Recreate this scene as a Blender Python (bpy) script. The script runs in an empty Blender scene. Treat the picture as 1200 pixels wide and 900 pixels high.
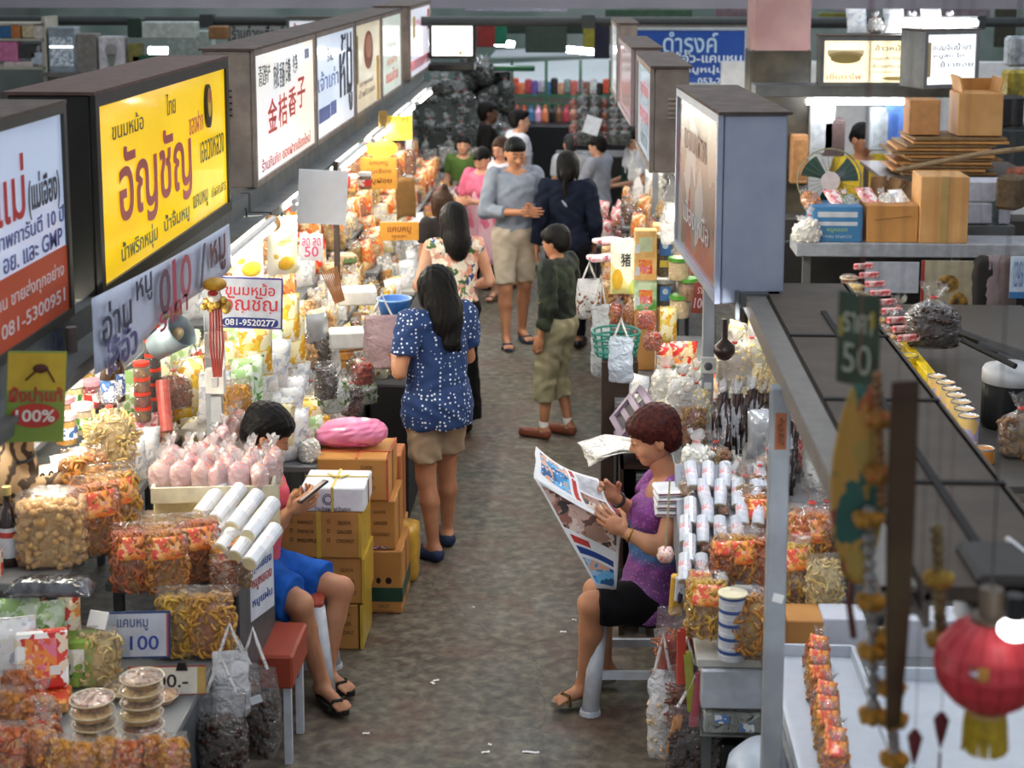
import bpy, math, random
import numpy as np
from mathutils import Vector, Matrix, Euler
PI = math.pi
C = bpy.context.scene.collection
sc = bpy.context.scene
# ---------------------------------------------------------------- camera, world, lights, exposure
H = 3.2
FPX = 1900.0 # focal length in pixels of the 1200 px wide frame
PITCH = math.atan(300 / FPX)
YAW = math.atan(90 * math.cos(PITCH) / FPX)
cam = bpy.data.objects.new('camera', bpy.data.cameras.new('camera')); C.objects.link(cam)
cam.location = (0, 0, H)
cam.rotation_euler = (PI / 2 - PITCH, 0, YAW)
cam.data.sensor_width = 36; cam.data.lens = FPX / 1200 * 36
cam.data.shift_y = -200 / 1200
cam.data.clip_end = 200
cam.data.dof.use_dof = True; cam.data.dof.focus_distance = 7.3; cam.data.dof.aperture_fstop = 3.2
sc.camera = cam
w = bpy.data.worlds.new('market_air'); sc.world = w; w.use_nodes = True
w.node_tree.nodes['Background'].inputs[0].default_value = (0.84, 0.90, 1.0, 1)
w.node_tree.nodes['Background'].inputs[1].default_value = 0.46
def area(name, loc, sx, sy, power, col, rot=(0, 0, 0)):
 l = bpy.data.lights.new(name, 'AREA'); l.shape = 'RECTANGLE'; l.size = sx; l.size_y = sy
 l.energy = power; l.color = col
 o = bpy.data.objects.new(name, l); C.objects.link(o); o.location = loc; o.rotation_euler = rot
 return o
area('overhead_fill', (-0.5, 8.5, 6.6), 2.2, 9.0, 130, (0.9, 0.95, 1.0))  # these three area lights are added soft overhead fill, not roof openings
area('overhead_fill', (-0.5, 20, 6.6), 8.0, 7.0, 260, (0.9, 0.97, 1.0))
area('overhead_fill', (5.5, 11, 6.4), 3.0, 6.0, 90, (0.92, 0.95, 1.0))
TUBE_POWER = 95.0
sc.view_settings.view_transform = 'Standard'
sc.view_settings.look = 'None'
sc.view_settings.exposure = 0.15
sc.view_settings.gamma = 1.0
sc.view_settings.use_curve_mapping = False
# ---------------------------------------------------------------- helpers
random.seed(7)
F_ = Vector((-math.sin(YAW) * math.cos(PITCH), math.cos(YAW) * math.cos(PITCH), -math.sin(PITCH)))
R_ = Vector((math.cos(YAW), math.sin(YAW), 0)); U_ = R_.cross(F_)
def ray(px, py): return F_ * FPX + R_ * (px - 600) + U_ * (250 - py)
def PY(px, py, Y): # point of the place at distance Y down the aisle
 d = ray(px, py); return Vector((0, 0, H)) + d * (Y / d.y)
def PZ(px, py, z):
 d = ray(px, py); return Vector((0, 0, H)) + d * ((z - H) / d.z)
def PX(px, py, X):
 d = ray(px, py); return Vector((0, 0, H)) + d * (X / d.x)
def ppm(p): # pixels per metre at a point
 return FPX / (Vector(p) - Vector((0, 0, H))).dot(F_)
def lin(c):
 if isinstance(c, str):
  c = [int(c[i:i + 2], 16) / 255 for i in (0, 2, 4)]
 return tuple(((x / 12.92) if x <= .04045 else ((x + .055) / 1.055) ** 2.4) for x in c[:3]) + (1,)
MC = {}
def nd(nt, t, **k):
 n = nt.nodes.new(t)
 for a, b in k.items(): setattr(n, a, b)
 return n
def mat(col, rough=.55, metal=0.0, var=.12, scale=18.0, bump=.0, coat=0.0, col2=None, spec=.5, emit=0, jit=0.0, trans=0.0, key=''):
 """plain procedural surface: colour with noise mottling towards col2, fine bump, optional per-object jitter"""
 k = (col, rough, metal, var, scale, bump, coat, col2, spec, emit, jit, trans, key)
 if k in MC: return MC[k]
 m = bpy.data.materials.new('surface_' + (col if isinstance(col, str) else 'mix')); m.use_nodes = True
 nt = m.node_tree; b = nt.nodes['Principled BSDF']
 c = lin(col); c2 = lin(col2) if col2 else tuple(x * (1 - min(.9, var * 2.2)) for x in c[:3]) + (1,)
 tc = nd(nt, 'ShaderNodeTexCoord'); no = nd(nt, 'ShaderNodeTexNoise')
 no.inputs['Scale'].default_value = scale; no.inputs['Detail'].default_value = 3.0
 nt.links.new(tc.outputs['Object'], no.inputs['Vector'])
 rp = nd(nt, 'ShaderNodeValToRGB'); rp.color_ramp.elements[0].position = .38 if col2 else .3
 rp.color_ramp.elements[1].position = .62 if col2 else .8
 rp.color_ramp.elements[0].color = c2; rp.color_ramp.elements[1].color = c
 nt.links.new(no.outputs['Fac'], rp.inputs['Fac'])
 out = rp.outputs['Color']
 if jit:
  oi = nd(nt, 'ShaderNodeObjectInfo'); hs = nd(nt, 'ShaderNodeHueSaturation')
  mr = nd(nt, 'ShaderNodeMapRange'); mr.inputs[3].default_value = .5 - jit * .25; mr.inputs[4].default_value = .5 + jit * .25
  mv = nd(nt, 'ShaderNodeMapRange'); mv.inputs[3].default_value = 1 - jit; mv.inputs[4].default_value = 1 + jit * .6
  nt.links.new(oi.outputs['Random'], mr.inputs[0]); nt.links.new(oi.outputs['Random'], mv.inputs[0])
  nt.links.new(mr.outputs[0], hs.inputs['Hue']); nt.links.new(mv.outputs[0], hs.inputs['Value'])
  nt.links.new(out, hs.inputs['Color']); out = hs.outputs['Color']
 nt.links.new(out, b.inputs['Base Color'])
 b.inputs['Roughness'].default_value = rough; b.inputs['Metallic'].default_value = metal
 b.inputs['Specular IOR Level'].default_value = spec
 if coat: b.inputs['Coat Weight'].default_value = coat; b.inputs['Coat Roughness'].default_value = .12
 if emit:
  nt.links.new(out, b.inputs['Emission Color']); b.inputs['Emission Strength'].default_value = emit
 if trans: b.inputs['Transmission Weight'].default_value = trans
 if bump:
  bp = nd(nt, 'ShaderNodeBump'); bp.inputs['Strength'].default_value = min(1, bump); bp.inputs['Distance'].default_value = .01
  n2 = nd(nt, 'ShaderNodeTexNoise'); n2.inputs['Scale'].default_value = scale * 2.5
  nt.links.new(tc.outputs['Object'], n2.inputs['Vector'])
  nt.links.new(n2.outputs['Fac'], bp.inputs['Height']); nt.links.new(bp.outputs[0], b.inputs['Normal'])
 MC[k] = m; return m
def film(col='ffffff', a=.22, g=.22, key=''):
 """clear or milky plastic film: mostly see-through, a little white scatter, creased gloss"""
 k = ('film', col, a, g, key)
 if k in MC: return MC[k]
 m = bpy.data.materials.new('clear_film'); m.use_nodes = True; nt = m.node_tree
 for n in list(nt.nodes): nt.nodes.remove(n)
 o = nd(nt, 'ShaderNodeOutputMaterial'); t = nd(nt, 'ShaderNodeBsdfTransparent'); d = nd(nt, 'ShaderNodeBsdfDiffuse')
 gl = nd(nt, 'ShaderNodeBsdfGlossy'); gl.inputs['Roughness'].default_value = .16
 d.inputs[0].default_value = lin(col); t.inputs[0].default_value = tuple(.5 + .5 * x for x in lin(col)[:3]) + (1,)
 tc = nd(nt, 'ShaderNodeTexCoord'); no = nd(nt, 'ShaderNodeTexNoise'); no.inputs['Scale'].default_value = 22
 no.inputs['Detail'].default_value = 2.5; no.inputs['Distortion'].default_value = 1.2
 nt.links.new(tc.outputs['Object'], no.inputs['Vector'])
 bp = nd(nt, 'ShaderNodeBump'); bp.inputs['Strength'].default_value = .9; bp.inputs['Distance'].default_value = .03
 nt.links.new(no.outputs['Fac'], bp.inputs['Height'])
 for s in (d, gl): nt.links.new(bp.outputs[0], s.inputs['Normal'])
 m1 = nd(nt, 'ShaderNodeMixShader'); m1.inputs[0].default_value = a
 nt.links.new(t.outputs[0], m1.inputs[1]); nt.links.new(d.outputs[0], m1.inputs[2])
 lw = nd(nt, 'ShaderNodeLayerWeight'); lw.inputs[0].default_value = .25
 nt.links.new(bp.outputs[0], lw.inputs['Normal'])
 mm = nd(nt, 'ShaderNodeMapRange'); mm.inputs[3].default_value = g * .13; mm.inputs[4].default_value = min(1, g * 2.2)
 nt.links.new(lw.outputs['Facing'], mm.inputs[0])
 m2 = nd(nt, 'ShaderNodeMixShader'); nt.links.new(mm.outputs[0], m2.inputs[0])
 nt.links.new(m1.outputs[0], m2.inputs[1]); nt.links.new(gl.outputs[0], m2.inputs[2])
 nt.links.new(m2.outputs[0], o.inputs[0])
 MC[k] = m; return m
def printed(cols, scale=9.0, rough=.3, seed=0.0, stretch=(1, 1, 1), coat=.4, jit=.0, emit=0.0):
 """printed packaging: irregular patches of several inks"""
 k = ('print', tuple(cols), scale, rough, seed, stretch, coat, jit, emit)
 if k in MC: return MC[k]
 m = bpy.data.materials.new('printed_wrap'); m.use_nodes = True; nt = m.node_tree; b = nt.nodes['Principled BSDF']
 tc = nd(nt, 'ShaderNodeTexCoord'); mp = nd(nt, 'ShaderNodeMapping'); mp.inputs['Location'].default_value = (seed, seed * 1.7, seed * .6)
 mp.inputs['Scale'].default_value = stretch
 vo = nd(nt, 'ShaderNodeTexVoronoi'); vo.inputs['Scale'].default_value = scale
 no = nd(nt, 'ShaderNodeTexNoise'); no.inputs['Scale'].default_value = scale * .8
 mx = nd(nt, 'ShaderNodeMix', data_type='VECTOR'); mx.inputs[0].default_value = .12
 nt.links.new(tc.outputs['Object'], mp.inputs[0]); nt.links.new(mp.outputs[0], no.inputs['Vector'])
 nt.links.new(mp.outputs[0], mx.inputs[4]); nt.links.new(no.outputs['Color'], mx.inputs[5])
 nt.links.new(mx.outputs[1], vo.inputs['Vector'])
 sp = nd(nt, 'ShaderNodeSeparateColor'); nt.links.new(vo.outputs['Color'], sp.inputs[0])
 rp = nd(nt, 'ShaderNodeValToRGB'); rp.color_ramp.interpolation = 'CONSTANT'
 e = rp.color_ramp.elements
 while len(e) < len(cols): e.new(.5)
 for i, c in enumerate(cols): e[i].position = i / len(cols); e[i].color = lin(c)
 nt.links.new(sp.outputs[0], rp.inputs[0]); out = rp.outputs[0]
 if jit:
  oi = nd(nt, 'ShaderNodeObjectInfo'); hs = nd(nt, 'ShaderNodeHueSaturation')
  mv = nd(nt, 'ShaderNodeMapRange'); mv.inputs[3].default_value = 1 - jit; mv.inputs[4].default_value = 1.05
  nt.links.new(oi.outputs['Random'], mv.inputs[0]); nt.links.new(mv.outputs[0], hs.inputs['Value'])
  nt.links.new(out, hs.inputs['Color']); out = hs.outputs['Color']
 nt.links.new(out, b.inputs['Base Color']); b.inputs['Roughness'].default_value = rough
 b.inputs['Coat Weight'].default_value = coat; b.inputs['Coat Roughness'].default_value = .15
 if emit: nt.links.new(out, b.inputs['Emission Color']); b.inputs['Emission Strength'].default_value = emit
 MC[k] = m; return m
def glow(col, s):
 k = ('glow', col, s)
 if k in MC: return MC[k]
 m = bpy.data.materials.new('lit_surface'); m.use_nodes = True; b = m.node_tree.nodes['Principled BSDF']
 b.inputs['Base Color'].default_value = lin(col); b.inputs['Emission Color'].default_value = lin(col)
 b.inputs['Emission Strength'].default_value = s; b.inputs['Roughness'].default_value = .3
 MC[k] = m; return m
# ---- mesh builder
class MB:
 def __init__(s): s.v = []; s.f = []
 def add(s, vs, fs):
  n = len(s.v); s.v += [tuple(x) for x in vs]; s.f += [tuple(i + n for i in f) for f in fs]; return s
 def box(s, c, d, rot=None):
  x, y, z = d[0] / 2, d[1] / 2, d[2] / 2
  vs = [Vector(p) for p in ((-x, -y, -z), (x, -y, -z), (x, y, -z), (-x, y, -z), (-x, -y, z), (x, -y, z), (x, y, z), (-x, y, z))]
  if rot is not None:
   M = Euler(rot).to_matrix(); vs = [M @ p for p in vs]
  return s.add([Vector(c) + p for p in vs], [(0, 3, 2, 1), (4, 5, 6, 7), (0, 1, 5, 4), (1, 2, 6, 5), (2, 3, 7, 6), (3, 0, 4, 7)])
 def bbox(s, c, d, b=.004, rot=None): # box with chamfered edges
  hx, hy, hz = d[0] / 2, d[1] / 2, d[2] / 2; b = min(b, hx * .9, hy * .9, hz * .9); vs = []
  for sx in (-1, 1):
   for sy in (-1, 1):
    for sz in (-1, 1):
     vs += [(sx * (hx - b), sy * (hy - b), sz * hz), (sx * (hx - b), sy * hy, sz * (hz - b)), (sx * hx, sy * (hy - b), sz * (hz - b))]
  bm = bmesh_hull(vs); M = Euler(rot).to_matrix() if rot is not None else None
  return s.add([Vector(c) + (M @ Vector(p) if M else Vector(p)) for p in bm[0]], bm[1])
 def tube(s, p, q, r0, r1=None, n=10, cap=True):
  p = Vector(p); q = Vector(q); r1 = r0 if r1 is None else r1; d = (q - p)
  if d.length < 1e-6: return s
  d.normalize(); a = d.orthogonal().normalized(); b = d.cross(a); vs = []
  for c, r in ((p, r0), (q, r1)):
   for i in range(n):
    t = 2 * PI * i / n; vs.append(c + (a * math.cos(t) + b * math.sin(t)) * r)
  fs = [(i, (i + 1) % n, n + (i + 1) % n, n + i) for i in range(n)]
  if cap: fs += [tuple(range(n))[::-1], tuple(range(n, 2 * n))]
  return s.add(vs, fs)
 def path(s, pts, r, n=8):
  pts = [Vector(p) for p in pts]; vs = []; m = len(pts); up = None
  for i, p in enumerate(pts):
   d = (pts[min(i + 1, m - 1)] - pts[max(i - 1, 0)]).normalized()
   a = d.orthogonal().normalized() if up is None else (up - d * up.dot(d)).normalized()
   up = a; b = d.cross(a); rr = r[i] if isinstance(r, (list, tuple)) else r
   for k in range(n): t = 2 * PI * k / n; vs.append(p + (a * math.cos(t) + b * math.sin(t)) * rr)
  fs = [(i * n + k, i * n + (k + 1) % n, (i + 1) * n + (k + 1) % n, (i + 1) * n + k) for i in range(m - 1) for k in range(n)]
  fs += [tuple(range(n))[::-1], tuple(range((m - 1) * n, m * n))]
  return s.add(vs, fs)
 def lathe(s, prof, n=16, c=(0, 0, 0)):
  vs = []; m = len(prof)
  for r, z in prof:
   for i in range(n): t = 2 * PI * i / n; vs.append((c[0] + r * math.cos(t), c[1] + r * math.sin(t), c[2] + z))
  fs = [(j * n + i, j * n + (i + 1) % n, (j + 1) * n + (i + 1) % n, (j + 1) * n + i) for j in range(m - 1) for i in range(n)]
  fs += [tuple(range(n))[::-1], tuple(range((m - 1) * n, m * n))]
  return s.add(vs, fs)
 def ball(s, c, r, n=10, m=6, rot=None, amp=0, rnd=random):
  if not isinstance(r, (tuple, list)): r = (r, r, r)
  M = Euler(rot).to_matrix() if rot is not None else Matrix.Identity(3); vs = []; fs = []
  for j in range(1, m):
   ph = PI * j / m
   for i in range(n):
    t = 2 * PI * i / n; k = 1 + (rnd.uniform(-amp, amp) if amp else 0)
    vs.append(Vector(c) + M @ Vector((r[0] * math.sin(ph) * math.cos(t) * k, r[1] * math.sin(ph) * math.sin(t) * k, r[2] * math.cos(ph) * k)))
  top = len(vs); vs.append(Vector(c) + M @ Vector((0, 0, r[2]))); vs.append(Vector(c) - M @ Vector((0, 0, r[2])))
  for j in range(m - 2):
   for i in range(n): fs.append((j * n + i, (j + 1) * n + i, (j + 1) * n + (i + 1) % n, j * n + (i + 1) % n))
  for i in range(n):
   fs.append((top, i, (i + 1) % n)); fs.append((top + 1, (m - 2) * n + (i + 1) % n, (m - 2) * n + i))
  return s.add(vs, fs)
 def torus(s, c, R, r, rot=None, n=10, m=5, arc=2 * PI):
  M = Euler(rot).to_matrix() if rot is not None else Matrix.Identity(3); vs = []; full = arc > 6.28
  nn = n if full else n + 1
  for i in range(nn):
   t = arc * i / n
   for j in range(m):
    p = 2 * PI * j / m
    vs.append(Vector(c) + M @ Vector(((R + r * math.cos(p)) * math.cos(t), (R + r * math.cos(p)) * math.sin(t), r * math.sin(p))))
  fs = [(i * m + j, ((i + 1) % nn) * m + j, ((i + 1) % nn) * m + (j + 1) % m, i * m + (j + 1) % m) for i in range(n) for j in range(m)]
  return s.add(vs, fs)
 def sheet(s, fn, nu, nv, th=0.0):
  g = [[Vector(fn(i / nu, j / nv)) for i in range(nu + 1)] for j in range(nv + 1)]
  vs = [p for r in g for p in r]; W = nu + 1
  fs = [(j * W + i, j * W + i + 1, (j + 1) * W + i + 1, (j + 1) * W + i) for j in range(nv) for i in range(nu)]
  if th:
   n0 = len(vs); nr = []
   for j in range(nv + 1):
    for i in range(nu + 1):
     a = g[j][min(i + 1, nu)] - g[j][max(i - 1, 0)]; b = g[min(j + 1, nv)][i] - g[max(j - 1, 0)][i]
     nr.append(a.cross(b).normalized())
   vs2 = [p - n * th for p, n in zip(vs, nr)]
   fs2 = [tuple(n0 + k for k in f[::-1]) for f in fs]
   bd = [i for i in range(W)] + [j * W + nu for j in range(1, nv + 1)] + [nv * W + i for i in range(nu - 1, -1, -1)] + [j * W for j in range(nv - 1, 0, -1)]
   fs2 += [(bd[k], n0 + bd[k], n0 + bd[(k + 1) % len(bd)], bd[(k + 1) % len(bd)]) for k in range(len(bd))]
   return s.add(vs + vs2, fs + fs2)
  return s.add(vs, fs)
 def prism(s, poly, y0, y1): # polygon in xz, extruded along y
  n = len(poly); vs = [(p[0], y0, p[1]) for p in poly] + [(p[0], y1, p[1]) for p in poly]
  fs = [tuple(range(n)), tuple(range(n, 2 * n))[::-1]] + [(i, n + i, n + (i + 1) % n, (i + 1) % n) for i in range(n)]
  return s.add(vs, fs)
 def mesh(s, name, m, smooth=False):
  me = bpy.data.meshes.new(name); me.from_pydata([tuple(v) for v in s.v], [], s.f)
  ms = m if isinstance(m, (list, tuple)) else [m]
  for x in ms: me.materials.append(x)
  if smooth: me.shade_smooth()
  me.update(); return me
 def build(s, name, m, parent=None, loc=(0, 0, 0), rot=(0, 0, 0), smooth=False):
  o = bpy.data.objects.new(name, s.mesh(name, m, smooth)); C.objects.link(o)
  o.location = loc; o.rotation_euler = rot; o.parent = parent; return o
import bmesh
def bmesh_hull(vs):
 bm = bmesh.new()
 for v in vs: bm.verts.new(v)
 bmesh.ops.convex_hull(bm, input=bm.verts)
 bm.verts.index_update()
 r = ([v.co.copy() for v in bm.verts], [tuple(v.index for v in f.verts) for f in bm.faces]); bm.free(); return r
def tag(o, label=None, cat=None, group=None, kind=None):
 if label: o['label'] = label
 if cat: o['category'] = cat
 if group: o['group'] = group
 if kind: o['kind'] = kind
 return o
def empty(name, loc=(0, 0, 0), rz=0.0):
 o = bpy.data.objects.new(name, None); C.objects.link(o); o.location = loc; o.rotation_euler = (0, 0, rz); o.empty_display_size = .05
 return o
def kids(o): return [c for c in bpy.data.objects if c.parent == o]
KID = {}
def copy_tree(o, parent=None):
 if o.name not in KID: KID[o.name] = list(o.children)
 c = o.copy(); C.objects.link(c); c.parent = parent
 for ch in KID[o.name]: copy_tree(ch, c)
 return c
def put(o, loc, rot=(0, 0, 0), s=1.0):
 o.location = loc; o.rotation_euler = (0, 0, rot) if isinstance(rot, (int, float)) else rot
 o.scale = (s, s, s) if not isinstance(s, (tuple, list)) else s
 return o
# lettering: text laid flat in the xz plane facing -y, fitted into w x h, centred
TC = {}
def text(s, w, h, m, parent, loc=(0, 0, 0), rot=(0, 0, 0), th=.0012, name='lettering', bold=0.0):
 k = (s, th, bold)
 if k not in TC:
  cu = bpy.data.curves.new('t', 'FONT'); cu.body = s; cu.align_x = 'CENTER'; cu.align_y = 'CENTER'; cu.extrude = .01; cu.offset = bold
  cu.resolution_u = 3
  ob = bpy.data.objects.new('t', cu); C.objects.link(ob); dg = bpy.context.evaluated_depsgraph_get(); dg.update()
  me = bpy.data.meshes.new_from_object(ob.evaluated_get(dg)); bpy.data.objects.remove(ob)
  a = np.zeros(len(me.vertices) * 3); me.vertices.foreach_get('co', a); a = a.reshape(-1, 3)
  TC[k] = (a, [tuple(p.vertices) for p in me.polygons])
 a, fs = TC[k]
 if len(a) == 0: return None
 mn = a.min(0); mx = a.max(0); c = (mn + mx) / 2; e = np.maximum(mx - mn, 1e-5)
 b = (a - c) / e
 vs = np.stack([b[:, 0] * w, -b[:, 2] * th - th / 2, b[:, 1] * h], 1)
 me = bpy.data.meshes.new(name); me.from_pydata(vs.tolist(), [], fs); me.materials.append(m)
 o = bpy.data.objects.new(name, me); C.objects.link(o); o.parent = parent; o.location = loc; o.rotation_euler = rot
 return o
ORD = 'first second third fourth fifth sixth seventh eighth ninth tenth eleventh twelfth thirteenth fourteenth fifteenth sixteenth seventeenth eighteenth nineteenth twentieth'.split()
def od(i): return ORD[i] if i < 20 else 'distant'
# ================================================================ setting
def struct(o, name=None): o['kind'] = 'structure'; return o
def floor_mat():
 m = bpy.data.materials.new('worn_concrete'); m.use_nodes = True; nt = m.node_tree; b = nt.nodes['Principled BSDF']
 tc = nd(nt, 'ShaderNodeTexCoord')
 def noise(s, d=5, dist=0.0):
  n = nd(nt, 'ShaderNodeTexNoise'); n.inputs['Scale'].default_value = s; n.inputs['Detail'].default_value = d; n.inputs['Distortion'].default_value = dist
  nt.links.new(tc.outputs['Object'], n.inputs['Vector']); return n
 def ramp(src, stops):
  r = nd(nt, 'ShaderNodeValToRGB'); e = r.color_ramp.elements
  while len(e) < len(stops): e.new(.5)
  for i, (p, c) in enumerate(stops): e[i].position = p; e[i].color = lin(c)
  nt.links.new(src, r.inputs[0]); return r.outputs[0]
 base = ramp(noise(1.3, 6, .5).outputs['Fac'], [(.3, '42453b'), (.45, '5e594d'), (.58, '5e4c41'), (.72, '6e6859')])
 fine = ramp(noise(16, 7, .3).outputs['Fac'], [(.34, '2c2c26'), (.5, '5f5c50'), (.66, '8c8876')])
 red = ramp(noise(2.4, 4, 1.0).outputs['Fac'], [(.52, '000000'), (.68, 'ffffff')])
 mx = nd(nt, 'ShaderNodeMix', data_type='RGBA', blend_type='MIX'); mx.inputs[0].default_value = .5
 nt.links.new(base, mx.inputs[6]); nt.links.new(fine, mx.inputs[7])
 m2 = nd(nt, 'ShaderNodeMix', data_type='RGBA', blend_type='MIX'); m2.inputs[7].default_value = lin('5e3b2f')
 mm = nd(nt, 'ShaderNodeMath', operation='MULTIPLY'); mm.inputs[1].default_value = .5
 sp = nd(nt, 'ShaderNodeSeparateColor'); nt.links.new(red, sp.inputs[0]); nt.links.new(sp.outputs[0], mm.inputs[0])
 nt.links.new(mm.outputs[0], m2.inputs[0]); nt.links.new(mx.outputs[2], m2.inputs[6])
 # cracks
 vo = nd(nt, 'ShaderNodeTexVoronoi', feature='DISTANCE_TO_EDGE'); vo.inputs['Scale'].default_value = .55
 wn = nd(nt, 'ShaderNodeMix', data_type='VECTOR'); wn.inputs[0].default_value = .25
 nt.links.new(tc.outputs['Object'], wn.inputs[4]); nt.links.new(noise(2.2, 5).outputs['Color'], wn.inputs[5]); nt.links.new(wn.outputs[1], vo.inputs['Vector'])
 cr = ramp(vo.outputs['Distance'], [(0, '2a2620'), (.003, 'ffffff')])
 m3 = nd(nt, 'ShaderNodeMix', data_type='RGBA', blend_type='MULTIPLY'); m3.inputs[0].default_value = .4
 nt.links.new(m2.outputs[2], m3.inputs[6]); nt.links.new(cr, m3.inputs[7])
 nt.links.new(m3.outputs[2], b.inputs['Base Color'])
 rr = nd(nt, 'ShaderNodeMapRange'); rr.inputs[3].default_value = .28; rr.inputs[4].default_value = .75
 nt.links.new(noise(3.1, 4).outputs['Fac'], rr.inputs[0]); nt.links.new(rr.outputs[0], b.inputs['Roughness'])
 bp = nd(nt, 'ShaderNodeBump'); bp.inputs['Strength'].default_value = .35; bp.inputs['Distance'].default_value = .01
 nt.links.new(noise(30, 6).outputs['Fac'], bp.inputs['Height']); nt.links.new(bp.outputs[0], b.inputs['Normal'])
 return m
struct(MB().sheet(lambda u, v: (-14 + 28 * u, -1 + 43 * v, 0), 4, 6, .1).build('floor', floor_mat()))
struct(MB().box((0, 41, 2.0), (28, .15, 4.0)).build('wall_back', mat('8fa79c', var=.25, scale=.6, col2='c3cfc8')))
struct(MB().box((-14, 20, 2.0), (.15, 43, 4.0)).build('wall_left', mat('8f9792', var=.2, scale=.6)))
struct(MB().box((14, 20, 2.0), (.15, 43, 4.0)).build('wall_right', mat('8f9792', var=.2, scale=.6)))
STEEL = mat('aab0b6', rough=.45, metal=.25, var=.14, scale=9, bump=.1)
STEELD = mat('767a7a', rough=.5, metal=.3, var=.2, scale=7, bump=.15)
BROWNTOP = mat('6a5a50', rough=.75, var=.25, scale=12, bump=.2)
TAUPE = mat('93867c', rough=.6, var=.12, scale=10, bump=.12, col2='80736a')
DARK = mat('1d1c1a', rough=.6, var=.2)
BLACK = mat('0a0a0a', rough=.4)
WHITE = mat('f1f1ee', rough=.45, var=.05)
# overhead beams and pipes across the hall
p = PY(600, 4, 21)
struct(MB().box((0, 21, p.z + .06), (27, .25, .24)).build('beam_crossing', mat('a9a3ae', var=.1, scale=2)))
p = PY(600, 25, 17)
b = MB()
b.tube((-13, 17, p.z), (13, 17, p.z), .05)
for x in range(-12, 13, 4): b.box((x, 17, p.z), (.14, .14, .14))
tag(b.build('overhead_pipe', mat('3b403f', rough=.5)), 'long dark pipe running across the hall below the pale beam', 'pipe')
# the square pillar
c = PY(914, 120, 13.2); r = 34 / ppm(c)
struct(MB().bbox((c.x, 13.2 + r, 3.3), (2 * r, 2 * r, 3.0), .02).build('pillar_upper', mat('c9a19a', var=.12, scale=3, col2='b98f8a')))
pz = PY(914, 58, 13.2).z
struct(MB().bbox((c.x, 13.2 + r, pz / 2), (2 * r + .02, 2 * r + .02, pz), .02).build('pillar_lower', mat('2e2a22', var=.3, scale=4, col2='564f3e', bump=.4)))
# ================================================================ illuminated sign boxes
def col(c): return mat(c, rough=.5, var=.02)
def panel_mat(c, e, c2=None, s=2.0):
 k = ('panel', c, e, c2)
 if k in MC: return MC[k]
 m = bpy.data.materials.new('backlit_acrylic'); m.use_nodes = True; nt = m.node_tree; b = nt.nodes['Principled BSDF']
 tc = nd(nt, 'ShaderNodeTexCoord'); no = nd(nt, 'ShaderNodeTexNoise'); no.inputs['Scale'].default_value = s; no.inputs['Detail'].default_value = 2
 nt.links.new(tc.outputs['Object'], no.inputs[0]); rp = nd(nt, 'ShaderNodeValToRGB')
 rp.color_ramp.elements[0].position = .35; rp.color_ramp.elements[1].position = .65
 rp.color_ramp.elements[0].color = lin(c); rp.color_ramp.elements[1].color = lin(c2 or c)
 nt.links.new(no.outputs['Fac'], rp.inputs[0]); nt.links.new(rp.outputs[0], b.inputs['Base Color'])
 nt.links.new(rp.outputs[0], b.inputs['Emission Color']); b.inputs['Emission Strength'].default_value = e
 b.inputs['Roughness'].default_value = .12; b.inputs['Coat Weight'].default_value = .3; b.inputs['Coat Roughness'].default_value = .05
 MC[k] = m; return m
def signbox(label, a, bpt, depth, z0, z1, face, body, side=-1, frame=.03, items=(), cat='sign', group=None, vents=True, name='sign_box', top=None):
 """a, bpt: xy of the near and far ends of the lit face; side -1: face looks to +X (left row), +1: face looks to -X"""
 a = Vector((a[0], a[1], 0)); bpt = Vector((bpt[0], bpt[1], 0)); L = (bpt - a).length; d = (bpt - a).normalized()
 ang = math.atan2(d.y, d.x)
 if side == 1: a, bpt = bpt, a; ang += PI
 o = empty(name, (a.x, a.y, z0)); o.rotation_euler = (0, 0, ang) # local x along the face, local -y towards the reader
 tag(o, label, cat, group); h = z1 - z0
 MB().bbox((L / 2, depth / 2 + .004, h / 2), (L, depth - .008, h), .006).build('box', body, o)
 MB().box((L / 2, depth / 2, h + .006), (L + .02, depth + .03, .012)).build('lid', top or BROWNTOP, o)
 MB().box((L / 2, .001, h / 2), (L - 2 * frame, .01, h - 2 * frame)).build('lit_panel', face, o)
 f = MB()
 for z in (frame / 2, h - frame / 2): f.box((L / 2, -.006, z), (L, .02, frame))
 for x in (frame / 2, L - frame / 2): f.box((x, -.006, h / 2), (frame, .02, h - 2 * frame))
 f.build('frame', body, o)
 if vents:
  v = MB(); xe = -.003 if side == -1 else L + .003
  for k in range(5): v.box((xe, depth * .62, h * .62 + (k - 2) * h * .045), (.012, depth * .42, .008), (0, 0, 0))
  v.build('vent', DARK if side == -1 else mat('b5a89c', rough=.5), o)
 for iq, it in enumerate(items):
  if it[0] == 'rect':
   _, u, v_, ww, hh, c = it
   MB().box((u * L, -.006, v_ * h), (ww * L, .003, hh * h)).build('colour_band', col(c), o)
  elif it[0] == 'oval':
   _, u, v_, ww, hh, c = it; n = 20
   vs = [(u * L + ww * L / 2 * math.cos(2 * PI * k / n), v_ * h + hh * h / 2 * math.sin(2 * PI * k / n)) for k in range(n)]
   MB().prism(vs, -.0095 - .0012 * iq, -.006).build('emblem', col(c), o)
  else:
   s, u, v_, ww, hh, c = it[:6]
   text(s, ww * L, hh * h, col(c), o, (u * L, -.0075, v_ * h), bold=it[6] if len(it) > 6 else 0)
 return o
XS = -1.75
def yat(px, py, X=XS): return PX(px, py, X).y
ZB, ZT = 2.0, 2.72
yS = [2.9, yat(82, 355), yat(118, 330), yat(268, 237), yat(300, 214), yat(369, 178), yat(415, 150), yat(446, 128), yat(470, 114), yat(480, 108), yat(503, 100)]
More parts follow.
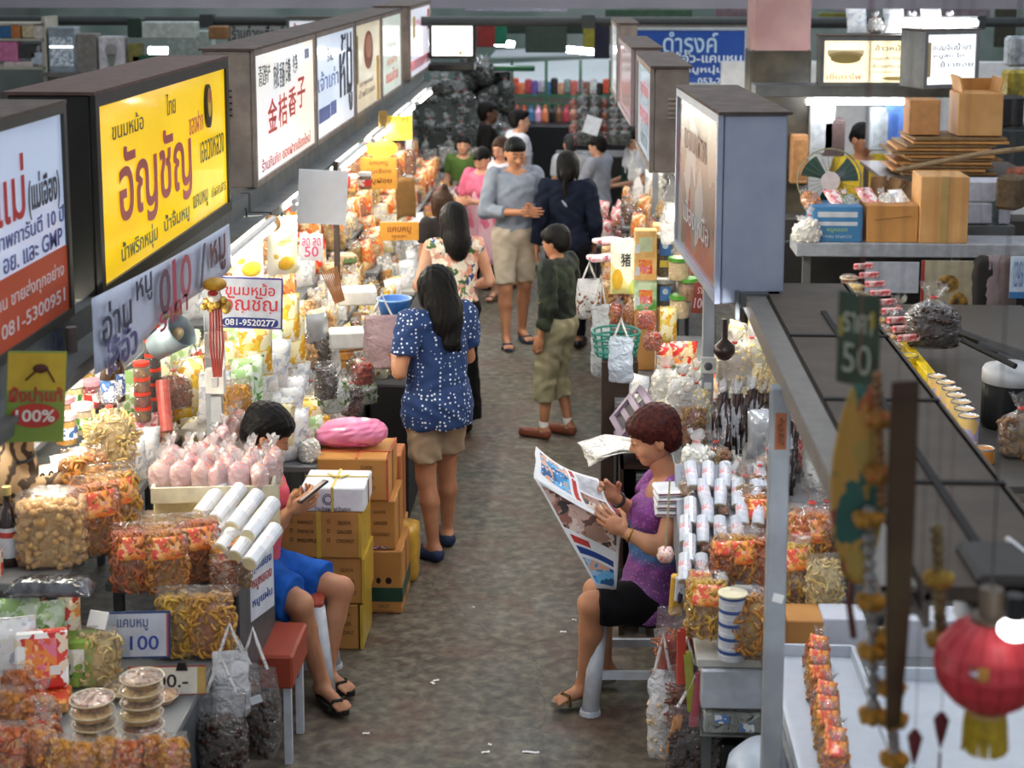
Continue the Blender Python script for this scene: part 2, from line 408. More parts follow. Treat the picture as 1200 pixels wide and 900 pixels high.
BK = mat('33342f', rough=.45, var=.1)
signbox('large white and orange market sign with blue writing at the near end of the row', (XS, yS[0]), (XS, yS[1]), .2, ZB, ZT, panel_mat('a8b9d6', .42, 'bccae2', 1.2), BK, items=[
 ('rect', .5, .19, .975, .31, 'c8502a'), ('กุนเชียงแม่', .62, .66, .42, .36, 'c8322c', .01), ('(แม่เอือง)', .905, .635, .125, .2, '3a3f48', .02),
 ('กุนเชียงคุณภาพการันตี 10 ปี', .75, .49, .46, .1, '4a5590', .01), ('และ อย. และ GMP', .82, .40, .30, .08, '4a5590', .01),
 ('แม่เอืองของฝากบ้าน ขายส่งทุกอย่าง', .72, .24, .5, .09, 'e0cfd0', .01), ('โทรศัพท์ 081-5300951', .76, .13, .42, .075, 'e0cfd0', .01)])
signbox('yellow market sign with big dusty red writing in a black box', (XS, yS[2] - .03), (XS, yS[3]), .3, ZB - .02, ZT, panel_mat('f3c40c', .62, 'ffd21a', 1.5), mat('24241f', rough=.5), frame=.045, top=mat('6d5249', rough=.7, var=.2), items=[
 ('ขนมหม้อ', .2, .80, .2, .1, '4d4a3a'), ('อัญชัญ', .39, .47, .52, .46, 'c2605a', .015), ('ของฝาก', .70, .67, .12, .13, 'c2605a'),
 ('เออวงหลวง', .84, .47, .22, .13, '4b5a32'), ('ไทย', .50, .83, .07, .12, '4d4a3a'), ('น้ำพริกหนุ่ม', .25, .155, .24, .13, '5b7340', .01), ('น้ำจิ้มหมู', .52, .165, .2, .12, '5b7340', .01),
 ('แคบหมู', .72, .18, .13, .11, '5b7340', .01), ('ปลอดสาร', .89, .19, .14, .07, '5b7340'), ('oval', .80, .74, .05, .27, '2a2622'), ('oval', .80, .76, .03, .18, 'f0c93a'), ('oval', .80, .80, .02, .09, 'd36a62')])
signbox('white sign with red and black oriental characters beside the yellow sign', (XS, yS[4] - .04), (XS, yS[5]), .26, ZB, ZT, panel_mat('e4ebf4', .75, 'f6eee0', 1.0), TAUPE, items=[
 ('清迈', .12, .80, .1, .16, '3c4a4a'), ('特产', .2, .80, .08, .14, '3c4a4a'), ('肉松', .33, .76, .08, .2, '2b2f3a'), ('香肠', .42, .75, .08, .2, '2b2f3a'), ('白糖', .52, .77, .08, .2, '2b2f3a'), ('冬笋', .64, .8, .08, .16, '2b2f3a'),
 ('rect', .86, .85, .08, .08, 'aab0d0'), ('金', .26, .47, .14, .26, 'd04434', .01), ('桔', .42, .47, .14, .26, 'd04434', .01), ('香', .58, .50, .13, .24, 'd04434', .01), ('子', .74, .54, .14, .26, 'd04434', .01),
 ('ร้านกิมกิก ของฝากเชียงใหม่', .49, .13, .8, .1, 'c4584c', .01)])
signbox('white sign with tall dark blue letters, second white one past the yellow sign', (XS, yS[5] + .04), (XS, yS[6]), .26, ZB, ZT, panel_mat('c9d8ec', .72, 'dfe7f2', 1.0), TAUPE, items=[
 ('ร้าน', .35, .77, .14, .13, '26304e', .01), ('เจ้าเก่า', .3, .55, .5, .18, '6d84b4', .01), ('หมู', .76, .43, .36, .62, '1d2740', .03), ('ชม', .78, .82, .3, .2, '1d2740', .03), ('rect', .2, .24, .26, .13, '4c5f9e'), ('rect', .42, .25, .14, .13, '5a6cab')], vents=False)
signbox('cream sign with an oval red portrait and small brown writing', (XS, yS[6] + .05), (XS, yS[7]), .26, ZB, ZT, panel_mat('d8cdb2', .6, 'e8dcc0', 1.2), TAUPE, items=[
 ('oval', .5, .66, .34, .42, '9a5a48'), ('oval', .5, .7, .24, .26, 'd8977c'), ('ตราคุณแม่', .4, .32, .5, .08, '5c3f2e'), ('น้ำพริกเผา', .42, .22, .6, .08, '5c3f2e'), ('rect', .08, .6, .08, .5, '9a8a3a'), ('rect', .88, .3, .1, .5, 'd9a93a')], vents=False)
signbox('pale greenish sign with orange lower half between two other signs', (XS, yS[7] + .05), (XS, yS[8]), .26, ZB, ZT, panel_mat('c8d4cc', .7, 'dce4da', 1.0), TAUPE, items=[
 ('ขนมไทย', .5, .24, .6, .16, 'c8492c', .01), ('ของฝาก', .5, .42, .5, .1, 'd0803c'), ('ร้านแม่', .5, .62, .5, .09, '8a968e')], vents=False)
signbox('white sign with a pink stripe at the far end of the row', (XS, yS[9]), (XS, yS[10] + .1), .34, ZB, ZT, panel_mat('dfe6f4', .75, 'e9e4f0', 1.0), TAUPE, items=[
 ('rect', .5, .18, .9, .13, 'e07a8c'), ('หมูยอ', .55, .74, .5, .12, 'd0607c'), ('rect', .2, .7, .12, .3, 'e2c878'), ('rect', .9, .75, .1, .3, 'd0705c')])
# fascia boards below the left sign row
XF = XS + .01
def fascia(y0, y1):
 o = MB().box((XF - .03, (y0 + y1) / 2, 1.945), (.05, y1 - y0, .10)).box((XF + .04, (y0 + y1) / 2, 1.885), (.13, y1 - y0, .02)).box((XF + .08, (y0 + y1) / 2, 1.86), (.02, y1 - y0, .05)).build('awning_rail', STEELD)
 return o
o = fascia(2.9, 8.2); tag(o, 'grey steel rail under the yellow and orange signs', 'rail')
text('1/75', .16, .07, col('3c4a6e'), o, (XF + .002, 5.1, 1.95), (0, 0, PI / 2))
tag(fascia(8.25, 17.2), 'grey steel rail under the row of white signs', 'rail')
# fluorescent tubes
TUBE = glow('fff6e4', TUBE_POWER); TUBEC = glow('f4f8ff', TUBE_POWER * .6)
def tube_light(a, b, label, group=None, m=TUBE, r=.016):
 a = Vector(a); b = Vector(b); o = empty('tube_light', (a + b) / 2); q = o.location; d = (b - a).normalized()
 tag(o, label, 'lamp', group)
 MB().tube(a - q, b - q, r, n=10).build('glass_tube', m, o, smooth=True)
 up = Vector((0, 0, .035))
 MB().tube(a - q + up, b - q + up, .018, n=6).build('batten', WHITE, o)
 for e, s in ((a, 1), (b, -1)): MB().tube(e - q + d * .03 * s, e - q - d * .015 * s, .02, n=8).build('lamp_holder', WHITE, o)
 return o
lefts = [(3.2, 3.95), (5.3, 6.5), (7.0, 8.1), (8.7, 9.9), (10.3, 11.5), (12, 13.2), (13.6, 14.8), (15.2, 16.4)]
for i, (y0, y1) in enumerate(lefts):
 xt = -1.95 if i == 1 else -1.60
 tube_light((xt, y0, 1.845), (xt, y1, 1.845), f'{od(i)} fluorescent tube from the near end under the left sign row')
for i, y0 in enumerate((5.6, 9.0, 12.2)):
 tube_light((-2.25, y0, 1.86), (-2.25, y0 + 1.2, 1.86), f'{od(i)} fluorescent tube deep inside the left stalls above the goods')
rights = [(3.1, 4.35), (5.15, 6.4), (7.4, 8.6), (9.3, 10.5), (11.2, 12.4), (13.2, 14.4)]
for i, (y0, y1) in enumerate(rights):
 tube_light((.60, y0, 1.93), (.60, y1, 1.93), f'{od(i)} fluorescent tube from the near end under the right awning', m=TUBEC if i < 2 else TUBE)
# ================================================================ right sign row
GB = mat('b4bdcf', rough=.4, metal=.05, var=.08, scale=6, col2='a6b0c6', bump=.05)
n1 = PZ(847, 135, 2.65); f1 = PZ(797, 103, 2.65); w1_ = 77 / ppm(n1)
MURAL = printed(('8d8478', 'a09a90', '9c6a4c', 'c8ccd4', '7c7268', 'b8553f', '5f6a66', 'a8a49c'), 6.5, .25, 3, (1, 1, .7))
signbox('big grey blue sign box with a faded food picture above the reading woman', (n1.x, n1.y), (f1.x, f1.y), w1_, 1.97, 2.65, MURAL, GB, side=1, vents=False, items=[('ของฝาก', .45, .75, .5, .16, 'a06a50'), ('เมืองเหนือ', .5, .3, .6, .14, 'c8ccd4')])
n2 = PZ(766, 80, 2.65); f2 = PZ(751, 67, 2.65)
b2 = signbox('taupe sign box with rust stains and a white face, second on the right row', (n2.x, n2.y), (f2.x, f2.y + .3), 42 / ppm(n2), PX(770, 222, n2.x).z, 2.65, panel_mat('c9d6e2', .5, 'b4c4d2'), TAUPE, side=1, items=[
 ('กุนเชียง', .5, .7, .5, .2, 'c85a62'), ('หมูหยอง', .5, .42, .6, .18, 'c85a62'), ('ตรา', .5, .2, .4, .12, '5a6a70')])
n3 = PZ(768, 62, 2.65)
signbox('pale lilac sign box half hidden behind the rusty one', (n3.x - .12, n3.y + .2), (n3.x - .17, n3.y + 1.6), .16, 2.2, 2.66, panel_mat('c8a8a4', .35), mat('a99aa0', rough=.6), side=1, vents=False)
n4 = PZ(725, 30, 2.65)
signbox('furthest taupe sign box of the right row with a slotted end', (n4.x, n4.y), (n4.x - .03, n4.y + 1.2), 22 / ppm(n4), PX(725, 124, n4.x).z, 2.66, panel_mat('d4dde2', .5), TAUPE, side=1)
# awning ledge of the right row: the brown board close to the lens
DB = mat('5f5347', rough=.7, var=.18, scale=8, bump=.15)
b = MB(); b.box((.80, 4.44, 2.0), (.30, 2.92, .03)); b.box((.95, 4.44, 1.95), (.02, 2.92, .13))
o = b.build('awning_ledge', DB); tag(o, 'wide brown awning board running from the grey blue sign box towards the viewer', 'awning')
s = MB()
for y in (5.05, 4.3, 3.6): s.box((.80, y, 2.017), (.31, .02, .006))
s.box((.80, 4.2, 2.018), (.018, 2.4, .008)); s.build('seam', mat('191613', rough=.8), o)
MB().box((.655, 4.44, 1.965), (.012, 2.92, .07)).build('front_lip', mat('77706a', rough=.5), o)
b = MB(); b.box((.605, 4.4, 2.0), (.07, 2.8, .012)); b.box((.575, 4.4, 1.975), (.012, 2.8, .06)); b.box((.63, 4.4, 1.955), (.03, 2.8, .015))
tag(b.build('lamp_rail', mat('8c8780', rough=.5, metal=.2)), 'narrow grey rail carrying the tube lights beside the brown awning board', 'rail')
b = MB(); b.box((.62, 9.9, 1.99), (.14, 8.4, .05)); b.box((.54, 9.9, 1.97), (.015, 8.4, .1))
tag(b.build('awning_rail', STEELD), 'grey steel rail under the far sign boxes of the right row', 'rail')
# posts
def post(x, y, z1, label, wd=.055, m=STEEL):
 o = MB().bbox((x, y, z1 / 2), (wd, wd, z1), .004).build('post', m); tag(o, label, 'post'); return o
pp = PX(916, 500, .62); P1 = post(.57, PX(912, 560, .57).y, 1.96, 'grey steel post nearest the viewer on the right with an orange sticker', .058)
py1 = P1.location
PYN = PX(912, 560, .57).y
MB().box((.57, PYN - .031, PX(918, 513, .57).z), (.034, .003, .11)).build('sticker', mat('b86a3a', rough=.5), P1)
text('水果店', .02, .09, col('5a2c18'), P1, (.57, PYN - .0335, PX(918, 513, .57).z))
MB().box((.575, PYN - .031, PX(910, 702, .57).z), (.032, .003, .026), (0, .25, 0)).build('paper_scrap', WHITE, P1)
PY2 = PX(829, 440, .57).y
P2 = post(.57, PY2, 1.96, 'grey steel post with a power socket behind the reading woman')
o = MB().bbox((.57, PY2 - .034, PX(829, 425, .57).z), (.072, .014, .08), .004).build('socket_plate', mat('d9dbd6', rough=.4), P2)
b = MB(); b.ball((.57, PY2 - .043, PX(829, 426, .57).z), (.02, .006, .02)); b.build('socket', mat('5d5a60', rough=.4), o, smooth=True)
MB().box((.57, PY2 - .03, PX(829, 451, .57).z), (.034, .004, .03)).build('small_sticker', mat('e2e6ee'), P2)
post(.57, 10.6, 1.96, 'slim grey post beside the third right sign box', .05)
post(.57, 13.5, 1.96, 'far grey post under the last right sign box', .05)
YL = PX(250, 440, -1.62).y
PL = post(-1.62, YL, 1.9, 'grey post with two white switch boxes beside the phone number board', .06)
for py, hh in ((400, .115), (443, .115)):
 z = PX(250, py, -1.62).z; o = MB().bbox((-1.60, YL - .045, z), (.085, .035, hh), .005).build('switch_box', mat('eceae2', rough=.35), PL)
 MB().bbox((-1.60, YL - .066, z), (.03, .01, .045), .003).build('switch', mat('cfd0cc', rough=.3), o)
z = PX(250, 478, -1.62).z; MB().bbox((-1.60, YL - .04, z), (.05, .02, .12), .003).build('junction_box', mat('b9bdc0', rough=.4), PL)
post(-1.62, 10.3, 1.9, 'thin dark post behind the blank white board', .035, mat('4a3f38', rough=.6))
post(-1.62, 14.6, 1.9, 'pale post at the far end of the left stalls', .06, mat('cfd6dc'))
post(-1.78, 4.3, 1.9, 'grey post at the near end of the left stall', .06)
# ================================================================ goods: builders
FILM = film('ffffff', .045, .38); FILMW = film('ffffff', .36, .38); FILMM = film('f4f6fa', .62, .25); TUFT = film('ffffff', .5, .34)
class NZ:
 def __init__(s, seed, f=6.0, n=5):
  r = random.Random(seed); s.k = [(Vector((r.gauss(0, 1), r.gauss(0, 1), r.gauss(0, 1))) * f, r.uniform(0, 6.28)) for _ in range(n)]
 def __call__(s, p): return sum(math.sin(k.dot(p) + a) for k, a in s.k) / len(s.k)
def sgnpow(x, e): return math.copysign(abs(x) ** e, x)
def bagpt(u, v, w, d, h, top, nz, amp):
 """u round 0..1, v height 0..1"""
 t = 2 * PI * u; cx = sgnpow(math.cos(t), .62); cy = sgnpow(math.sin(t), .62)
 if top == 'tuft':
  prof = [(0, .82), (.06, .96), (.25, 1.04), (.5, 1.0), (.64, .72), (.74, .20), (.78, .10), (.84, .26), (.92, .42), (1, .52)]
  flat = 1
 elif top == 'seal':
  prof = [(0, .9), (.05, 1.0), (.4, 1.05), (.75, 1.0), (1, .94)]; flat = 1 if v < .45 else max(.03, 1 - ((v - .45) / .5) ** 1.6)
 else:
  prof = [(0, .88), (.06, .98), (.5, 1.03), (.9, .98), (.97, .86), (1, .5)]; flat = 1
 for (a, ra), (b_, rb) in zip(prof, prof[1:]):
  if a <= v <= b_: k = ra + (rb - ra) * (v - a) / (b_ - a); break
 else: k = prof[-1][1]
 p = Vector((cx * w / 2 * k, cy * d / 2 * k * flat, h * v))
 a = amp * (1.8 if top == 'tuft' and v > .76 else 1)
 if top == 'tuft' and v > .8: p.z += .05 * h * math.sin(t * 5 + a * 90) ; p.x *= 1 + .25 * math.sin(t * 7); p.y *= 1 + .25 * math.cos(t * 6)
 return p * (1) + Vector((cx, cy, 0)) * (nz(p) * a)
def bagmesh(w, d, h, top='tuft', seed=0, amp=.006, nu=20, nv=14, shrink=1.0, vmax=1.0):
 nz = NZ(seed, 30 / max(w, .05) * .12 + 12); b = MB(); vs = []
 for j in range(nv + 1):
  for i in range(nu): vs.append(bagpt(i / nu, vmax * j / nv, w * shrink, d * shrink, h, top, nz, amp))
 fs = [(j * nu + i, j * nu + (i + 1) % nu, (j + 1) * nu + (i + 1) % nu, (j + 1) * nu + i) for j in range(nv) for i in range(nu)]
 fs.append(tuple(range(nu))[::-1])
 if top != 'tuft' or vmax < 1: fs.append(tuple(range(nv * nu, (nv + 1) * nu)))
 return b.add(vs, fs)
def fillmesh(kind, w, d, h, top, n, size, seed, vmax=None):
 n = int(n * 1.5)
 """food pieces packed under the skin of a bag, all of one bag joined"""
 r = random.Random(seed); nz = NZ(seed, 20); b = MB(); vm = vmax or (.62 if top == 'tuft' else .8)
 for k in range(n):
  u = r.random(); v = r.uniform(.02, vm); s = r.uniform(.78, .92)
  p = bagpt(u, v, w * s, d * s, h, top, nz, 0)
  if r.random() < .2: p = bagpt(u, vm, w * r.random() * .9, d * r.random() * .9, h, top, nz, 0)
  q = size * r.uniform(.7, 1.15); rot = (r.uniform(0, 6.3), r.uniform(0, 6.3), r.uniform(0, 6.3))
  if kind == 'ring': b.torus(p, q, q * .36, rot, 9, 5)
  elif kind == 'curl': b.torus(p, q, q * .38, rot, 6, 5, arc=r.uniform(2.4, 4.6))
  elif kind == 'ball': b.ball(p, (q, q * .9, q * .85), 7, 5, rot, .06, r)
  elif kind == 'nug': b.ball(p, (q, q * .75, q * .6), 6, 4, rot, .22, r)
  elif kind == 'stick':
   e = Euler(rot).to_matrix() @ Vector((0, 0, q)); b.path([p - e, p + Vector((r.uniform(-.2, .2) * q, r.uniform(-.2, .2) * q, 0)), p + e], q * .13, 5)
  elif kind == 'up':
   e = Vector((r.uniform(-.15, .15), r.uniform(-.15, .15), 1)) * q; b.path([p - e, p + e], q * .12, 5)
  elif kind == 'chip': b.ball(p, (q, q * .8, q * .12), 8, 4, rot, .08, r)
  elif kind == 'slab': b.box(p, (q * 1.6, q, q * .3), rot)
 return b
def filled_bag(kind, fill, w=.16, d=.1, h=.26, top='tuft', n=90, size=.016, seed=1, name='snack_bag', card=None, wrap=FILM, core=True, under=None):
 root = bagmesh(w, d, h, top, seed, .006).build(name, wrap, smooth=True)
 fb = fillmesh(kind, w, d, h, top, n, size, seed)
 fo = fb.build('filling', fill, root, smooth=kind not in ('slab',)); fo['kind'] = 'stuff'
 if core:
  vm = .6 if top == 'tuft' else .76
  bagmesh(w * .76, d * .76, h, top, seed, .004, 12, 6, vmax=vm).build('filling_core', under or fill, fo, (0, 0, .004))
 if top == 'tuft': MB().torus((0, 0, h * .78), w * .07, .004, None, 10, 5).build('twist_tie', mat('d8463a'), root)
 if card:
  cm, sz = card
  def fn(u, v):
   x = (u - .5) * w * sz; z = h * (.52 + .30 * v); yy = -d / 2 * (1.12 - .5 * v) + .02 * (u - .5) ** 2 * 8 - .006 * math.sin(u * 9)
   return (x, yy - .006, z)
  MB().sheet(fn, 8, 4, .002).build('header_card', cm, root, smooth=True)
 return root
def pillow(m, w=.16, h=.22, d=.07, seed=0, name='snack_packet', seam=None, nu=14, nv=16):
 nz = NZ(seed, 40); nz2 = NZ(seed + 9, 90)
 def side(s):
  def fn(u, v):
   x = u * 2 - 1; z = v * 2 - 1
   t = max(0, 1 - abs(x) ** 3.2) ** .7 * max(0, 1 - abs(z) ** 4) ** .8
   p = Vector((x * w / 2 * (1 - .05 * (1 - abs(z)) ), 0, h * v)); a = nz(p) * .05 + nz2(p) * .02
   y = s * d / 2 * t * (1 + a * 4) + (.1 * d * math.sin(x * 17) * (1 if abs(z) > .93 else 0)) + d * .12 * nz(p)
   return (p.x, y, p.z + .004 * nz(p))
  return fn
 b = MB(); b.sheet(side(-1), nu, nv); n = len(b.v); b.sheet(side(1), nu, nv)
 b.f = b.f[:nu * nv] + [f[::-1] for f in b.f[nu * nv:]]
 root = b.build(name, m, smooth=True)
 if seam: MB().box((0, -.003, h * .975), (w * .98, .004, h * .05)).box((0, -.003, h * .025), (w * .98, .004, h * .05)).build('crimped_seal', seam, root)
 return root
def tuft_pouch(m, w=.09, d=.07, h=.13, seed=0, name='food_pouch', wrap=TUFT, lower=.62):
 """soft food lump tied in a small bag, film ruff on top"""
 root = bagmesh(w, d, h, 'tuft', seed, .005, 16, 12).build(name, wrap, smooth=True)
 bagmesh(w * .93, d * .93, h, 'tuft', seed, .004, 14, 8, vmax=lower).build('filling', m, root, (0, 0, .002), smooth=True)
 return root
def jar(fill, lid, r=.045, h=.12, label=None, name='food_jar', seed=0, lidh=.022):
 b = MB(); b.lathe([(r * .9, 0), (r, .006), (r, h * .82), (r * .86, h * .88), (r * .86, h * .9)], 18)
 root = b.build(name, film('ffffff', .06, .3), smooth=True)
 MB().lathe([(r * .86, .003), (r * .94, .008), (r * .94, h * .8), (r * .8, h * .82)], 14).build('contents', fill, root, smooth=False)
 MB().lathe([(r * .97, h * .86), (r, h * .87), (r, h * .86 + lidh), (r * .94, h * .87 + lidh), (.01, h * .875 + lidh)], 18).build('lid', lid, root)
 if label: MB().lathe([(r * 1.012, h * .22), (r * 1.012, h * .62)], 18).build('paper_label', label, root)
 return root
def bottle(glass, lab, cap, r=.033, h=.27, name='sauce_bottle'):
 b = MB(); b.lathe([(r * .9, 0), (r, .008), (r, h * .55), (r * .85, h * .64), (r * .4, h * .76), (r * .36, h * .9), (r * .42, h * .92)], 16)
 root = b.build(name, glass, smooth=True)
 MB().lathe([(r * 1.02, h * .12), (r * 1.02, h * .5)], 16).build('paper_label', lab, root)
 MB().lathe([(r * .46, h * .9), (r * .46, h), (.004, h * 1.0)], 12).build('cap', cap, root); return root
def tub(fill, seed=0, r=.068, h=.034):
 root = MB().lathe([(r * .82, 0), (r * .86, .003), (r * .97, h * .62), (r, h * .66), (r, h * .74), (r * .9, h * .82), (r * .7, h * 1.0), (.004, h * 1.05)], 22).build('round_tub', film('ffffff', .10, .2), smooth=True)
 rr = random.Random(seed); b = MB(); b.lathe([(r * .78, .003), (r * .88, h * .58), (r * .8, h * .66), (.01, h * .7)], 16)
 for k in range(34):
  a = rr.uniform(0, 6.3); q = r * .8 * math.sqrt(rr.random()); b.ball((q * math.cos(a), q * math.sin(a), h * .68), (.012, .008, .006), 6, 4, (0, 0, a), .1, rr)
 f = b.build('filling', fill, root); f['kind'] = 'stuff'
 MB().torus((0, 0, h * .7), r * 1.0, .0022, None, 22, 5).build('rim', mat('d9c9a4', rough=.35), root)
 return root
def can(lab, r=.036, h=.11, name='food_can', lidm=None):
 root = MB().lathe([(r * .97, 0), (r, .003), (r, h - .003), (r * .97, h)], 20).build(name, lab, smooth=False)
 MB().lathe([(r * 1.02, h - .004), (r * 1.02, h + .003), (r * .93, h + .003), (r * .9, h - .001), (.005, h - .001)], 20).build('lid', lidm or mat('d6d6d2', rough=.25, metal=.85, var=.06), root)
 return root
def roll(wrapm, endm, r=.02, L=.16, name='wrapped_roll', marks=None):
 """lies along local y, centre on the origin, bottom at z 0"""
 root = MB().tube((0, -L / 2, r), (0, L / 2, r), r, n=14).build(name, wrapm, smooth=False)
 MB().tube((0, -L / 2 - .003, r), (0, -L / 2 + .004, r), r * .86, n=14).tube((0, L / 2 - .004, r), (0, L / 2 + .003, r), r * .86, n=14).build('end', endm, root)
 if marks: MB().tube((0, -L * .15, r), (0, L * .2, r), r * 1.015, n=14, cap=False).build('print_band', marks, root)
 return root
def carton(m, w, d, h, name='cardboard_box', tape=None, edges=None, flaps=False, bev=.004):
 root = MB().bbox((0, 0, h / 2), (w, d, h), bev).build(name, m)
 if tape: MB().box((0, 0, h + .0008), (.05, d * 1.0, .0016)).box((0, -d / 2 - .0008, h * .85), (.05, .0016, h * .3)).build('tape', tape, root)
 return root
CARD = mat('c08a4c', rough=.7, var=.1, scale=5, col2='b27c40', bump=.08)
CARDL = mat('cf9f66', rough=.7, var=.1, scale=5, col2='c08e54', bump=.08)
TAPE = mat('b99a5c', rough=.25, coat=.4)
YTAPE = mat('d8b440', rough=.3, coat=.3)
# food colours
F_RING = mat('c58a3e', var=.3, scale=40, col2='a4682a', rough=.45, jit=.12); F_POP = mat('e0b878', var=.2, scale=30, col2='c99a58', rough=.5, jit=.1)
F_NUT = mat('a8743c', var=.35, scale=50, col2='704820', rough=.45, jit=.12); F_ORG = mat('cf8440', var=.3, scale=40, col2='a65a24', rough=.45, jit=.12)
F_DARK = mat('3c2218', var=.4, scale=40, col2='1f120e', rough=.35); F_CREAM = mat('ecdcae', var=.15, scale=30, rough=.5, col2='d8c084', jit=.12)
F_PINK = mat('e49284', var=.12, scale=20, col2='d67c70', rough=.45, jit=.08); F_STRAW = mat('dcc68a', var=.25, scale=40, col2='b99a56', rough=.5)
F_BROWN = mat('8a5a34', var=.35, scale=40, col2='5c3820', rough=.45, jit=.15); F_RED = mat('b8442c', var=.3, scale=30, col2='8a2c1c', rough=.4, jit=.1)
F_YEL = mat('e8b93c', var=.2, scale=25, col2='d09a28', rough=.4, jit=.1); F_GREEN = mat('5f7c34', var=.4, scale=30, col2='39521e', rough=.5, jit=.15)
F_WHITE = mat('f2efe6', var=.1, scale=25, col2='ddd6c6', rough=.5, jit=.08); F_BEAN = mat('2e2620', var=.4, scale=90, col2='6a5a4a', rough=.4)
LAB_OR = printed(('f08c3a', 'e8583a', 'f6b060', 'e87a9a', 'f7c98a', 'e8474a', 'f4a040'), 34, .35, 1)
LAB_BL = printed(('e8ecf4', '5a84c0', 'ffffff', '3c68a8'), 30, .4, 2)
LAB_RED = printed(('e8423a', 'f4e0c8', 'ffffff', 'd03028'), 25, .4, 4)
LAB_GRN = printed(('3e8c3c', 'e8f0d8', '88b84c', 'ffffff'), 25, .4, 5)
P_CREAM = printed(('f2ecd4', 'f6f2e2', 'e8d8a0', 'f0e4b8', 'f8f6ee', 'dcb850'), 24, .25, 6, jit=.1)
P_YEL = printed(('f2c83c', 'f6dc78', 'f7eec0', 'e0a428', 'f4d050', 'fbf6e0'), 24, .25, 7, jit=.1)
P_GRN = printed(('d8e8d0', '9cc07c', 'f4f8f0', '5c9848', 'e8f0e4', 'c4d8b0'), 26, .25, 8, jit=.1)
P_WHT = printed(('f6f6f4', 'eef0f2', 'ffffff', 'dfe4ea', 'f2efe8', 'c4ccd8'), 28, .25, 9, jit=.08)
P_RED = printed(('e83c30', 'f6e8d4', 'f4a04c', 'f8f0e4', 'd83028', 'f2d8a8'), 31, .3, 10, jit=.08)
P_ORG = printed(('f0a050', 'f4d8a0', 'e87838', 'f8ecd0', 'e0b070', 'd86030'), 28, .3, 11, jit=.1)
P_SIL = mat('c4c8cc', rough=.22, metal=.5, var=.1, scale=20, bump=.3)
P_GRY = printed(('c8c4bc', 'e8e6e0', '8a8680', 'd8d4ca', 'f0eee8', 'a89e90'), 28, .3, 12, jit=.15)
P_PNK = printed(('f0b8b4', 'f8e4e0', 'e88c90', 'fbf0ee', 'e46a78'), 28, .3, 13, jit=.08)
P_BRN = printed(('a06c3c', 'd0a468', '7a4c28', 'e4c898', 'b88450'), 33, .35, 14, jit=.12)
PROTO = {}
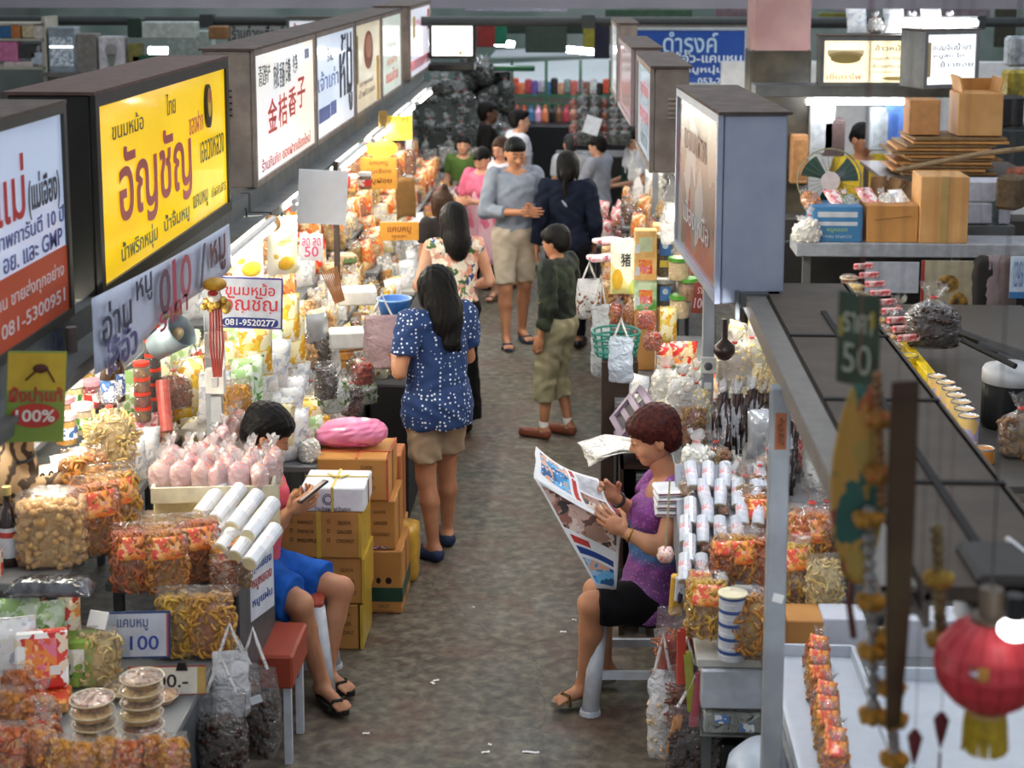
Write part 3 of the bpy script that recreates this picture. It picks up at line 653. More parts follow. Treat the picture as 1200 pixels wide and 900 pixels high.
DEF = {
 'rings': lambda s: filled_bag('ring', F_RING, .17, .12, .27, 'seal', 210, .0165, 10 + s, under=F_RING),
 'ringcard': lambda s: filled_bag('ring', F_RING, .17, .12, .28, 'seal', 200, .016, 20 + s, card=(LAB_OR, .95)),
 'curlcard': lambda s: filled_bag('curl', F_ORG, .15, .11, .25, 'tuft', 150, .0145, 30 + s, card=(LAB_OR, .8)),
 'popcorn': lambda s: filled_bag('ball', F_POP, .25, .16, .27, 'pack', 230, .0165, 41 + s, under=F_POP),
 'straw': lambda s: filled_bag('stick', F_STRAW, .16, .12, .27, 'tuft', 150, .035, 50 + s),
 'sticks': lambda s: filled_bag('up', F_ORG, .08, .06, .27, 'tuft', 40, .05, 55 + s),
 'darksticks': lambda s: filled_bag('up', F_DARK, .09, .07, .34, 'tuft', 36, .07, 57 + s, wrap=film('f4f6fa', .45, .38), core=False),
 'nuts': lambda s: filled_bag('nug', F_NUT, .14, .1, .2, 'tuft', 170, .010, 60 + s),
 'nutseal': lambda s: filled_bag('nug', F_NUT, .13, .09, .2, 'seal', 170, .010, 63 + s),
 'noodle': lambda s: filled_bag('curl', F_STRAW, .14, .09, .2, 'seal', 130, .012, 66 + s),
 'cracker': lambda s: filled_bag('chip', F_ORG, .12, .08, .18, 'seal', 80, .018, 70 + s),
 'crackert': lambda s: filled_bag('nug', F_ORG, .13, .1, .2, 'tuft', 100, .014, 75 + s),
 'chips': lambda s: filled_bag('chip', F_POP, .15, .1, .22, 'tuft', 90, .02, 78 + s),
 'creamt': lambda s: filled_bag('nug', F_CREAM, .13, .1, .2, 'tuft', 90, .015, 80 + s, wrap=FILMW),
 'creams': lambda s: filled_bag('slab', F_CREAM, .14, .08, .2, 'seal', 60, .018, 83 + s, wrap=FILMW),
 'dark': lambda s: filled_bag('nug', F_DARK, .2, .14, .34, 'tuft', 160, .018, 86 + s),
 'brown': lambda s: filled_bag('nug', F_BROWN, .13, .09, .2, 'tuft', 110, .014, 89 + s),
 'reds': lambda s: filled_bag('nug', F_RED, .12, .08, .18, 'tuft', 90, .013, 92 + s),
 'yellows': lambda s: filled_bag('slab', F_YEL, .13, .08, .2, 'seal', 70, .016, 95 + s),
 'greens': lambda s: filled_bag('chip', F_GREEN, .13, .09, .19, 'tuft', 80, .018, 98 + s, wrap=FILMW),
 'whites': lambda s: filled_bag('nug', F_WHITE, .12, .09, .18, 'tuft', 80, .015, 101 + s, wrap=FILMW),
 'beans': lambda s: filled_bag('nug', F_BEAN, .12, .09, .2, 'seal', 190, .008, 104 + s),
 'sesame': lambda s: filled_bag('nug', F_NUT, .1, .075, .2, 'tuft', 190, .0065, 107 + s),
 'pink': lambda s: tuft_pouch(F_PINK, .08, .062, .145, 1 + s, 'sausage_pouch', FILMW, .70),
 'whitep': lambda s: tuft_pouch(F_WHITE, .09, .07, .15, 5 + s, 'dumpling_pouch'),
 'mush': lambda s: filled_bag('nug', mat('454a3c', var=.4, scale=30, col2='24261f', jit=.35), .22, .18, .28, 'tuft', 70, .026, 109 + s, name='mushroom_bag'),
 'p_cream': lambda s: pillow(P_CREAM, seed=s, seam=mat('f4ead0')), 'p_yel': lambda s: pillow(P_YEL, seed=s + 3, seam=mat('e8c860')),
 'p_grn': lambda s: pillow(P_GRN, seed=s + 6), 'p_wht': lambda s: pillow(P_WHT, seed=s + 9, seam=WHITE), 'p_red': lambda s: pillow(P_RED, seed=s + 12),
 'p_org': lambda s: pillow(P_ORG, seed=s + 15), 'p_sil': lambda s: pillow(P_SIL, seed=s + 18), 'p_gry': lambda s: pillow(P_GRY, seed=s + 21),
 'p_pnk': lambda s: pillow(P_PNK, seed=s + 24), 'p_brn': lambda s: pillow(P_BRN, seed=s + 27),
}
DESC = {'rings': 'clear bag of fried rings', 'ringcard': 'orange carded bag of fried rings', 'curlcard': 'orange carded bag of curls', 'popcorn': 'big popcorn ball bag', 'straw': 'bag of straw-like strips', 'sticks': 'slim orange stick bag', 'darksticks': 'tall dark stick bag',
 'nuts': 'tied brown nut bag', 'nutseal': 'sealed brown nut packet', 'noodle': 'crisp noodle bag', 'cracker': 'clear orange cracker packet', 'crackert': 'tied orange crackling bag', 'chips': 'tied golden chip bag', 'creamt': 'tied cream puff bag', 'creams': 'cloudy cream slice packet', 'dark': 'big dark jerky bag',
 'brown': 'tied brown snack bag', 'reds': 'small tied red bag', 'yellows': 'clear yellow slice packet', 'greens': 'cloudy green leaf bag', 'whites': 'small white sweet bag', 'beans': 'clear black bean packet', 'sesame': 'narrow sesame bag', 'pink': 'pink sausage pouch', 'whitep': 'white dumpling pouch', 'mush': 'dark mushroom bag',
 'p_cream': 'cream printed packet', 'p_yel': 'yellow printed packet', 'p_grn': 'green and white packet', 'p_wht': 'shiny white packet', 'p_red': 'red and white packet', 'p_org': 'orange printed packet', 'p_sil': 'silver foil packet', 'p_gry': 'grey printed packet', 'p_pnk': 'pink and white packet', 'p_brn': 'brown printed packet'}
NAME = {'rings': 'fried_ring_bag', 'ringcard': 'fried_ring_bag', 'curlcard': 'curl_bag', 'popcorn': 'popcorn_bag', 'straw': 'strip_bag', 'sticks': 'stick_bag', 'darksticks': 'stick_bag', 'nuts': 'nut_bag', 'nutseal': 'nut_bag', 'noodle': 'noodle_bag', 'cracker': 'cracker_packet', 'crackert': 'crackling_bag', 'chips': 'chip_bag', 'creamt': 'puff_bag', 'creams': 'sweet_packet',
 'dark': 'jerky_bag', 'brown': 'dried_snack_bag', 'reds': 'dried_snack_bag', 'yellows': 'fruit_packet', 'greens': 'herb_bag', 'whites': 'sweet_bag', 'beans': 'bean_packet', 'sesame': 'sesame_bag'}
CAT = lambda k: 'packet' if k.startswith('p_') or k in ('cracker', 'yellows', 'creams', 'beans') else ('pouch' if k in ('pink', 'whitep') else 'bag')
def item(key, loc, rz=0.0, s=1.0, label=None, cat=None, group=None, var=None, tilt=0.0, roll_=0.0):
 v = random.randrange(2) if var is None else var; k = (key, v)
 if k in PROTO: o = copy_tree(PROTO[k])
 else:
  o = DEF[key](v); PROTO[k] = o
  if key in NAME: o.name = NAME[key]
 put(o, loc, Euler((tilt, roll_, rz), 'XYZ'), s)
 for q in ('label', 'category', 'group'):
  if q in o: del o[q]
 return tag(o, label, cat or CAT(key), group)
def row(keys, p0, p1, n, where, rz, s=1.0, jx=.02, jr=.35, tilt=0.0, sj=.12, group=None, frm='going back', dz=0.0):
 """a line of n goods from p0 to p1; labels say which one by kind and order from the near end"""
 cnt = {}; out = []; rr = random.Random(sum(map(ord, where)))
 seq = [keys[i] if len(keys) == n else rr.choice(keys) for i in range(n)]
 tot = {k: seq.count(k) for k in seq}
 for i, k in enumerate(seq):
  t = (i + .5) / n; p = Vector(p0).lerp(Vector(p1), t) + Vector((rr.uniform(-jx, jx), rr.uniform(-jx, jx) * .5, dz))
  j = cnt.get(k, 0); cnt[k] = j + 1
  lab = (f'{od(j)} {DESC[k]} {frm}, {where}' if tot[k] > 1 else f'{DESC[k]}, {where}')
  out.append(item(k, p, rz + rr.uniform(-jr, jr), s * rr.uniform(1 - sj, 1 + sj), lab, group=group or f'goods, {where}', tilt=tilt + rr.uniform(-.08, .08), roll_=rr.uniform(-.1, .1), var=rr.randrange(2)))
 return out
def counter(name, x0, x1, y0, y1, z, m, label, legs=True, th=.03, cat='table', front=None):
 """a trestle or shelf carrying goods: board plus legs"""
 o = MB().bbox(((x0 + x1) / 2, (y0 + y1) / 2, z - th / 2), (x1 - x0, y1 - y0, th), .003).build(name, m); tag(o, label, cat)
 if legs:
  for x in (x0 + .04, x1 - .04):
   for y in (y0 + .04, y1 - .04): MB().box((x, y, (z - th) / 2), (.035, .035, z - th)).build('leg', STEELD, o)
 if front is not None:
  x = x1 - .006 if front[0] > 0 else x0 + .006
  MB().box((x, (y0 + y1) / 2, (z - th) * .5 + front[1] / 2), (.012, y1 - y0 - .02, z - th - front[1])).build('front_panel', front[2], o)
 return o
# ================================================================ people: smooth bodies grown from joined tapered limbs
def _n(v): v = np.asarray(v, float); return v / max(1e-9, np.linalg.norm(v))
class Grow:
 def __init__(s): s.ops = []
 def cap(s, p, q, r0, r1=None, k=.02, op='u'):
  s.ops.append((op, 'cap', (np.array(p, float), np.array(q, float), r0, r0 if r1 is None else r1), k)); return s
 def ell(s, c, r, R=None, k=.03, op='u'):
  s.ops.append((op, 'ell', (np.array(c, float), np.array(r, float), np.eye(3) if R is None else np.array(R, float)), k)); return s
 def cut(s, p, n): # keep the side n points away from
  s.ops.append(('i', 'pl', (np.array(p, float), _n(n)), 0)); return s
 def bb(s):
  lo = np.full(3, 9e9); hi = -lo
  for op, t, a, k in s.ops:
   if op != 'u': continue
   if t == 'cap': r = max(a[2], a[3]); pts = [(a[0] - r, a[0] + r), (a[1] - r, a[1] + r)]
   else: r = a[1].max(); pts = [(a[0] - r, a[0] + r)]
   for u, v in pts: lo = np.minimum(lo, u); hi = np.maximum(hi, v)
  return lo - .03, hi + .03
 def mesh(s, h, ripple=None):
  lo, hi = s.bb(); n = np.ceil((hi - lo) / h).astype(int) + 1
  ax = [lo[i] + h * np.arange(n[i]) for i in range(3)]
  D = np.full(n, .2)
  for op, t, a, k in s.ops:
   if t == 'pl':
    X, Y, Z = np.meshgrid(*ax, indexing='ij', sparse=True); p, nn = a
    D = np.maximum(D, (X - p[0]) * nn[0] + (Y - p[1]) * nn[1] + (Z - p[2]) * nn[2]); continue
   if t == 'cap': r = max(a[2], a[3]); l0 = np.minimum(a[0], a[1]) - r; h0 = np.maximum(a[0], a[1]) + r
   else: r = a[1].max(); l0 = a[0] - r; h0 = a[0] + r
   m = k + 3 * h; i0 = np.clip(((l0 - m - lo) / h).astype(int), 0, n); i1 = np.clip(((h0 + m - lo) / h).astype(int) + 2, 0, n)
   if np.any(i1 - i0 < 1): continue
   sl = tuple(slice(i0[i], i1[i]) for i in range(3))
   X, Y, Z = np.meshgrid(*[ax[i][sl[i]] for i in range(3)], indexing='ij', sparse=True)
   if t == 'cap':
    p, q, r0, r1 = a; d = q - p; L = max(1e-9, d @ d)
    T = np.clip(((X - p[0]) * d[0] + (Y - p[1]) * d[1] + (Z - p[2]) * d[2]) / L, 0, 1)
    f = np.sqrt((X - p[0] - T * d[0]) ** 2 + (Y - p[1] - T * d[1]) ** 2 + (Z - p[2] - T * d[2]) ** 2) - (r0 + (r1 - r0) * T)
   else:
    c, r, R = a; x = X - c[0]; y = Y - c[1]; z = Z - c[2]
    u = [(x * R[i][0] + y * R[i][1] + z * R[i][2]) for i in range(3)]
    k0 = np.sqrt((u[0] / r[0]) ** 2 + (u[1] / r[1]) ** 2 + (u[2] / r[2]) ** 2) + 1e-9
    k1 = np.sqrt((u[0] / r[0] ** 2) ** 2 + (u[1] / r[1] ** 2) ** 2 + (u[2] / r[2] ** 2) ** 2) + 1e-9
    f = k0 * (k0 - 1) / k1
   g = D[sl]
   if op == 'u':
    hh = np.maximum(k - np.abs(g - f), 0) / k; D[sl] = np.minimum(g, f) - hh * hh * k * .25
   elif op == 's':
    hh = np.maximum(k - np.abs(g + f), 0) / k; D[sl] = np.maximum(g, -f) + hh * hh * k * .25
  if ripple:
   X, Y, Z = np.meshgrid(*ax, indexing='ij', sparse=True); D = D + ripple(X, Y, Z)
  for i in range(3):
   ii = [slice(None)] * 3; ii[i] = 0; D[tuple(ii)] = .1; ii[i] = -1; D[tuple(ii)] = .1
  return surfnet(D, lo, h)
def surfnet(D, org, h):
 S = D < 0; n = np.array(D.shape) - 1
 c = np.zeros(n, np.uint8)
 for a in (0, 1):
  for b in (0, 1):
   for d in (0, 1): c += S[a:a + n[0], b:b + n[1], d:d + n[2]]
 act = (c > 0) & (c < 8); I = np.argwhere(act)
 if len(I) == 0: return [], []
 idx = -np.ones(n, np.int64); idx[act] = np.arange(len(I))
 P = np.zeros((len(I), 3)); cnt = np.zeros(len(I))
 cor = [(a, b, d) for a in (0, 1) for b in (0, 1) for d in (0, 1)]
 V = {k: D[I[:, 0] + k[0], I[:, 1] + k[1], I[:, 2] + k[2]] for k in cor}
 for k in cor:
  for ax in range(3):
   if k[ax]: continue
   k2 = list(k); k2[ax] = 1; k2 = tuple(k2); v0 = V[k]; v1 = V[k2]; m = (v0 < 0) != (v1 < 0)
   t = np.where(m, v0 / np.where(m, v0 - v1, 1), 0); q = np.zeros((len(I), 3)); q += k; q[:, ax] += t
   P[m] += q[m]; cnt[m] += 1
 P = (P / cnt[:, None] + I) * h + org; F = []
 for ax in range(3):
  o = [i for i in range(3) if i != ax]
  sl0 = [slice(0, n[i]) for i in range(3)]; sl1 = list(sl0); sl1[ax] = slice(1, n[ax] + 1)
  e = S[tuple(sl0)] != S[tuple(sl1)]; E = np.argwhere(e); E = E[(E[:, o[0]] > 0) & (E[:, o[1]] > 0)]
  if len(E) == 0: continue
  u = np.zeros(3, int); u[o[0]] = 1; v = np.zeros(3, int); v[o[1]] = 1
  q = np.stack([idx[tuple((E - u - v).T)], idx[tuple((E - v).T)], idx[tuple(E.T)], idx[tuple((E - u).T)]], 1)
  ins = S[tuple(E.T)]; fl = ins if ax != 1 else ~ins
  q[~fl] = q[~fl][:, ::-1]; F.append(q)
 return P.tolist(), np.concatenate(F).tolist()
def skinmesh(parts, name, m, parent=None, loc=(0, 0, 0)):
 b = MB()
 for P, F in parts: b.add(P, F)
 return b.build(name, m, parent, loc, smooth=True)
SKIN = mat('c08a68', rough=.5, var=.07, scale=8, col2='b47c5c', spec=.4); SKINL = mat('d6a488', rough=.5, var=.06, scale=8, col2='cb9678', spec=.4)
SKIND = mat('5e4030', rough=.5, var=.06)
def hairmat(c, c2):
 k = ('hair', c)
 if k in MC: return MC[k]
 m = mat(c, rough=.5, var=.3, scale=60, col2=c2, bump=.5, spec=.18, key='hair'); MC[k] = m; return m
HBLK = hairmat('060505', '0f0c0b'); HBRN = hairmat('2c1a12', '48301f'); HRED = hairmat('2a0f0d', '4e1a12')
def frame_from(up, side):
 z = _n(up); x = _n(np.asarray(side, float) - z * (np.asarray(side, float) @ z)); y = np.cross(z, x); return np.stack([x, y, z])
def hand(wrist, d, nrm, side, curl=.5, s=1.0, spread=.12, h=.0035, curls=None):
 """palm and five unequal bent fingers; d: towards the fingers, nrm: out of the palm, side +1 right hand"""
 d = _n(d); nrm = _n(np.asarray(nrm, float) - d * (np.asarray(nrm, float) @ d)); lat = np.cross(d, nrm) * side # towards the thumb
 w_ = np.array(wrist, float); g = Grow()
 R = np.stack([lat, nrm, d])
 g.cap(w_ - d * .02 * s, w_ + d * .03 * s, .022 * s, .024 * s, .01)
 g.ell(w_ + d * .052 * s, (.040 * s, .016 * s, .046 * s), R, .012)
 L = [(.030, .042, .024, .019, .0095), (.010, .047, .027, .021, .0097), (-.011, .043, .025, .020, .0093), (-.030, .034, .019, .017, .0082)]
 for i, (off, a, b, c, r) in enumerate(L):
  cu = curls[i] if curls else curl * (1 + .1 * i)
  p = w_ + (d * .088 + lat * off) * s - (d * .008 * s if i in (0, 3) else 0); dd = _n(d + lat * off * spread * 12); r *= s
  q0 = p - dd * .03 * s; ang = 0
  for k, (seg, f) in enumerate(((a, .55), (b, .9), (c, .6))):
   ang += cu * f; e = p + (dd * math.cos(ang) + nrm * math.sin(ang)) * seg * s
   g.cap(q0 if k == 0 else p, e, r * (1.02 - .1 * k), r * (.95 - .1 * k), .003); p = e
 p = w_ + (d * .022 + lat * .026) * s; e = p + _n(lat * .9 + d * .8 + nrm * .35) * .040 * s; g.cap(w_ + d * .02 * s, p, .017 * s, .015 * s, .008)
 g.cap(p, e, .0135 * s, .0115 * s, .006); e2 = e + _n(d * .9 + nrm * (.4 + curl * .5) + lat * .15) * .030 * s; g.cap(e, e2, .0110 * s, .0090 * s, .003)
 return g.mesh(h)
def headframe(yaw, pitch, roll_=0.0, tilt=None):
 """rows: local x (their right), y (nose), z (up). yaw: compass of the nose, 0 = +y, +90 = -x"""
 M = (Matrix.Rotation(yaw, 3, 'Z') @ Matrix.Rotation(pitch, 3, 'X') @ Matrix.Rotation(roll_, 3, 'Y')); return np.array(M).T
def head(c, Rm, s=1.0, h=.005, neck=None):
 c = np.array(c, float); W = lambda x, y, z: c + s * (Rm[0] * x + Rm[1] * y + Rm[2] * z); g = Grow()
 E = lambda p, r, k=.03, op='u', R=None: g.ell(W(*p), np.array(r) * s, Rm if R is None else R, k * s, op)
 E((0, -.012, .028), (.074, .092, .084)); E((0, .022, -.012), (.062, .064, .082)); E((0, .02, -.058), (.052, .060, .045)); E((0, .060, -.086), (.024, .020, .017), .03)
 for x in (-1, 1):
  E((x * .036, .062, -.028), (.022, .020, .022), .02)
  g.cap(W(x * .014, .083, .034), W(x * .046, .068, .030), .0095 * s, .009 * s, .012 * s)
  E((x * .030, .099, .012), (.017, .016, .011), .010, 's')
  E((x * .030, .078, .011), (.0155, .012, .010), .004)
  E((x * .077, -.008, -.008), (.010, .019, .031), .006); E((x * .085, -.002, -.006), (.005, .010, .018), .004, 's')
 g.cap(W(0, .083, .016), W(0, .104, -.022), .0075 * s, .0115 * s, .012 * s)
 for x in (-1, 1): g.cap(W(x * .010, .094, -.026), W(x * .012, .090, -.026), .0075 * s, .0065 * s, .006 * s)
 g.cap(W(-.018, .082, -.050), W(.018, .082, -.050), .0065 * s, None, .006 * s); g.cap(W(-.015, .081, -.060), W(.015, .081, -.060), .0072 * s, None, .005 * s)
 if neck is not None: g.cap(W(0, -.02, -.06), neck, .050 * s, .052 * s, .03)
 return g.mesh(h), W
def face_bits(root, W, s, skin, eyes='open', lips='b5584c', brow=HBLK, glasses=False):
 for x in (-1, 1):
  if eyes == 'open':
   o = MB().ball(W(x * .030, .0885, .012), (.0105 * s, .0105 * s, .0065 * s), 10, 6).build('eye', mat('e8e2da', rough=.2), root, smooth=True)
   MB().ball(W(x * .029, .0975, .012), (.0052 * s,) * 3, 8, 6).build('iris', BLACK, o, smooth=True)
  MB().path([W(x * .016, .093, .013 if eyes == 'open' else .008), W(x * .030, .0935, .018 if eyes == 'open' else .0045), W(x * .043, .086, .012 if eyes == 'open' else .008)], .0022 * s, 5).build('eyelash', BLACK, root)
  MB().path([W(x * .012, .0925, .037), W(x * .030, .0900, .043), W(x * .048, .078, .037)], [.003 * s, .0032 * s, .0018 * s], 5).build('eyebrow', brow, root)
 MB().path([W(-.020, .084, -.054), W(-.008, .0905, -.050), (W(0, .0905, -.0515)), W(.008, .0905, -.050), W(.020, .084, -.054)], [.002 * s, .0052 * s, .0045 * s, .0052 * s, .002 * s], 6)\
  .path([W(-.018, .083, -.056), W(0, .0895, -.0625), W(.018, .083, -.056)], [.002 * s, .0065 * s, .002 * s], 6).build('lips', mat(lips, rough=.4), root, smooth=True)
 if glasses:
  g = MB()
  for x in (-1, 1):
   pts = [W(x * .031 + .019 * math.cos(t), .105 - .3 * abs(x * .031 + .019 * math.cos(t)) * .6, .008 + .014 * math.sin(t)) for t in np.linspace(0, 2 * PI, 15)]
   g.path(pts, .0014 * s, 5); g.path([W(x * .050, .094, .010), W(x * .078, .0, .008)], .0014 * s, 5)
  g.path([W(-.012, .103, .010), W(.012, .103, .010)], .0014 * s, 5); g.build('eyeglasses', BLACK, root)
def hair(W, Rm, s, style, c, h=.006, extra=()):
 g = Grow(); E = lambda p, r, k=.02, op='u': g.ell(W(*p), np.array(r) * s, Rm, k * s, op)
 if style == 'short': E((0, -.022, .040), (.084, .098, .088)); E((0, -.055, -.01), (.076, .052, .075)); E((0, .075, .06), (.05, .02, .022), .03)
 elif style == 'crop': E((0, -.018, .046), (.081, .096, .080)); E((0, -.055, .0), (.076, .048, .065)); E((0, .06, .085), (.06, .035, .022), .03)
 elif style == 'puffy': E((0, -.020, .048), (.096, .108, .092)); E((0, -.058, -.005), (.088, .060, .080)); E((0, .062, .072), (.066, .034, .028), .03)
 else:
  E((0, -.022, .040), (.088, .102, .088)); E((0, -.055, -.03), (.084, .060, .105))
  for x in (-1, 1): E((x * .072, .01, -.02), (.020, .050, .09), .02)
  for p, q, a, b in extra: g.cap(W(*p), W(*q), a * s, b * s, .03)
 # open the face
 g.ell(W(0, .098, -.045), np.array((.068, .070, .098)) * s, Rm, .006, 's')
 if style in ('short', 'crop', 'puffy'):
  for x in (-1, 1): g.ell(W(x * .095, .02, -.06), np.array((.035, .045, .065)) * s, Rm, .006, 's')
 Z0 = W(0, 0, 0); a = Rm[0]; b = Rm[1]
 rp = (lambda X, Y, Z: .0035 * s * np.sin(((X - Z0[0]) * a[0] + (Y - Z0[1]) * a[1] + (Z - Z0[2]) * a[2]) * 190 / s + 3 * np.sin((Z - Z0[2]) * 20)) * np.cos(((X - Z0[0]) * b[0] + (Y - Z0[1]) * b[1]) * 120 / s)) if style != 'puffy' else \
   (lambda X, Y, Z: .003 * s * np.sin(X * 150 + 2 * np.sin(Z * 60)) * np.sin(Y * 140 + Z * 90))
 return g.mesh(h, rp)
def person(label, base, J, fy, headyaw, headpitch=0.0, headroll=0.0, s=1.0, skin=SKIN, group=None, hs='short', hm=HBLK, hextra=(), outfit=(), hands=(), feet='shoe', shoem=BLACK,
   face=True, eyes='open', lips='b5584c', hh=.0035, hb=.012, glasses=False, belly=1.0, hips=1.0, soc=None, headscale=1.0, bust=.0):
 """J: joints in place coordinates. fy: facing direction (unit xy)."""
 base = np.array(base, float); J = {k: np.array(v, float) - base for k, v in J.items()}
 side = _n(J['shR'] - J['shL']); up = _n(J['chest'] - J['pelvis']); RT = frame_from(up, side); RP = frame_from(np.array([0, 0, 1.0]) * .5 + up * .5, _n(J['hipR'] - J['hipL']))
 fwd = RT[1]
 def torso(g, e=0.0, k=.05):
  g.ell(J['pelvis'], np.array((.155 * hips, .115 * belly, .13)) * s + e, RP, k)
  m = J['pelvis'] * .5 + J['chest'] * .5; g.ell(m, np.array((.130 * belly, .100 * belly, .16)) * s + e, RT, k)
  g.ell(J['chest'], np.array((.150, .105, .16)) * s + e, RT, k)
  if bust:
   for x in (-1, 1): g.ell(J['chest'] + RT[0] * x * .062 * s + fwd * .085 * s - up * .02 * s, np.array((.055, .045, .055)) * s * bust + e, RT, .03)
  g.cap(J['shL'] * .92 + J['shR'] * .08 - up * .01, J['shR'] * .92 + J['shL'] * .08 - up * .01, .052 * s + e, None, .05)
  return g
 def arm(g, S, e=0.0, t=1.0, k=.03, only=None):
  sh, el, wr = J['sh' + S], J['el' + S], J['wr' + S]
  if t <= .5:
   q = sh + (el - sh) * t * 2; g.cap(sh, q, .047 * s + e, .041 * s + e, k)
  else:
   g.cap(sh, el, .047 * s + e, .036 * s + e, k); q = el + (wr - el) * (t - .5) * 2; m = el + (wr - el) * .3
   if t > .9 and e == 0: g.cap(el, m, .036 * s, .037 * s, .02); g.cap(m, wr, .037 * s, .024 * s, .02)
   else: g.cap(el, q, .036 * s + e, .028 * s + e, .02)
  return q
 def leg(g, S, e=0.0, t=1.0, k=.04, flare=0.0):
  hp, kn, an = J['hip' + S], J['kn' + S], J['an' + S]
  if t <= .5:
   q = hp + (kn - hp) * t * 2; g.cap(hp, q, .085 * s + e, .085 * s + (.056 - .085) * s * t * 2 + e + flare, k)
  else:
   g.cap(hp, kn, .085 * s + e, .054 * s + e, k); q = kn + (an - kn) * (t - .5) * 2
   if e == 0:
    m = kn + (an - kn) * .33 - fwd * .012; g.cap(kn, m, .050 * s, .052 * s, .02); g.cap(m, an, .050 * s, .030 * s, .02)
   else: g.cap(kn, q, .054 * s + e, .048 * s + e + flare, .03)
  return q
 g = torso(Grow())
 for S in 'LR':
  arm(g, S); leg(g, S)
  an, to = J['an' + S], J['to' + S]; d = _n(to - an)
  g.cap(an, an - np.array([0, 0, .03]) * s - _n([d[0], d[1], 0]) * .03 * s, .032 * s, .030 * s, .02); g.cap(an - np.array([0, 0, .02]) * s, to, .030 * s, .022 * s, .02)
  if feet in ('sandal', 'bare'):
   lt = _n(np.cross([0, 0, 1], d))
   for i in range(5):
    o = (i - 2) * .0155 * s; g.cap(to - d * .03 * s + lt * o, to + d * (.020 - .004 * abs(i - 2)) * s + lt * o, .010 * s, .0085 * s, .004)
 nb = J['neck']; g.cap(nb - up * .03 * s, J['head'] - np.array([0, 0, .06]) * s, .052 * s, .050 * s, .03)
 Rm = headframe(headyaw, headpitch, headroll); hp_, W = head(J['head'], Rm, s * headscale, .005 if hh < .005 else .008, None)
 parts = [g.mesh(hb), hp_]
 hd = {h_[0]: h_ for h_ in hands}
 for S in 'LR':
  wr, el = J['wr' + S], J['el' + S]
  if S in hd: _, d, nrm, cu = hd[S][:4]
  else: d = _n(wr - el); nrm = -side * (1 if S == 'R' else -1) + .1 * fwd; cu = .45
  parts.append(hand(wr, d, nrm, 1 if S == 'R' else -1, cu, s * .98, h=hh))
 root = skinmesh(parts, 'person', skin, None, base.tolist()); tag(root, label, 'person', group)
 if face: face_bits(root, W, s * headscale, skin, eyes, lips, hm, glasses)
 skinmesh([hair(W, Rm, s * headscale, hs, hm, .006 if hh < .005 else .009, hextra)], 'hair', hm, root)
 for o in outfit:
  kind, m = o[0], o[1]; a = o[2] if len(o) > 2 else {}
  e = a.get('e', .014); g = Grow(); hbx = a.get('h', hb * .85)
  rp = lambda X, Y, Z, q=a.get('fold', .004), sd=a.get('seed', 1): q * (np.sin(X * 47 + sd + 3 * np.sin(Z * 21 + sd)) * np.cos(Y * 41 + Z * 27 + sd * 2))
  if kind == 'top':
   torso(g, e); t = a.get('sleeve', .3)
   if a.get('tail'): g.ell(J['pelvis'] - RP[2] * a['tail'] * .6, np.array((.155 * hips, .118 * belly, a['tail'])) * s + e, RP, .05)
   hem = J['pelvis'] - up * a.get('hem', .06) * s; g.cut(hem, -RP[2]); neck_ = J['neck'] - up * a.get('collar', .0) * s; g.cut(neck_, up * .85 + fwd * a.get('vee', .45))
   pm = [g.mesh(hbx, rp)]
   if t > 0:
    for S in 'LR':
     if a.get('one') and S != a['one']: continue
     g2 = Grow(); q = arm(g2, S, e * a.get('loose', 1.15), t); sh, el, wr = J['sh' + S], J['el' + S], J['wr' + S]
     g2.cut(q, (el - sh) if t <= .5 else (wr - el)); pm.append(g2.mesh(hbx, rp))
   skinmesh(pm, a.get('name', 'shirt'), m, root)
  elif kind in ('shorts', 'trousers'):
   t = a.get('t', .42 if kind == 'shorts' else .97); pm = []
   g.ell(J['pelvis'], np.array((.158 * hips, .120 * belly, .13)) * s + e, RP, .05); g.cut(J['pelvis'] + up * a.get('waist', .08) * s, up)
   hipc = (J['hipL'] + J['hipR']) / 2
   for S in 'LR':
    leg(g, S, e, min(t, .5), flare=a.get('flare', 0) if t <= .5 else 0)
   if t <= .5:
    pass
   pmm = Grow(); pmm.ops = g.ops
   if t <= .5:
    q = J['hipL'] + (J['knL'] - J['hipL']) * t * 2; q2 = J['hipR'] + (J['knR'] - J['hipR']) * t * 2
    pmm.cut((q + q2) / 2, _n((J['knL'] + J['knR']) / 2 - hipc)); pm.append(pmm.mesh(hbx, rp))
   else:
    pm.append(pmm.mesh(hbx, rp))
    for S in 'LR':
     g2 = Grow(); q = leg(g2, S, e * .9, t, flare=a.get('flare', 0)); g2.cut(q, J['an' + S] - J['kn' + S]); pm.append(g2.mesh(hbx, rp))
   skinmesh(pm, a.get('name', kind), m, root)
  elif kind == 'skirt':
   L = a.get('L', .5); p = J['pelvis'] + up * .06; q = p - np.array([0, 0, L])
   g.ell(J['pelvis'], np.array((.158 * hips, .120 * belly, .13)) * s + e, RP, .05); g.cap(J['pelvis'] - up * .03, q, .14 * s, .14 * s + a.get('flare', .03), .05); g.cut(q, (0, 0, -1)); g.cut(p, up)
   skinmesh([g.mesh(hbx, rp)], 'skirt', m, root)
  elif kind == 'apron':
   def fn(u, v):
    c = J['chest'] * (1 - v) + (J['pelvis'] - RP[2] * a.get('L', .35)) * v; w_ = (.10 + .09 * min(1, v * 2.2)) * s
    x = (u - .5) * 2; return (c + RT[0] * x * w_ + fwd * (.135 + .02 * v) * s * math.cos(x * .9) + fwd * .01 * math.sin(x * 6 + v * 5)).tolist()
   MB().sheet(fn, 10, 12, .004).build('apron', m, root, smooth=True)
  elif kind == 'strap':
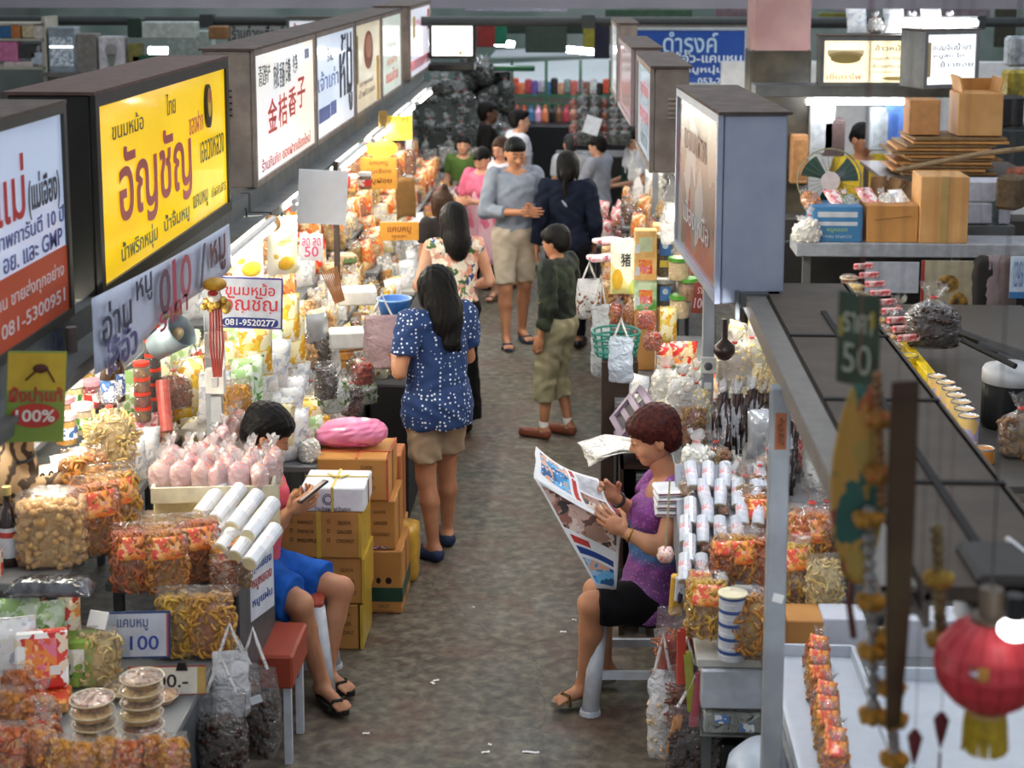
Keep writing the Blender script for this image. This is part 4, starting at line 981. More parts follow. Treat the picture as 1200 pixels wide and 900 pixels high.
   pts = [(J['sh' + a['S']] + up * .055 * s), J['chest'] + fwd * .13 * s * a.get('f', 1), J['pelvis'] + RP[0] * (.17 if a['S'] == 'L' else -.17) * s + up * .05, J['chest'] - fwd * .13 * s, J['sh' + a['S']] + up * .055 * s]
   MB().path([Vector(p) for p in pts], .009, 6).build('strap', m, root)
 for S in 'LR':
  an, to = J['an' + S], J['to' + S]; d = _n([*(to - an)[:2], 0]); lt = np.cross([0, 0, 1], d); heel = an - d * .045 * s; heel[2] = 0; tp = to + d * .028 * s; zb = min(an[2] - .075 * s, to[2] - .022 * s)
  zb = max(zb, 0)
  def outline(w0, w1, z0, z1, ext=.006):
   n = 20; vs = []
   for z in (z0, z1):
    for i in range(n):
     t = 2 * PI * i / n; x = math.cos(t); y = math.sin(t); cpt = heel * (1 - (x + 1) / 2) + tp * (x + 1) / 2; wd = w0 + (w1 - w0) * (x + 1) / 2
     p = cpt + lt * y * wd * (1 if abs(x) < .8 else .9) + d * x * ext; vs.append((p[0], p[1], z))
   return vs, [tuple(range(n))[::-1], tuple(range(n, 2 * n))] + [(i, (i + 1) % n, n + (i + 1) % n, n + i) for i in range(n)]
  if feet == 'sandal':
   so = MB().add(*outline(.036 * s, .048 * s, zb, zb + .022 * s)).build('sandal', shoem, root)
   mid = to - d * .035 * s + np.array([0, 0, .018]) * s; st = MB()
   st.path([mid + lt * .046 * s - np.array([0, 0, .035]) * s, mid + lt * .025 * s + np.array([0, 0, .006]), mid + d * .02 * s + np.array([0, 0, .008]), mid - lt * .025 * s + np.array([0, 0, .006]), mid - lt * .046 * s - np.array([0, 0, .035]) * s], .009 * s, 6)
   st.path([mid + d * .02 * s + np.array([0, 0, .008]), to + d * .02 * s - np.array([0, 0, .01])], .005 * s, 5)
   st.build('sandal_strap', a_gold if soc == 'gold' else shoem, so)
  elif feet in ('shoe', 'slip'):
   g = Grow(); g.cap(np.array([heel[0], heel[1], zb + .035 * s]) + d * .02, np.array([to[0], to[1], zb + .028 * s]) + d * .01, .040 * s, .034 * s, .02)
   g.cap(np.array([heel[0], heel[1], zb + .03 * s]) + d * .02, np.array([tp[0], tp[1], zb + .022 * s]), .03 * s, .03 * s, .02)
   if feet == 'slip': g.ell(an + d * .03 * s + np.array([0, 0, .03]) * s, np.array((.05, .03, .055)) * s, np.stack([d, lt, [0, 0, 1]]), .01, 's')
   g.cut((0, 0, zb + .001), (0, 0, -1)); skinmesh([g.mesh(.007)], 'shoe', shoem, root)
   if soc:
    g = Grow(); g.cap(an - np.array([0, 0, .03]), an + _n(J['kn' + S] - an) * .05, .036 * s, .037 * s, .02); g.cut(an + _n(J['kn' + S] - an) * .05, J['kn' + S] - an); skinmesh([g.mesh(.007)], 'sock', soc, root)
 return root
a_gold = mat('8a6a3c', rough=.3, metal=.7, var=.4, scale=60)
def stand(label, px, py, topy, face_deg, over=None, Y=None, hx=None, step=.06, lean=(0, 0), headoff=(0, 0), **k):
 """a standing figure: feet under pixel (px,py), top of the head at image height topy. face_deg: 0 looks up the aisle, 90 to the left"""
 b = PZ(px, py, 0) if Y is None else Vector((PY(px, py, Y).x, Y, 0)); Ht = PY(px, topy, b.y).z; s = Ht / 1.62
 a = math.radians(face_deg); f = np.array([-math.sin(a), math.cos(a), 0]); r = np.array([math.cos(a), math.sin(a), 0]); B = np.array(b)
 def P(x, y, z): return B + r * x * s + f * y * s + np.array([lean[0] * z, lean[1] * z, z * s])
 J = dict(pelvis=P(0, 0, .88), chest=P(0, .005, 1.20), neck=P(0, -.005, 1.375), head=P(headoff[0], .015 + headoff[1], 1.49))
 for S, q in (('L', -1), ('R', 1)):
  st = step * q
  J.update({'sh' + S: P(.165 * q, -.01, 1.325), 'el' + S: P(.215 * q, -.035, 1.05), 'wr' + S: P(.225 * q, .05, .83), 'hip' + S: P(.082 * q, 0, .84),
     'kn' + S: P(.088 * q, .015 + st * .5, .46), 'an' + S: P(.09 * q, -.03 + st, .085), 'to' + S: P(.105 * q, .115 + st, .03)})
 for n, v in (over or {}).items():
  if len(v) == 3 and v[2] is not None and isinstance(v[0], (int, float)) and abs(v[0]) > 10: J[n] = np.array(PY(v[0], v[1], b.y + v[2]))
  else: J[n] = P(*v)
 k.setdefault('headyaw', a);
 return person(label, b, J, f, s=s, **k)
# ================================================================ the people
def dots(c, d, scale=34, r=.2, rnd=.3):
 m = bpy.data.materials.new('dotted_cloth'); m.use_nodes = True; nt = m.node_tree; b = nt.nodes['Principled BSDF']
 tc = nd(nt, 'ShaderNodeTexCoord'); vo = nd(nt, 'ShaderNodeTexVoronoi'); vo.inputs['Scale'].default_value = scale; vo.inputs['Randomness'].default_value = rnd
 nt.links.new(tc.outputs['Object'], vo.inputs[0]); mt = nd(nt, 'ShaderNodeMath', operation='LESS_THAN'); mt.inputs[1].default_value = r
 nt.links.new(vo.outputs['Distance'], mt.inputs[0]); mx = nd(nt, 'ShaderNodeMix', data_type='RGBA'); mx.inputs[6].default_value = lin(c); mx.inputs[7].default_value = lin(d)
 nt.links.new(mt.outputs[0], mx.inputs[0]); nt.links.new(mx.outputs[2], b.inputs['Base Color']); b.inputs['Roughness'].default_value = .8; return m
def zbands(stops, noise_scale=70, spots=None, r=.3):
 """cloth whose dye changes with height on the wearer"""
 m = bpy.data.materials.new('banded_cloth'); m.use_nodes = True; nt = m.node_tree; b = nt.nodes['Principled BSDF']
 tc = nd(nt, 'ShaderNodeTexCoord'); sx = nd(nt, 'ShaderNodeSeparateXYZ'); nt.links.new(tc.outputs['Object'], sx.inputs[0])
 rp = nd(nt, 'ShaderNodeValToRGB'); e = rp.color_ramp.elements
 while len(e) < len(stops): e.new(.5)
 for i, (p, c) in enumerate(stops): e[i].position = p; e[i].color = lin(c)
 nt.links.new(sx.outputs['Z'], rp.inputs[0]); out = rp.outputs[0]
 if spots:
  vo = nd(nt, 'ShaderNodeTexVoronoi'); vo.inputs['Scale'].default_value = noise_scale; nt.links.new(tc.outputs['Object'], vo.inputs[0])
  mt = nd(nt, 'ShaderNodeMath', operation='LESS_THAN'); mt.inputs[1].default_value = r; nt.links.new(vo.outputs['Distance'], mt.inputs[0])
  mx = nd(nt, 'ShaderNodeMix', data_type='RGBA'); nt.links.new(out, mx.inputs[6]); mx.inputs[7].default_value = lin(spots); nt.links.new(mt.outputs[0], mx.inputs[0]); out = mx.outputs[2]
 nt.links.new(out, b.inputs['Base Color']); b.inputs['Roughness'].default_value = .75; return m
cloth = lambda c, c2=None, v=.1: mat(c, rough=.85, var=v, scale=14, col2=c2, spec=.2, bump=.15)
V = lambda px, py, Y: np.array(PY(px, py, Y))
# --- the woman reading the newspaper
LB = (.15, 6.65, 0)
J = dict(pelvis=V(768, 690, 6.66), chest=V(779, 602, 6.68), neck=V(787, 556, 6.70), head=V(766, 512, 6.68),
 shL=V(795, 578, 6.55), shR=V(772, 566, 6.86), elL=V(776, 644, 6.40), elR=V(748, 604, 6.78), wrL=V(732, 624, 6.42), wrR=V(722, 584, 6.66),
 hipL=V(766, 706, 6.58), hipR=V(758, 694, 6.76), knL=V(692, 708, 6.52), knR=V(698, 692, 6.80), anL=V(684, 784, 6.60), anR=V(709, 778, 6.80), toL=V(655, 803, 6.56), toR=V(683, 799, 6.78))
for n in ('anL', 'anR'): J[n][2] = .10
for n in ('toL', 'toR'): J[n][2] = .045
lady = person('middle-aged woman with short dark red hair sitting on a white stool reading a newspaper', LB, J, (-1, 0, 0), headyaw=math.radians(98), headpitch=-.33, s=1.0, headscale=1.03,
 skin=SKIN, hs='puffy', hm=HRED, eyes='down', lips='a4483c', hb=.010, bust=.9, belly=1.08, feet='sandal', shoem=mat('8d8574', rough=.6), soc='gold',
 outfit=(('top', zbands([(.62, '6a3a7a'), (.655, '7a3a86'), (.70, '2a5a8a'), (.78, '24527e'), (.84, '74307e'), (1.0, '83468c')], 75, 'b06a9a', .26), dict(sleeve=.25, hem=.10, tail=.12, collar=.02, vee=.65, e=.026, h=.009, fold=.005)),
   ('shorts', cloth('0d0c10'), dict(t=.46, e=.018, waist=.0, flare=.012, h=.009))),
 hands=(('L', V(700, 600, 6.40) - V(732, 624, 6.42), V(700, 580, 6.7) - V(700, 600, 6.3), .65), ('R', V(700, 566, 6.6) - V(722, 584, 6.66), V(700, 600, 6.2) - V(700, 590, 6.7), .6)))
def ring_on(root, name, a, b, t, r, m, base, rr=.003):
 c = Vector(a + (b - a) * t - np.array(base)); d = Vector(b - a).normalized(); q = d.to_track_quat('Z', 'Y').to_euler()
 MB().torus((0, 0, 0), r, rr, None, 18, 6).build(name, m, root, c, q, smooth=True)
GOLD = mat('d8a83c', rough=.2, metal=.9)
ring_on(lady, 'bracelet', J['elL'], J['wrL'], .86, .029, GOLD, LB, .0045)
ring_on(lady, 'wristwatch', J['elR'], J['wrR'], .9, .029, BLACK, LB, .008)
nk = J['neck'] - np.array(LB); MB().torus((0, 0, 0), .062, .0022, None, 24, 5).build('necklace', GOLD, lady, nk + np.array([-.018, -.01, .002]), (.1, -.75, 0))
# --- the woman with the phone
PB = (-1.25, 6.7, 0)
J = dict(pelvis=V(292, 668, 6.72), chest=V(306, 588, 6.74), neck=V(304, 545, 6.76), head=V(313, 508, 6.78),
 shR=V(302, 570, 6.56), shL=V(314, 556, 6.90), elR=V(312, 632, 6.50), elL=V(322, 618, 6.92), wrR=V(338, 600, 6.50), wrL=V(344, 592, 6.68),
 hipR=V(300, 682, 6.62), hipL=V(304, 668, 6.80), knR=V(352, 708, 6.46), knL=V(400, 690, 6.74), anR=V(378, 794, 6.56), anL=V(384, 786, 6.68), toR=V(402, 822, 6.44), toL=V(408, 812, 6.62))
for n in ('anL', 'anR'): J[n][2] = .10
for n in ('toL', 'toR'): J[n][2] = .05
phoner = person('person with short black hair in a pink shirt and blue shorts tapping a phone', PB, J, (1, 0, 0), headyaw=math.radians(-80), headpitch=-.5, s=1.0, headscale=1.0,
 skin=SKIN, hs='puffy', hm=HBLK, eyes='down', hb=.010, feet='sandal', shoem=mat('17140f', rough=.6), hips=1.05, belly=1.05,
 outfit=(('top', cloth('d9606e', 'cc5464'), dict(sleeve=.28, hem=.08, e=.014, h=.009)), ('shorts', cloth('1c5cb8', '164fa2'), dict(t=.40, e=.028, flare=.012, h=.009))),
 hands=(('R', V(362, 588, 6.50) - V(338, 600, 6.50), V(352, 560, 6.6) - V(350, 590, 6.4), .7), ('L', V(358, 584, 6.60) - V(344, 592, 6.68), (.1, -.3, .8), .5)))
ph = V(366, 576, 6.50); o = MB().bbox((0, 0, 0), (.078, .15, .010), .003).build('mobile_phone', mat('2a2624', rough=.3)); o.location = ph; o.rotation_euler = (.55, -.25, -1.15)
tag(o, 'small phone held in the hands of the seated person in blue shorts', 'phone')
MB().box((0, 0, .0055), (.066, .125, .001)).build('screen', mat('d9c9c4', rough=.1), o)
# --- aisle shoppers
POLKA = dots('1c3a6c', 'e4ecf4', 42, .25, .5)
KH = cloth('a8947c', '9c8870')
stand('woman with long black hair in a navy polka dot top and khaki shorts', 514, 650, 310, 38, headpitch=-.25, hs='long', hh=.0035, hb=.010, skin=SKIN, feet='slip', shoem=mat('1f3358', rough=.6), hips=1.12, belly=1.1,
 hextra=[((0, -.05, 0), (0, -.075, -.17), .088, .082), ((.02, -.07, -.12), (.0, -.085, -.30), .078, .05), ((-.05, -.06, -.1), (-.05, -.07, -.22), .05, .035), ((.055, -.05, -.1), (.06, -.05, -.34), .04, .018)],
 over={'elL': (-.25, -.02, 1.07), 'wrL': (-.13, .22, 1.10), 'elR': (.24, .06, 1.07), 'wrR': (.05, .26, 1.06), 'anR': (.12, .10, .085), 'toR': (.15, .25, .03), 'knR': (.10, .07, .46), 'anL': (-.07, -.06, .085), 'toL': (-.11, .08, .03)},
 outfit=(('top', POLKA, dict(sleeve=.33, hem=.135, tail=.16, e=.030, h=.009, fold=.006)), ('shorts', KH, dict(t=.36, e=.018, flare=.008, waist=.0, h=.009, fold=.006))))
FLOR = printed(('f2e8d8', 'f6efe4', 'e8c4b0', '2c4c8c', 'f0e4cc', 'd88c70', '4c6c3c', 'f4ead8', 'e4a890'), 24, .8, 31, coat=0)
stand('woman with long dark hair in a sleeveless floral top and long black skirt', 533, 508, 236, 20, headpitch=-.15, hs='long', hh=.006, hb=.011, skin=SKINL, feet='shoe', hips=1.08,
 hextra=[((0, -.04, 0), (0, -.08, -.16), .09, .088), ((0, -.08, -.14), (0, -.10, -.22), .085, .06), ((-.06, -.03, -.1), (-.07, -.04, -.2), .04, .03), ((.06, -.03, -.1), (.07, -.04, -.2), .04, .03)],
 over={'wrL': (-.16, .22, 1.0), 'elL': (-.25, .0, 1.05), 'elR': (.25, -.02, 1.06), 'wrR': (.18, .2, .98)},
 outfit=(('top', FLOR, dict(sleeve=0, hem=.04, e=.02, fold=.006)), ('skirt', cloth('0c0b0d'), dict(L=.80, flare=.05, e=.02))))
stand('woman with a small bun on brown hair beyond the floral top', 520, 432, 222, 30, headpitch=-.1, hs='long', hm=HBRN, hh=.006, hb=.014, face=False, skin=SKINL,
 hextra=[((0, -.05, .12), (0, -.07, .15), .04, .03), ((0, -.05, 0), (0, -.08, -.15), .09, .075)], outfit=(('top', cloth('3a3534'), dict(sleeve=.3)), ('trousers', cloth('1c1c20'))))
PINKC = cloth('e07a98', 'd66c8a'); APR = dots('d8a0b4', 'f2e2e4', 48, .3, .1)
stand('woman in a pink polo shirt and pink checked apron looking down', 566, 352, 172, 152, headpitch=-.5, hs='short', hh=.006, hb=.012, eyes='down', skin=SKINL, feet='sandal', shoem=mat('6a4a38'), hips=1.08, bust=1.0,
 over={'elL': (-.25, .05, 1.05), 'wrL': (-.05, .27, 1.08), 'elR': (.25, .05, 1.03), 'wrR': (.07, .28, 1.08)},
 outfit=(('top', PINKC, dict(sleeve=.38, hem=.1, tail=.1, e=.02)), ('apron', APR, dict(L=.42)), ('trousers', cloth('15131a'), dict(t=.8))))
stand('woman with long brown hair in a white shirt behind the pink polo shirt', 588, 338, 160, 150, headpitch=-.3, hs='long', hm=HBRN, hh=.006, hb=.013, skin=SKINL, eyes='down', feet='sandal',
 hextra=[((0, -.04, 0), (0, -.06, -.2), .088, .06), ((-.07, .0, -.08), (-.08, .02, -.2), .03, .025), ((.07, .0, -.08), (.08, .02, -.2), .03, .025)],
 over={'wrL': (-.1, .25, 1.0), 'wrR': (.1, .25, 1.0)}, outfit=(('top', cloth('e8e4ea', 'dcd8e2'), dict(sleeve=.4, e=.024)), ('shorts', cloth('5a6a80'), dict(t=.45, e=.02))))
stand('person with short black hair in a green top at the back of the pink shirt', 544, 312, 158, 175, hs='short', hh=.006, hb=.014, skin=SKINL, outfit=(('top', cloth('4f6c34'), dict(sleeve=.3)), ('trousers', cloth('26262a'))))
stand('man with glasses in a white t-shirt with a black strap', 607, 318, 127, -70, hs='crop', hh=.006, hb=.012, skin=SKINL, glasses=True, feet='shoe',
 outfit=(('top', cloth('e0e2ea', 'd2d6e2'), dict(sleeve=.3, e=.022)), ('trousers', cloth('2c2e36')), ('strap', BLACK, dict(S='R'))))
GRY = cloth('8d96a4', '808a98')
stand('man in a grey shirt with rolled sleeves and beige shorts and sandals', 603, 402, 160, -160, headpitch=-.35, hs='crop', hh=.005, hb=.011, eyes='down', skin=SKIN, feet='sandal', shoem=mat('2e3e5a', rough=.6),
 over={'elR': (.24, .0, 1.05), 'wrR': (.02, .25, 1.07), 'elL': (-.23, .02, 1.05), 'wrL': (-.06, .27, 1.08), 'anR': (.1, .10, .085), 'toR': (.13, .26, .03), 'knR': (.1, .09, .46)},
 outfit=(('top', GRY, dict(sleeve=.78, hem=.10, e=.02, fold=.006)), ('shorts', cloth('c4b8a4', 'b8ac98'), dict(t=.46, e=.016, flare=.004, fold=.005))))
NAVY = cloth('141c30', '0f1626')
stand('woman with a ponytail in a navy top seen from behind with a crossbody bag', 664, 408, 176, -8, headpitch=-.1, hs='long', hh=.006, hb=.011, face=False, skin=SKIN, feet='shoe', hips=1.05,
 hextra=[((0, -.09, .01), (0, -.12, -.06), .035, .03), ((0, -.12, -.06), (.0, -.13, -.24), .032, .014)],
 over={'wrL': (-.25, .03, .83), 'elR': (.23, -.03, 1.05), 'wrR': (.21, .08, .86)},
 outfit=(('top', NAVY, dict(sleeve=.93, hem=.10, e=.024, fold=.006)), ('trousers', cloth('0f1118'), dict(e=.014)), ('strap', mat('b8bcc4', rough=.4), dict(S='L'))))
CAMO = printed(('1c2418', '2a3424', '141a14', '323c2c', '10140f'), 16, .85, 3, coat=0)
teen = stand('boy in a dark camouflage top and khaki trousers standing in the aisle', 652, 512, 264, 62, headpitch=-.2, hs='puffy', hh=.005, hb=.010, skin=SKIN, feet='slip', shoem=mat('8c4a34', rough=.5), soc=WHITE,
 over={'elL': (-.20, -.04, 1.05), 'wrL': (-.21, .02, .82), 'elR': (.2, -.03, 1.05), 'wrR': (.2, .03, .82), 'knL': (-.09, .05, .46), 'anL': (-.09, .06, .085), 'toL': (-.10, .21, .03), 'anR': (.09, -.06, .085), 'toR': (.10, .09, .03)},
 outfit=(('top', CAMO, dict(sleeve=.88, hem=.0, e=.022, fold=.006)), ('top', cloth('e8a8bc'), dict(sleeve=0, hem=.045, e=.017, name='undershirt')), ('trousers', cloth('9a9378', '8c866c'), dict(t=.72, e=.022, flare=.012, fold=.007))))
b = MB(); tb = np.array(teen.location)
for i, (px, py) in enumerate(((634, 338), (633, 347), (632, 356), (633, 365), (635, 338), (637, 361))):
 q = Vector(PY(px, py, teen.location.y - .12)) - teen.location; b.ball(q, (.012, .006, .012), 8, 5)
b.build('button', GOLD, teen)
# vendors and others at the right
stand('vendor in a grey t-shirt with a dark apron strap leaning over the right stall', 700, 330, 158, 60, headpitch=-.4, hs='short', hh=.006, hb=.012, skin=SKINL, eyes='down',
 over={'wrL': (-.1, .3, 1.02), 'wrR': (.1, .32, 1.0), 'elR': (.24, .1, 1.05), 'elL': (-.22, .1, 1.05)}, outfit=(('top', cloth('a0a4b0'), dict(sleeve=.35, e=.02)), ('trousers', cloth('2a2a30')), ('apron', cloth('4a2c28'), dict(L=.3))))
stand('vendor in a white t-shirt and dark green apron at the back of the right stall', 742, 318, 150, 110, headpitch=-.35, hs='short', hh=.006, hb=.012, skin=SKINL, eyes='down',
 over={'wrL': (-.12, .3, 1.0), 'wrR': (.1, .3, 1.0)}, outfit=(('top', cloth('dfe2ea'), dict(sleeve=.35, e=.02)), ('trousers', cloth('2a2a30')), ('apron', cloth('1e3c34'), dict(L=.3))))
stand('person in a dark cap and white shirt between the grey shirt and the ponytail', 668, 318, 156, 20, hs='short', hh=.006, hb=.014, face=False, skin=SKINL, hm=mat('20262a', rough=.6), outfit=(('top', cloth('e4e6ea'), dict(sleeve=.35)), ('trousers', cloth('26282e'))))
stand('man with short black hair in a yellow shirt behind the electric fan', 1004, 330, 143, 200, Y=13.5, headpitch=-.45, headyaw=math.radians(215), hs='crop', hh=.006, hb=.013, skin=SKIN, eyes='down',
 over={'wrL': (-.08, .3, 1.05), 'wrR': (.08, .3, 1.05)}, outfit=(('top', cloth('e0c23c', 'd0b232'), dict(sleeve=.35)), ('trousers', cloth('26282e'))))
stand('dark figure in black standing far down the aisle by the heaped bags', 571, 300, 118, -80, hs='short', hh=.006, hb=.014, skin=SKIND, outfit=(('top', cloth('1a1818'), dict(sleeve=.8)), ('trousers', cloth('18181c'))))
# ================================================================ left stalls
RL = PI / 2 # goods facing the aisle from the left
RC = .9 # turned between the aisle and the way in
CT = mat('8c8f92', rough=.4, metal=.3, var=.15, scale=6); CTW = mat('c9c6bc', rough=.5, var=.12, scale=5); WOOD = mat('a87f4e', rough=.6, var=.2, scale=7, col2='8a6238')
FR = mat('5e6266', rough=.5, metal=.2, var=.2)
counter('display_table', -2.05, -1.30, 4.2, 5.62, .75, CT, 'low grey display table with tubs at the near left corner', front=(1, .25, FR))
counter('display_shelf', -1.78, -1.28, 5.66, 6.34, .90, CT, 'grey shelf holding the bags of fried rings and white rolls', front=(1, .3, FR))
counter('display_shelf', -2.25, -1.82, 5.28, 8.2, 1.05, CT, 'middle grey shelf at the left carrying popcorn and nut bags', legs=True)
counter('display_shelf', -2.62, -2.27, 5.30, 8.2, 1.2, CT, 'back grey shelf at the left carrying jars and bottles')
counter('display_shelf', -1.80, -1.50, 6.38, 8.3, .90, CT, 'grey shelf behind the seated phone user', front=(1, .3, FR))
MB().box((-2.75, 6.3, 1.0), (.04, 4.2, 2.0)).build('partition_left', mat('c2c6c4', var=.1, scale=2))['kind'] = 'structure'
def T(o, label, cat, group=None): return tag(o, label, cat, group)
# round tubs, two stacks of five
TP = [tub(F_NUT, 1), tub(F_POP, 2)]
tn = 0
for si, (px, py, n) in enumerate(((112, 884, 5), (168, 872, 6))):
 c = PZ(px, py, .75)
 for k in range(n):
  o = TP[tn] if tn < 2 else copy_tree(TP[tn % 2]); tn += 1
  put(o, (c.x + random.uniform(-.004, .004), c.y, .752 + k * .040), random.uniform(0, 6), 1.0)
  T(o, f"round clear snack tub, {['bottom', 'second from bottom', 'third from bottom', 'fourth from bottom', 'fifth from bottom', 'top'][k] if k < n - 1 else 'topmost'} of the {['stack beside the cracker boxes', 'stack by the price cards'][si]}", 'tub', 'stacked round tubs')
for kk, (px, py) in enumerate(((152, 805), (192, 812))):
 o = copy_tree(TP[kk]); c = PZ(px, py, .78); put(o, (c.x - .02, c.y, .752), 1.0, 1.02); T(o, ['round clear snack tub behind the two tub stacks near the noodle bag', 'round clear snack tub tucked under the lower price card'][kk], 'tub', 'loose round tubs')
# bottom edge packets of crackers
c0 = PZ(70, 912, .75); c1 = PZ(208, 905, .75)
for i in range(6):
 p = c0.lerp(c1, i / 5); item('cracker', (p.x, p.y - .03 * (i % 2), .752), -.2 + .1 * i, .72, f'{od(i)} small clear cracker packet from the viewer side of the front edge', 'packet', 'cracker packets along the front edge', tilt=-.3)
for i, (px, py) in enumerate(((12, 905), (45, 898), (12, 862), (48, 860), (20, 835), (52, 884))):
 p = PZ(px, py, .75); item('crackert' if i % 2 else 'cracker', (p.x, p.y, .752), random.uniform(-.5, .5), .86, f'{od(i)} orange crackling bag in the heap at the near left corner', 'bag', 'crackling bags at the near left corner', tilt=-.2)
# cracker boxes
def flatpack(px, py, z, w, d, h, m, label, rz=0, tilt=0, cat='packet', extra=None, name='snack_packet'):
 c = PZ(px, py, z); o = MB().bbox((0, 0, h / 2), (w, d, h), .008).build(name, m); put(o, (c.x, c.y, z), Euler((tilt, 0, rz))); T(o, label, cat)
 return o
o = flatpack(50, 806, .80, .17, .06, .19, LAB_RED, 'red and white cracker packet standing on top of another', .25, -.25, extra=1)
MB().box((0, -.032, .10), (.10, .003, .13)).build('picture_panel', LAB_OR, o); MB().box((.045, -.034, .06), (.035, .003, .03)).build('barcode', WHITE, o)
o = flatpack(48, 828, .752, .19, .13, .045, LAB_OR, 'orange cracker packet lying flat under the red one', .2)
MB().box((0, -.066, .022), (.18, .003, .03)).build('window', F_POP, o)
o = flatpack(40, 846, .752, .17, .05, .05, LAB_RED, 'red edged cracker packet in front of the flat one', .1)
o = flatpack(82, 800, .752, .19, .10, .17, mat('a8c860', rough=.4, col2='7aa040', scale=8), 'tall green cracker box beside the noodle bag', .15)
MB().box((0, -.052, .09), (.12, .003, .1)).build('picture_panel', LAB_GRN, o)
p = PZ(118, 800, .752); item('noodle', (p.x, p.y, .752), .1, 1.05, 'large sealed bag of crisp noodles with a white label in front of the price cards', 'bag', tilt=.05)
o = flatpack(112, 737, .95, .075, .004, .06, WHITE, 'white paper price tag clipped on the noodle bag top', -.3, -.5, 'tag', name='price_tag')
p = PZ(10, 815, .752); item('p_wht', (p.x, p.y, .752), .3, 1.25, 'blank bluish white bag at the picture edge beside the cracker packets', 'bag')
for i, (px, py, k, s_) in enumerate(((18, 745, 'p_grn', 1.0), (50, 742, 'p_grn', .92), (68, 728, 'p_red', 1.0), (30, 715, 'p_wht', .9))):
 p = PZ(px, py, .90); item(k, (p.x, p.y, .80), .1 + .1 * i, s_, ['green and white packet at the far left edge above the blank bag', 'green and white packet leaning in the middle of three', 'red and white cartoon coloured packet beside the green ones', 'shiny white packet behind the green ones'][i], 'packet', tilt=-.25)
MB().bbox((PZ(40, 745, .8).x, PZ(40, 745, .8).y + .02, .775), (.42, .16, .05), .004).build('storage_tin', CT)
T(bpy.data.objects['storage_tin'], 'flat grey tin carrying the green and white packets', 'tin')
# silver wrapped tray, popcorn, whisky-like sauce bottle
p = PZ(62, 690, 1.05); o = MB().sheet(lambda u, v: ((u - .5) * .30, (v - .5) * .12, .045 * (1 - (2 * u - 1) ** 6) * (1 - (2 * v - 1) ** 4) + .006 * math.sin(u * 40) * math.sin(v * 22)), 22, 12, .002).build('wrapped_tray', mat('5c5f66', rough=.15, coat=.8, var=.4, scale=20, col2='2c2c30'), smooth=True)
put(o, (p.x, p.y - .02, 1.052), .05); T(o, 'dark tray under crumpled glossy film below the popcorn bag', 'tray')
p = PZ(62, 657, 1.05); item('popcorn', (p.x + .01, p.y - .02, 1.052), .15, 1.02, 'biggest clear bag of caramel popcorn balls under the cat', 'bag', var=0)
p = PZ(12, 662, 1.05); o = bottle(mat('2c160c', rough=.08, coat=.5), mat('dfe5ec', rough=.4), mat('c9b070', rough=.3), .036, .29); put(o, (p.x, p.y, 1.052)); T(o, 'dark sauce bottle with a white label beside the popcorn bag', 'bottle')
MB().lathe([(.038, .11), (.038, .13)], 14).build('red_stripe', mat('c0392b'), o)
MB().box((p.x - .02, p.y - .10, 1.09), (.05, .04, .1)).build('spice_packet', LAB_RED); T(bpy.data.objects['spice_packet'], 'small red packet at the picture edge by the sauce bottle', 'packet')
for i, (px, py) in enumerate(((112, 648), (135, 632), (96, 612))):
 p = PZ(px, py, 1.05); item('ringcard' if i < 2 else 'rings', (p.x, p.y + .05 * (i == 2), 1.052), .5, 1.06, ['clear bag of fried rings under a pink label right beside the popcorn', 'clear bag of fried rings behind the one beside the popcorn', 'clear bag of fried rings squeezed behind the popcorn'][i], 'bag')
# ring bags with orange cards: upper row of five, lower row of three
LABR = ['leftmost ringed snack bag of the front row above the price cards', 'second ringed snack bag from the left above the price cards', 'third ringed snack bag from the left above the price cards', 'fourth ringed snack bag from the left above the price cards']
for i, px in enumerate((132, 170, 210, 246)):
 p = PZ(px, 715 + (6 if i == 3 else 0), .90); item('ringcard', (p.x, max(5.70, p.y) - (.03 if i % 2 else 0) + .01, .902), .15 + .12 * i, (.95, .95, .95, .72)[i], LABR[i], 'bag', 'bags of fried rings with orange cards', var=i % 2)
for i, px in enumerate((150, 188)):
 p = PZ(px, 680, 1.0); item('ringcard', (p.x + .02, p.y + .02, .96), .2 + .1 * i, .9, ['bag of fried rings at the back left of the carded bags', 'bag of fried rings in the back middle of the carded bags', 'bag of fried rings at the back right of the carded bags'][i], 'bag', 'bags of fried rings with orange cards', var=(i + 1) % 2)
counter('crate', -1.80, -1.36, 5.90, 6.32, .955, WOOD, 'low wooden board raising the back row of ring bags', legs=False, cat='board')
for i, px in enumerate((212, 248)):
 p = PZ(px, 766, .752); item('rings', (p.x, p.y, .752), .15, .95, ['bag of fried rings just right of the blue framed price card', 'bag of fried rings at the corner of the low table'][i], 'bag')
# price cards
def card(px, py, z, w, h, m, rim, lines, label, rz=0.0, tilt=-.15, name='price_card', depth=.004, at=None):
 c = at or PZ(px, py, z); o = MB().bbox((0, 0, h / 2), (w, depth, h), .001).build(name, rim); put(o, c, Euler((tilt, 0, rz))); T(o, label, 'sign')
 MB().box((0, -depth / 2 - .0008, h / 2), (w * .92, .0016, h * .9)).build('paper', m, o)
 for s_, x, y, ww, hh, cc in lines: text(s_, ww * w, hh * h, col(cc), o, (x * w, -depth / 2 - .0022, h * y), bold=.01)
 return o
o = card(160, 772, .80, .235, .165, mat('cfd6e4', rough=.3), mat('2c4a7c', rough=.3), [('แคบหมู', -.05, .72, .45, .25, '44588c'), ('ถุงละ', -.3, .32, .2, .2, '44588c'), ('100', .12, .34, .42, .3, '2a4aa0')], 'blue framed white price card reading 100 below the ring bags', .1)
MB().box((.107, -.004, .0825), (.006, .002, .15)).build('red_border', mat('c85a3c'), o)
p = o.location
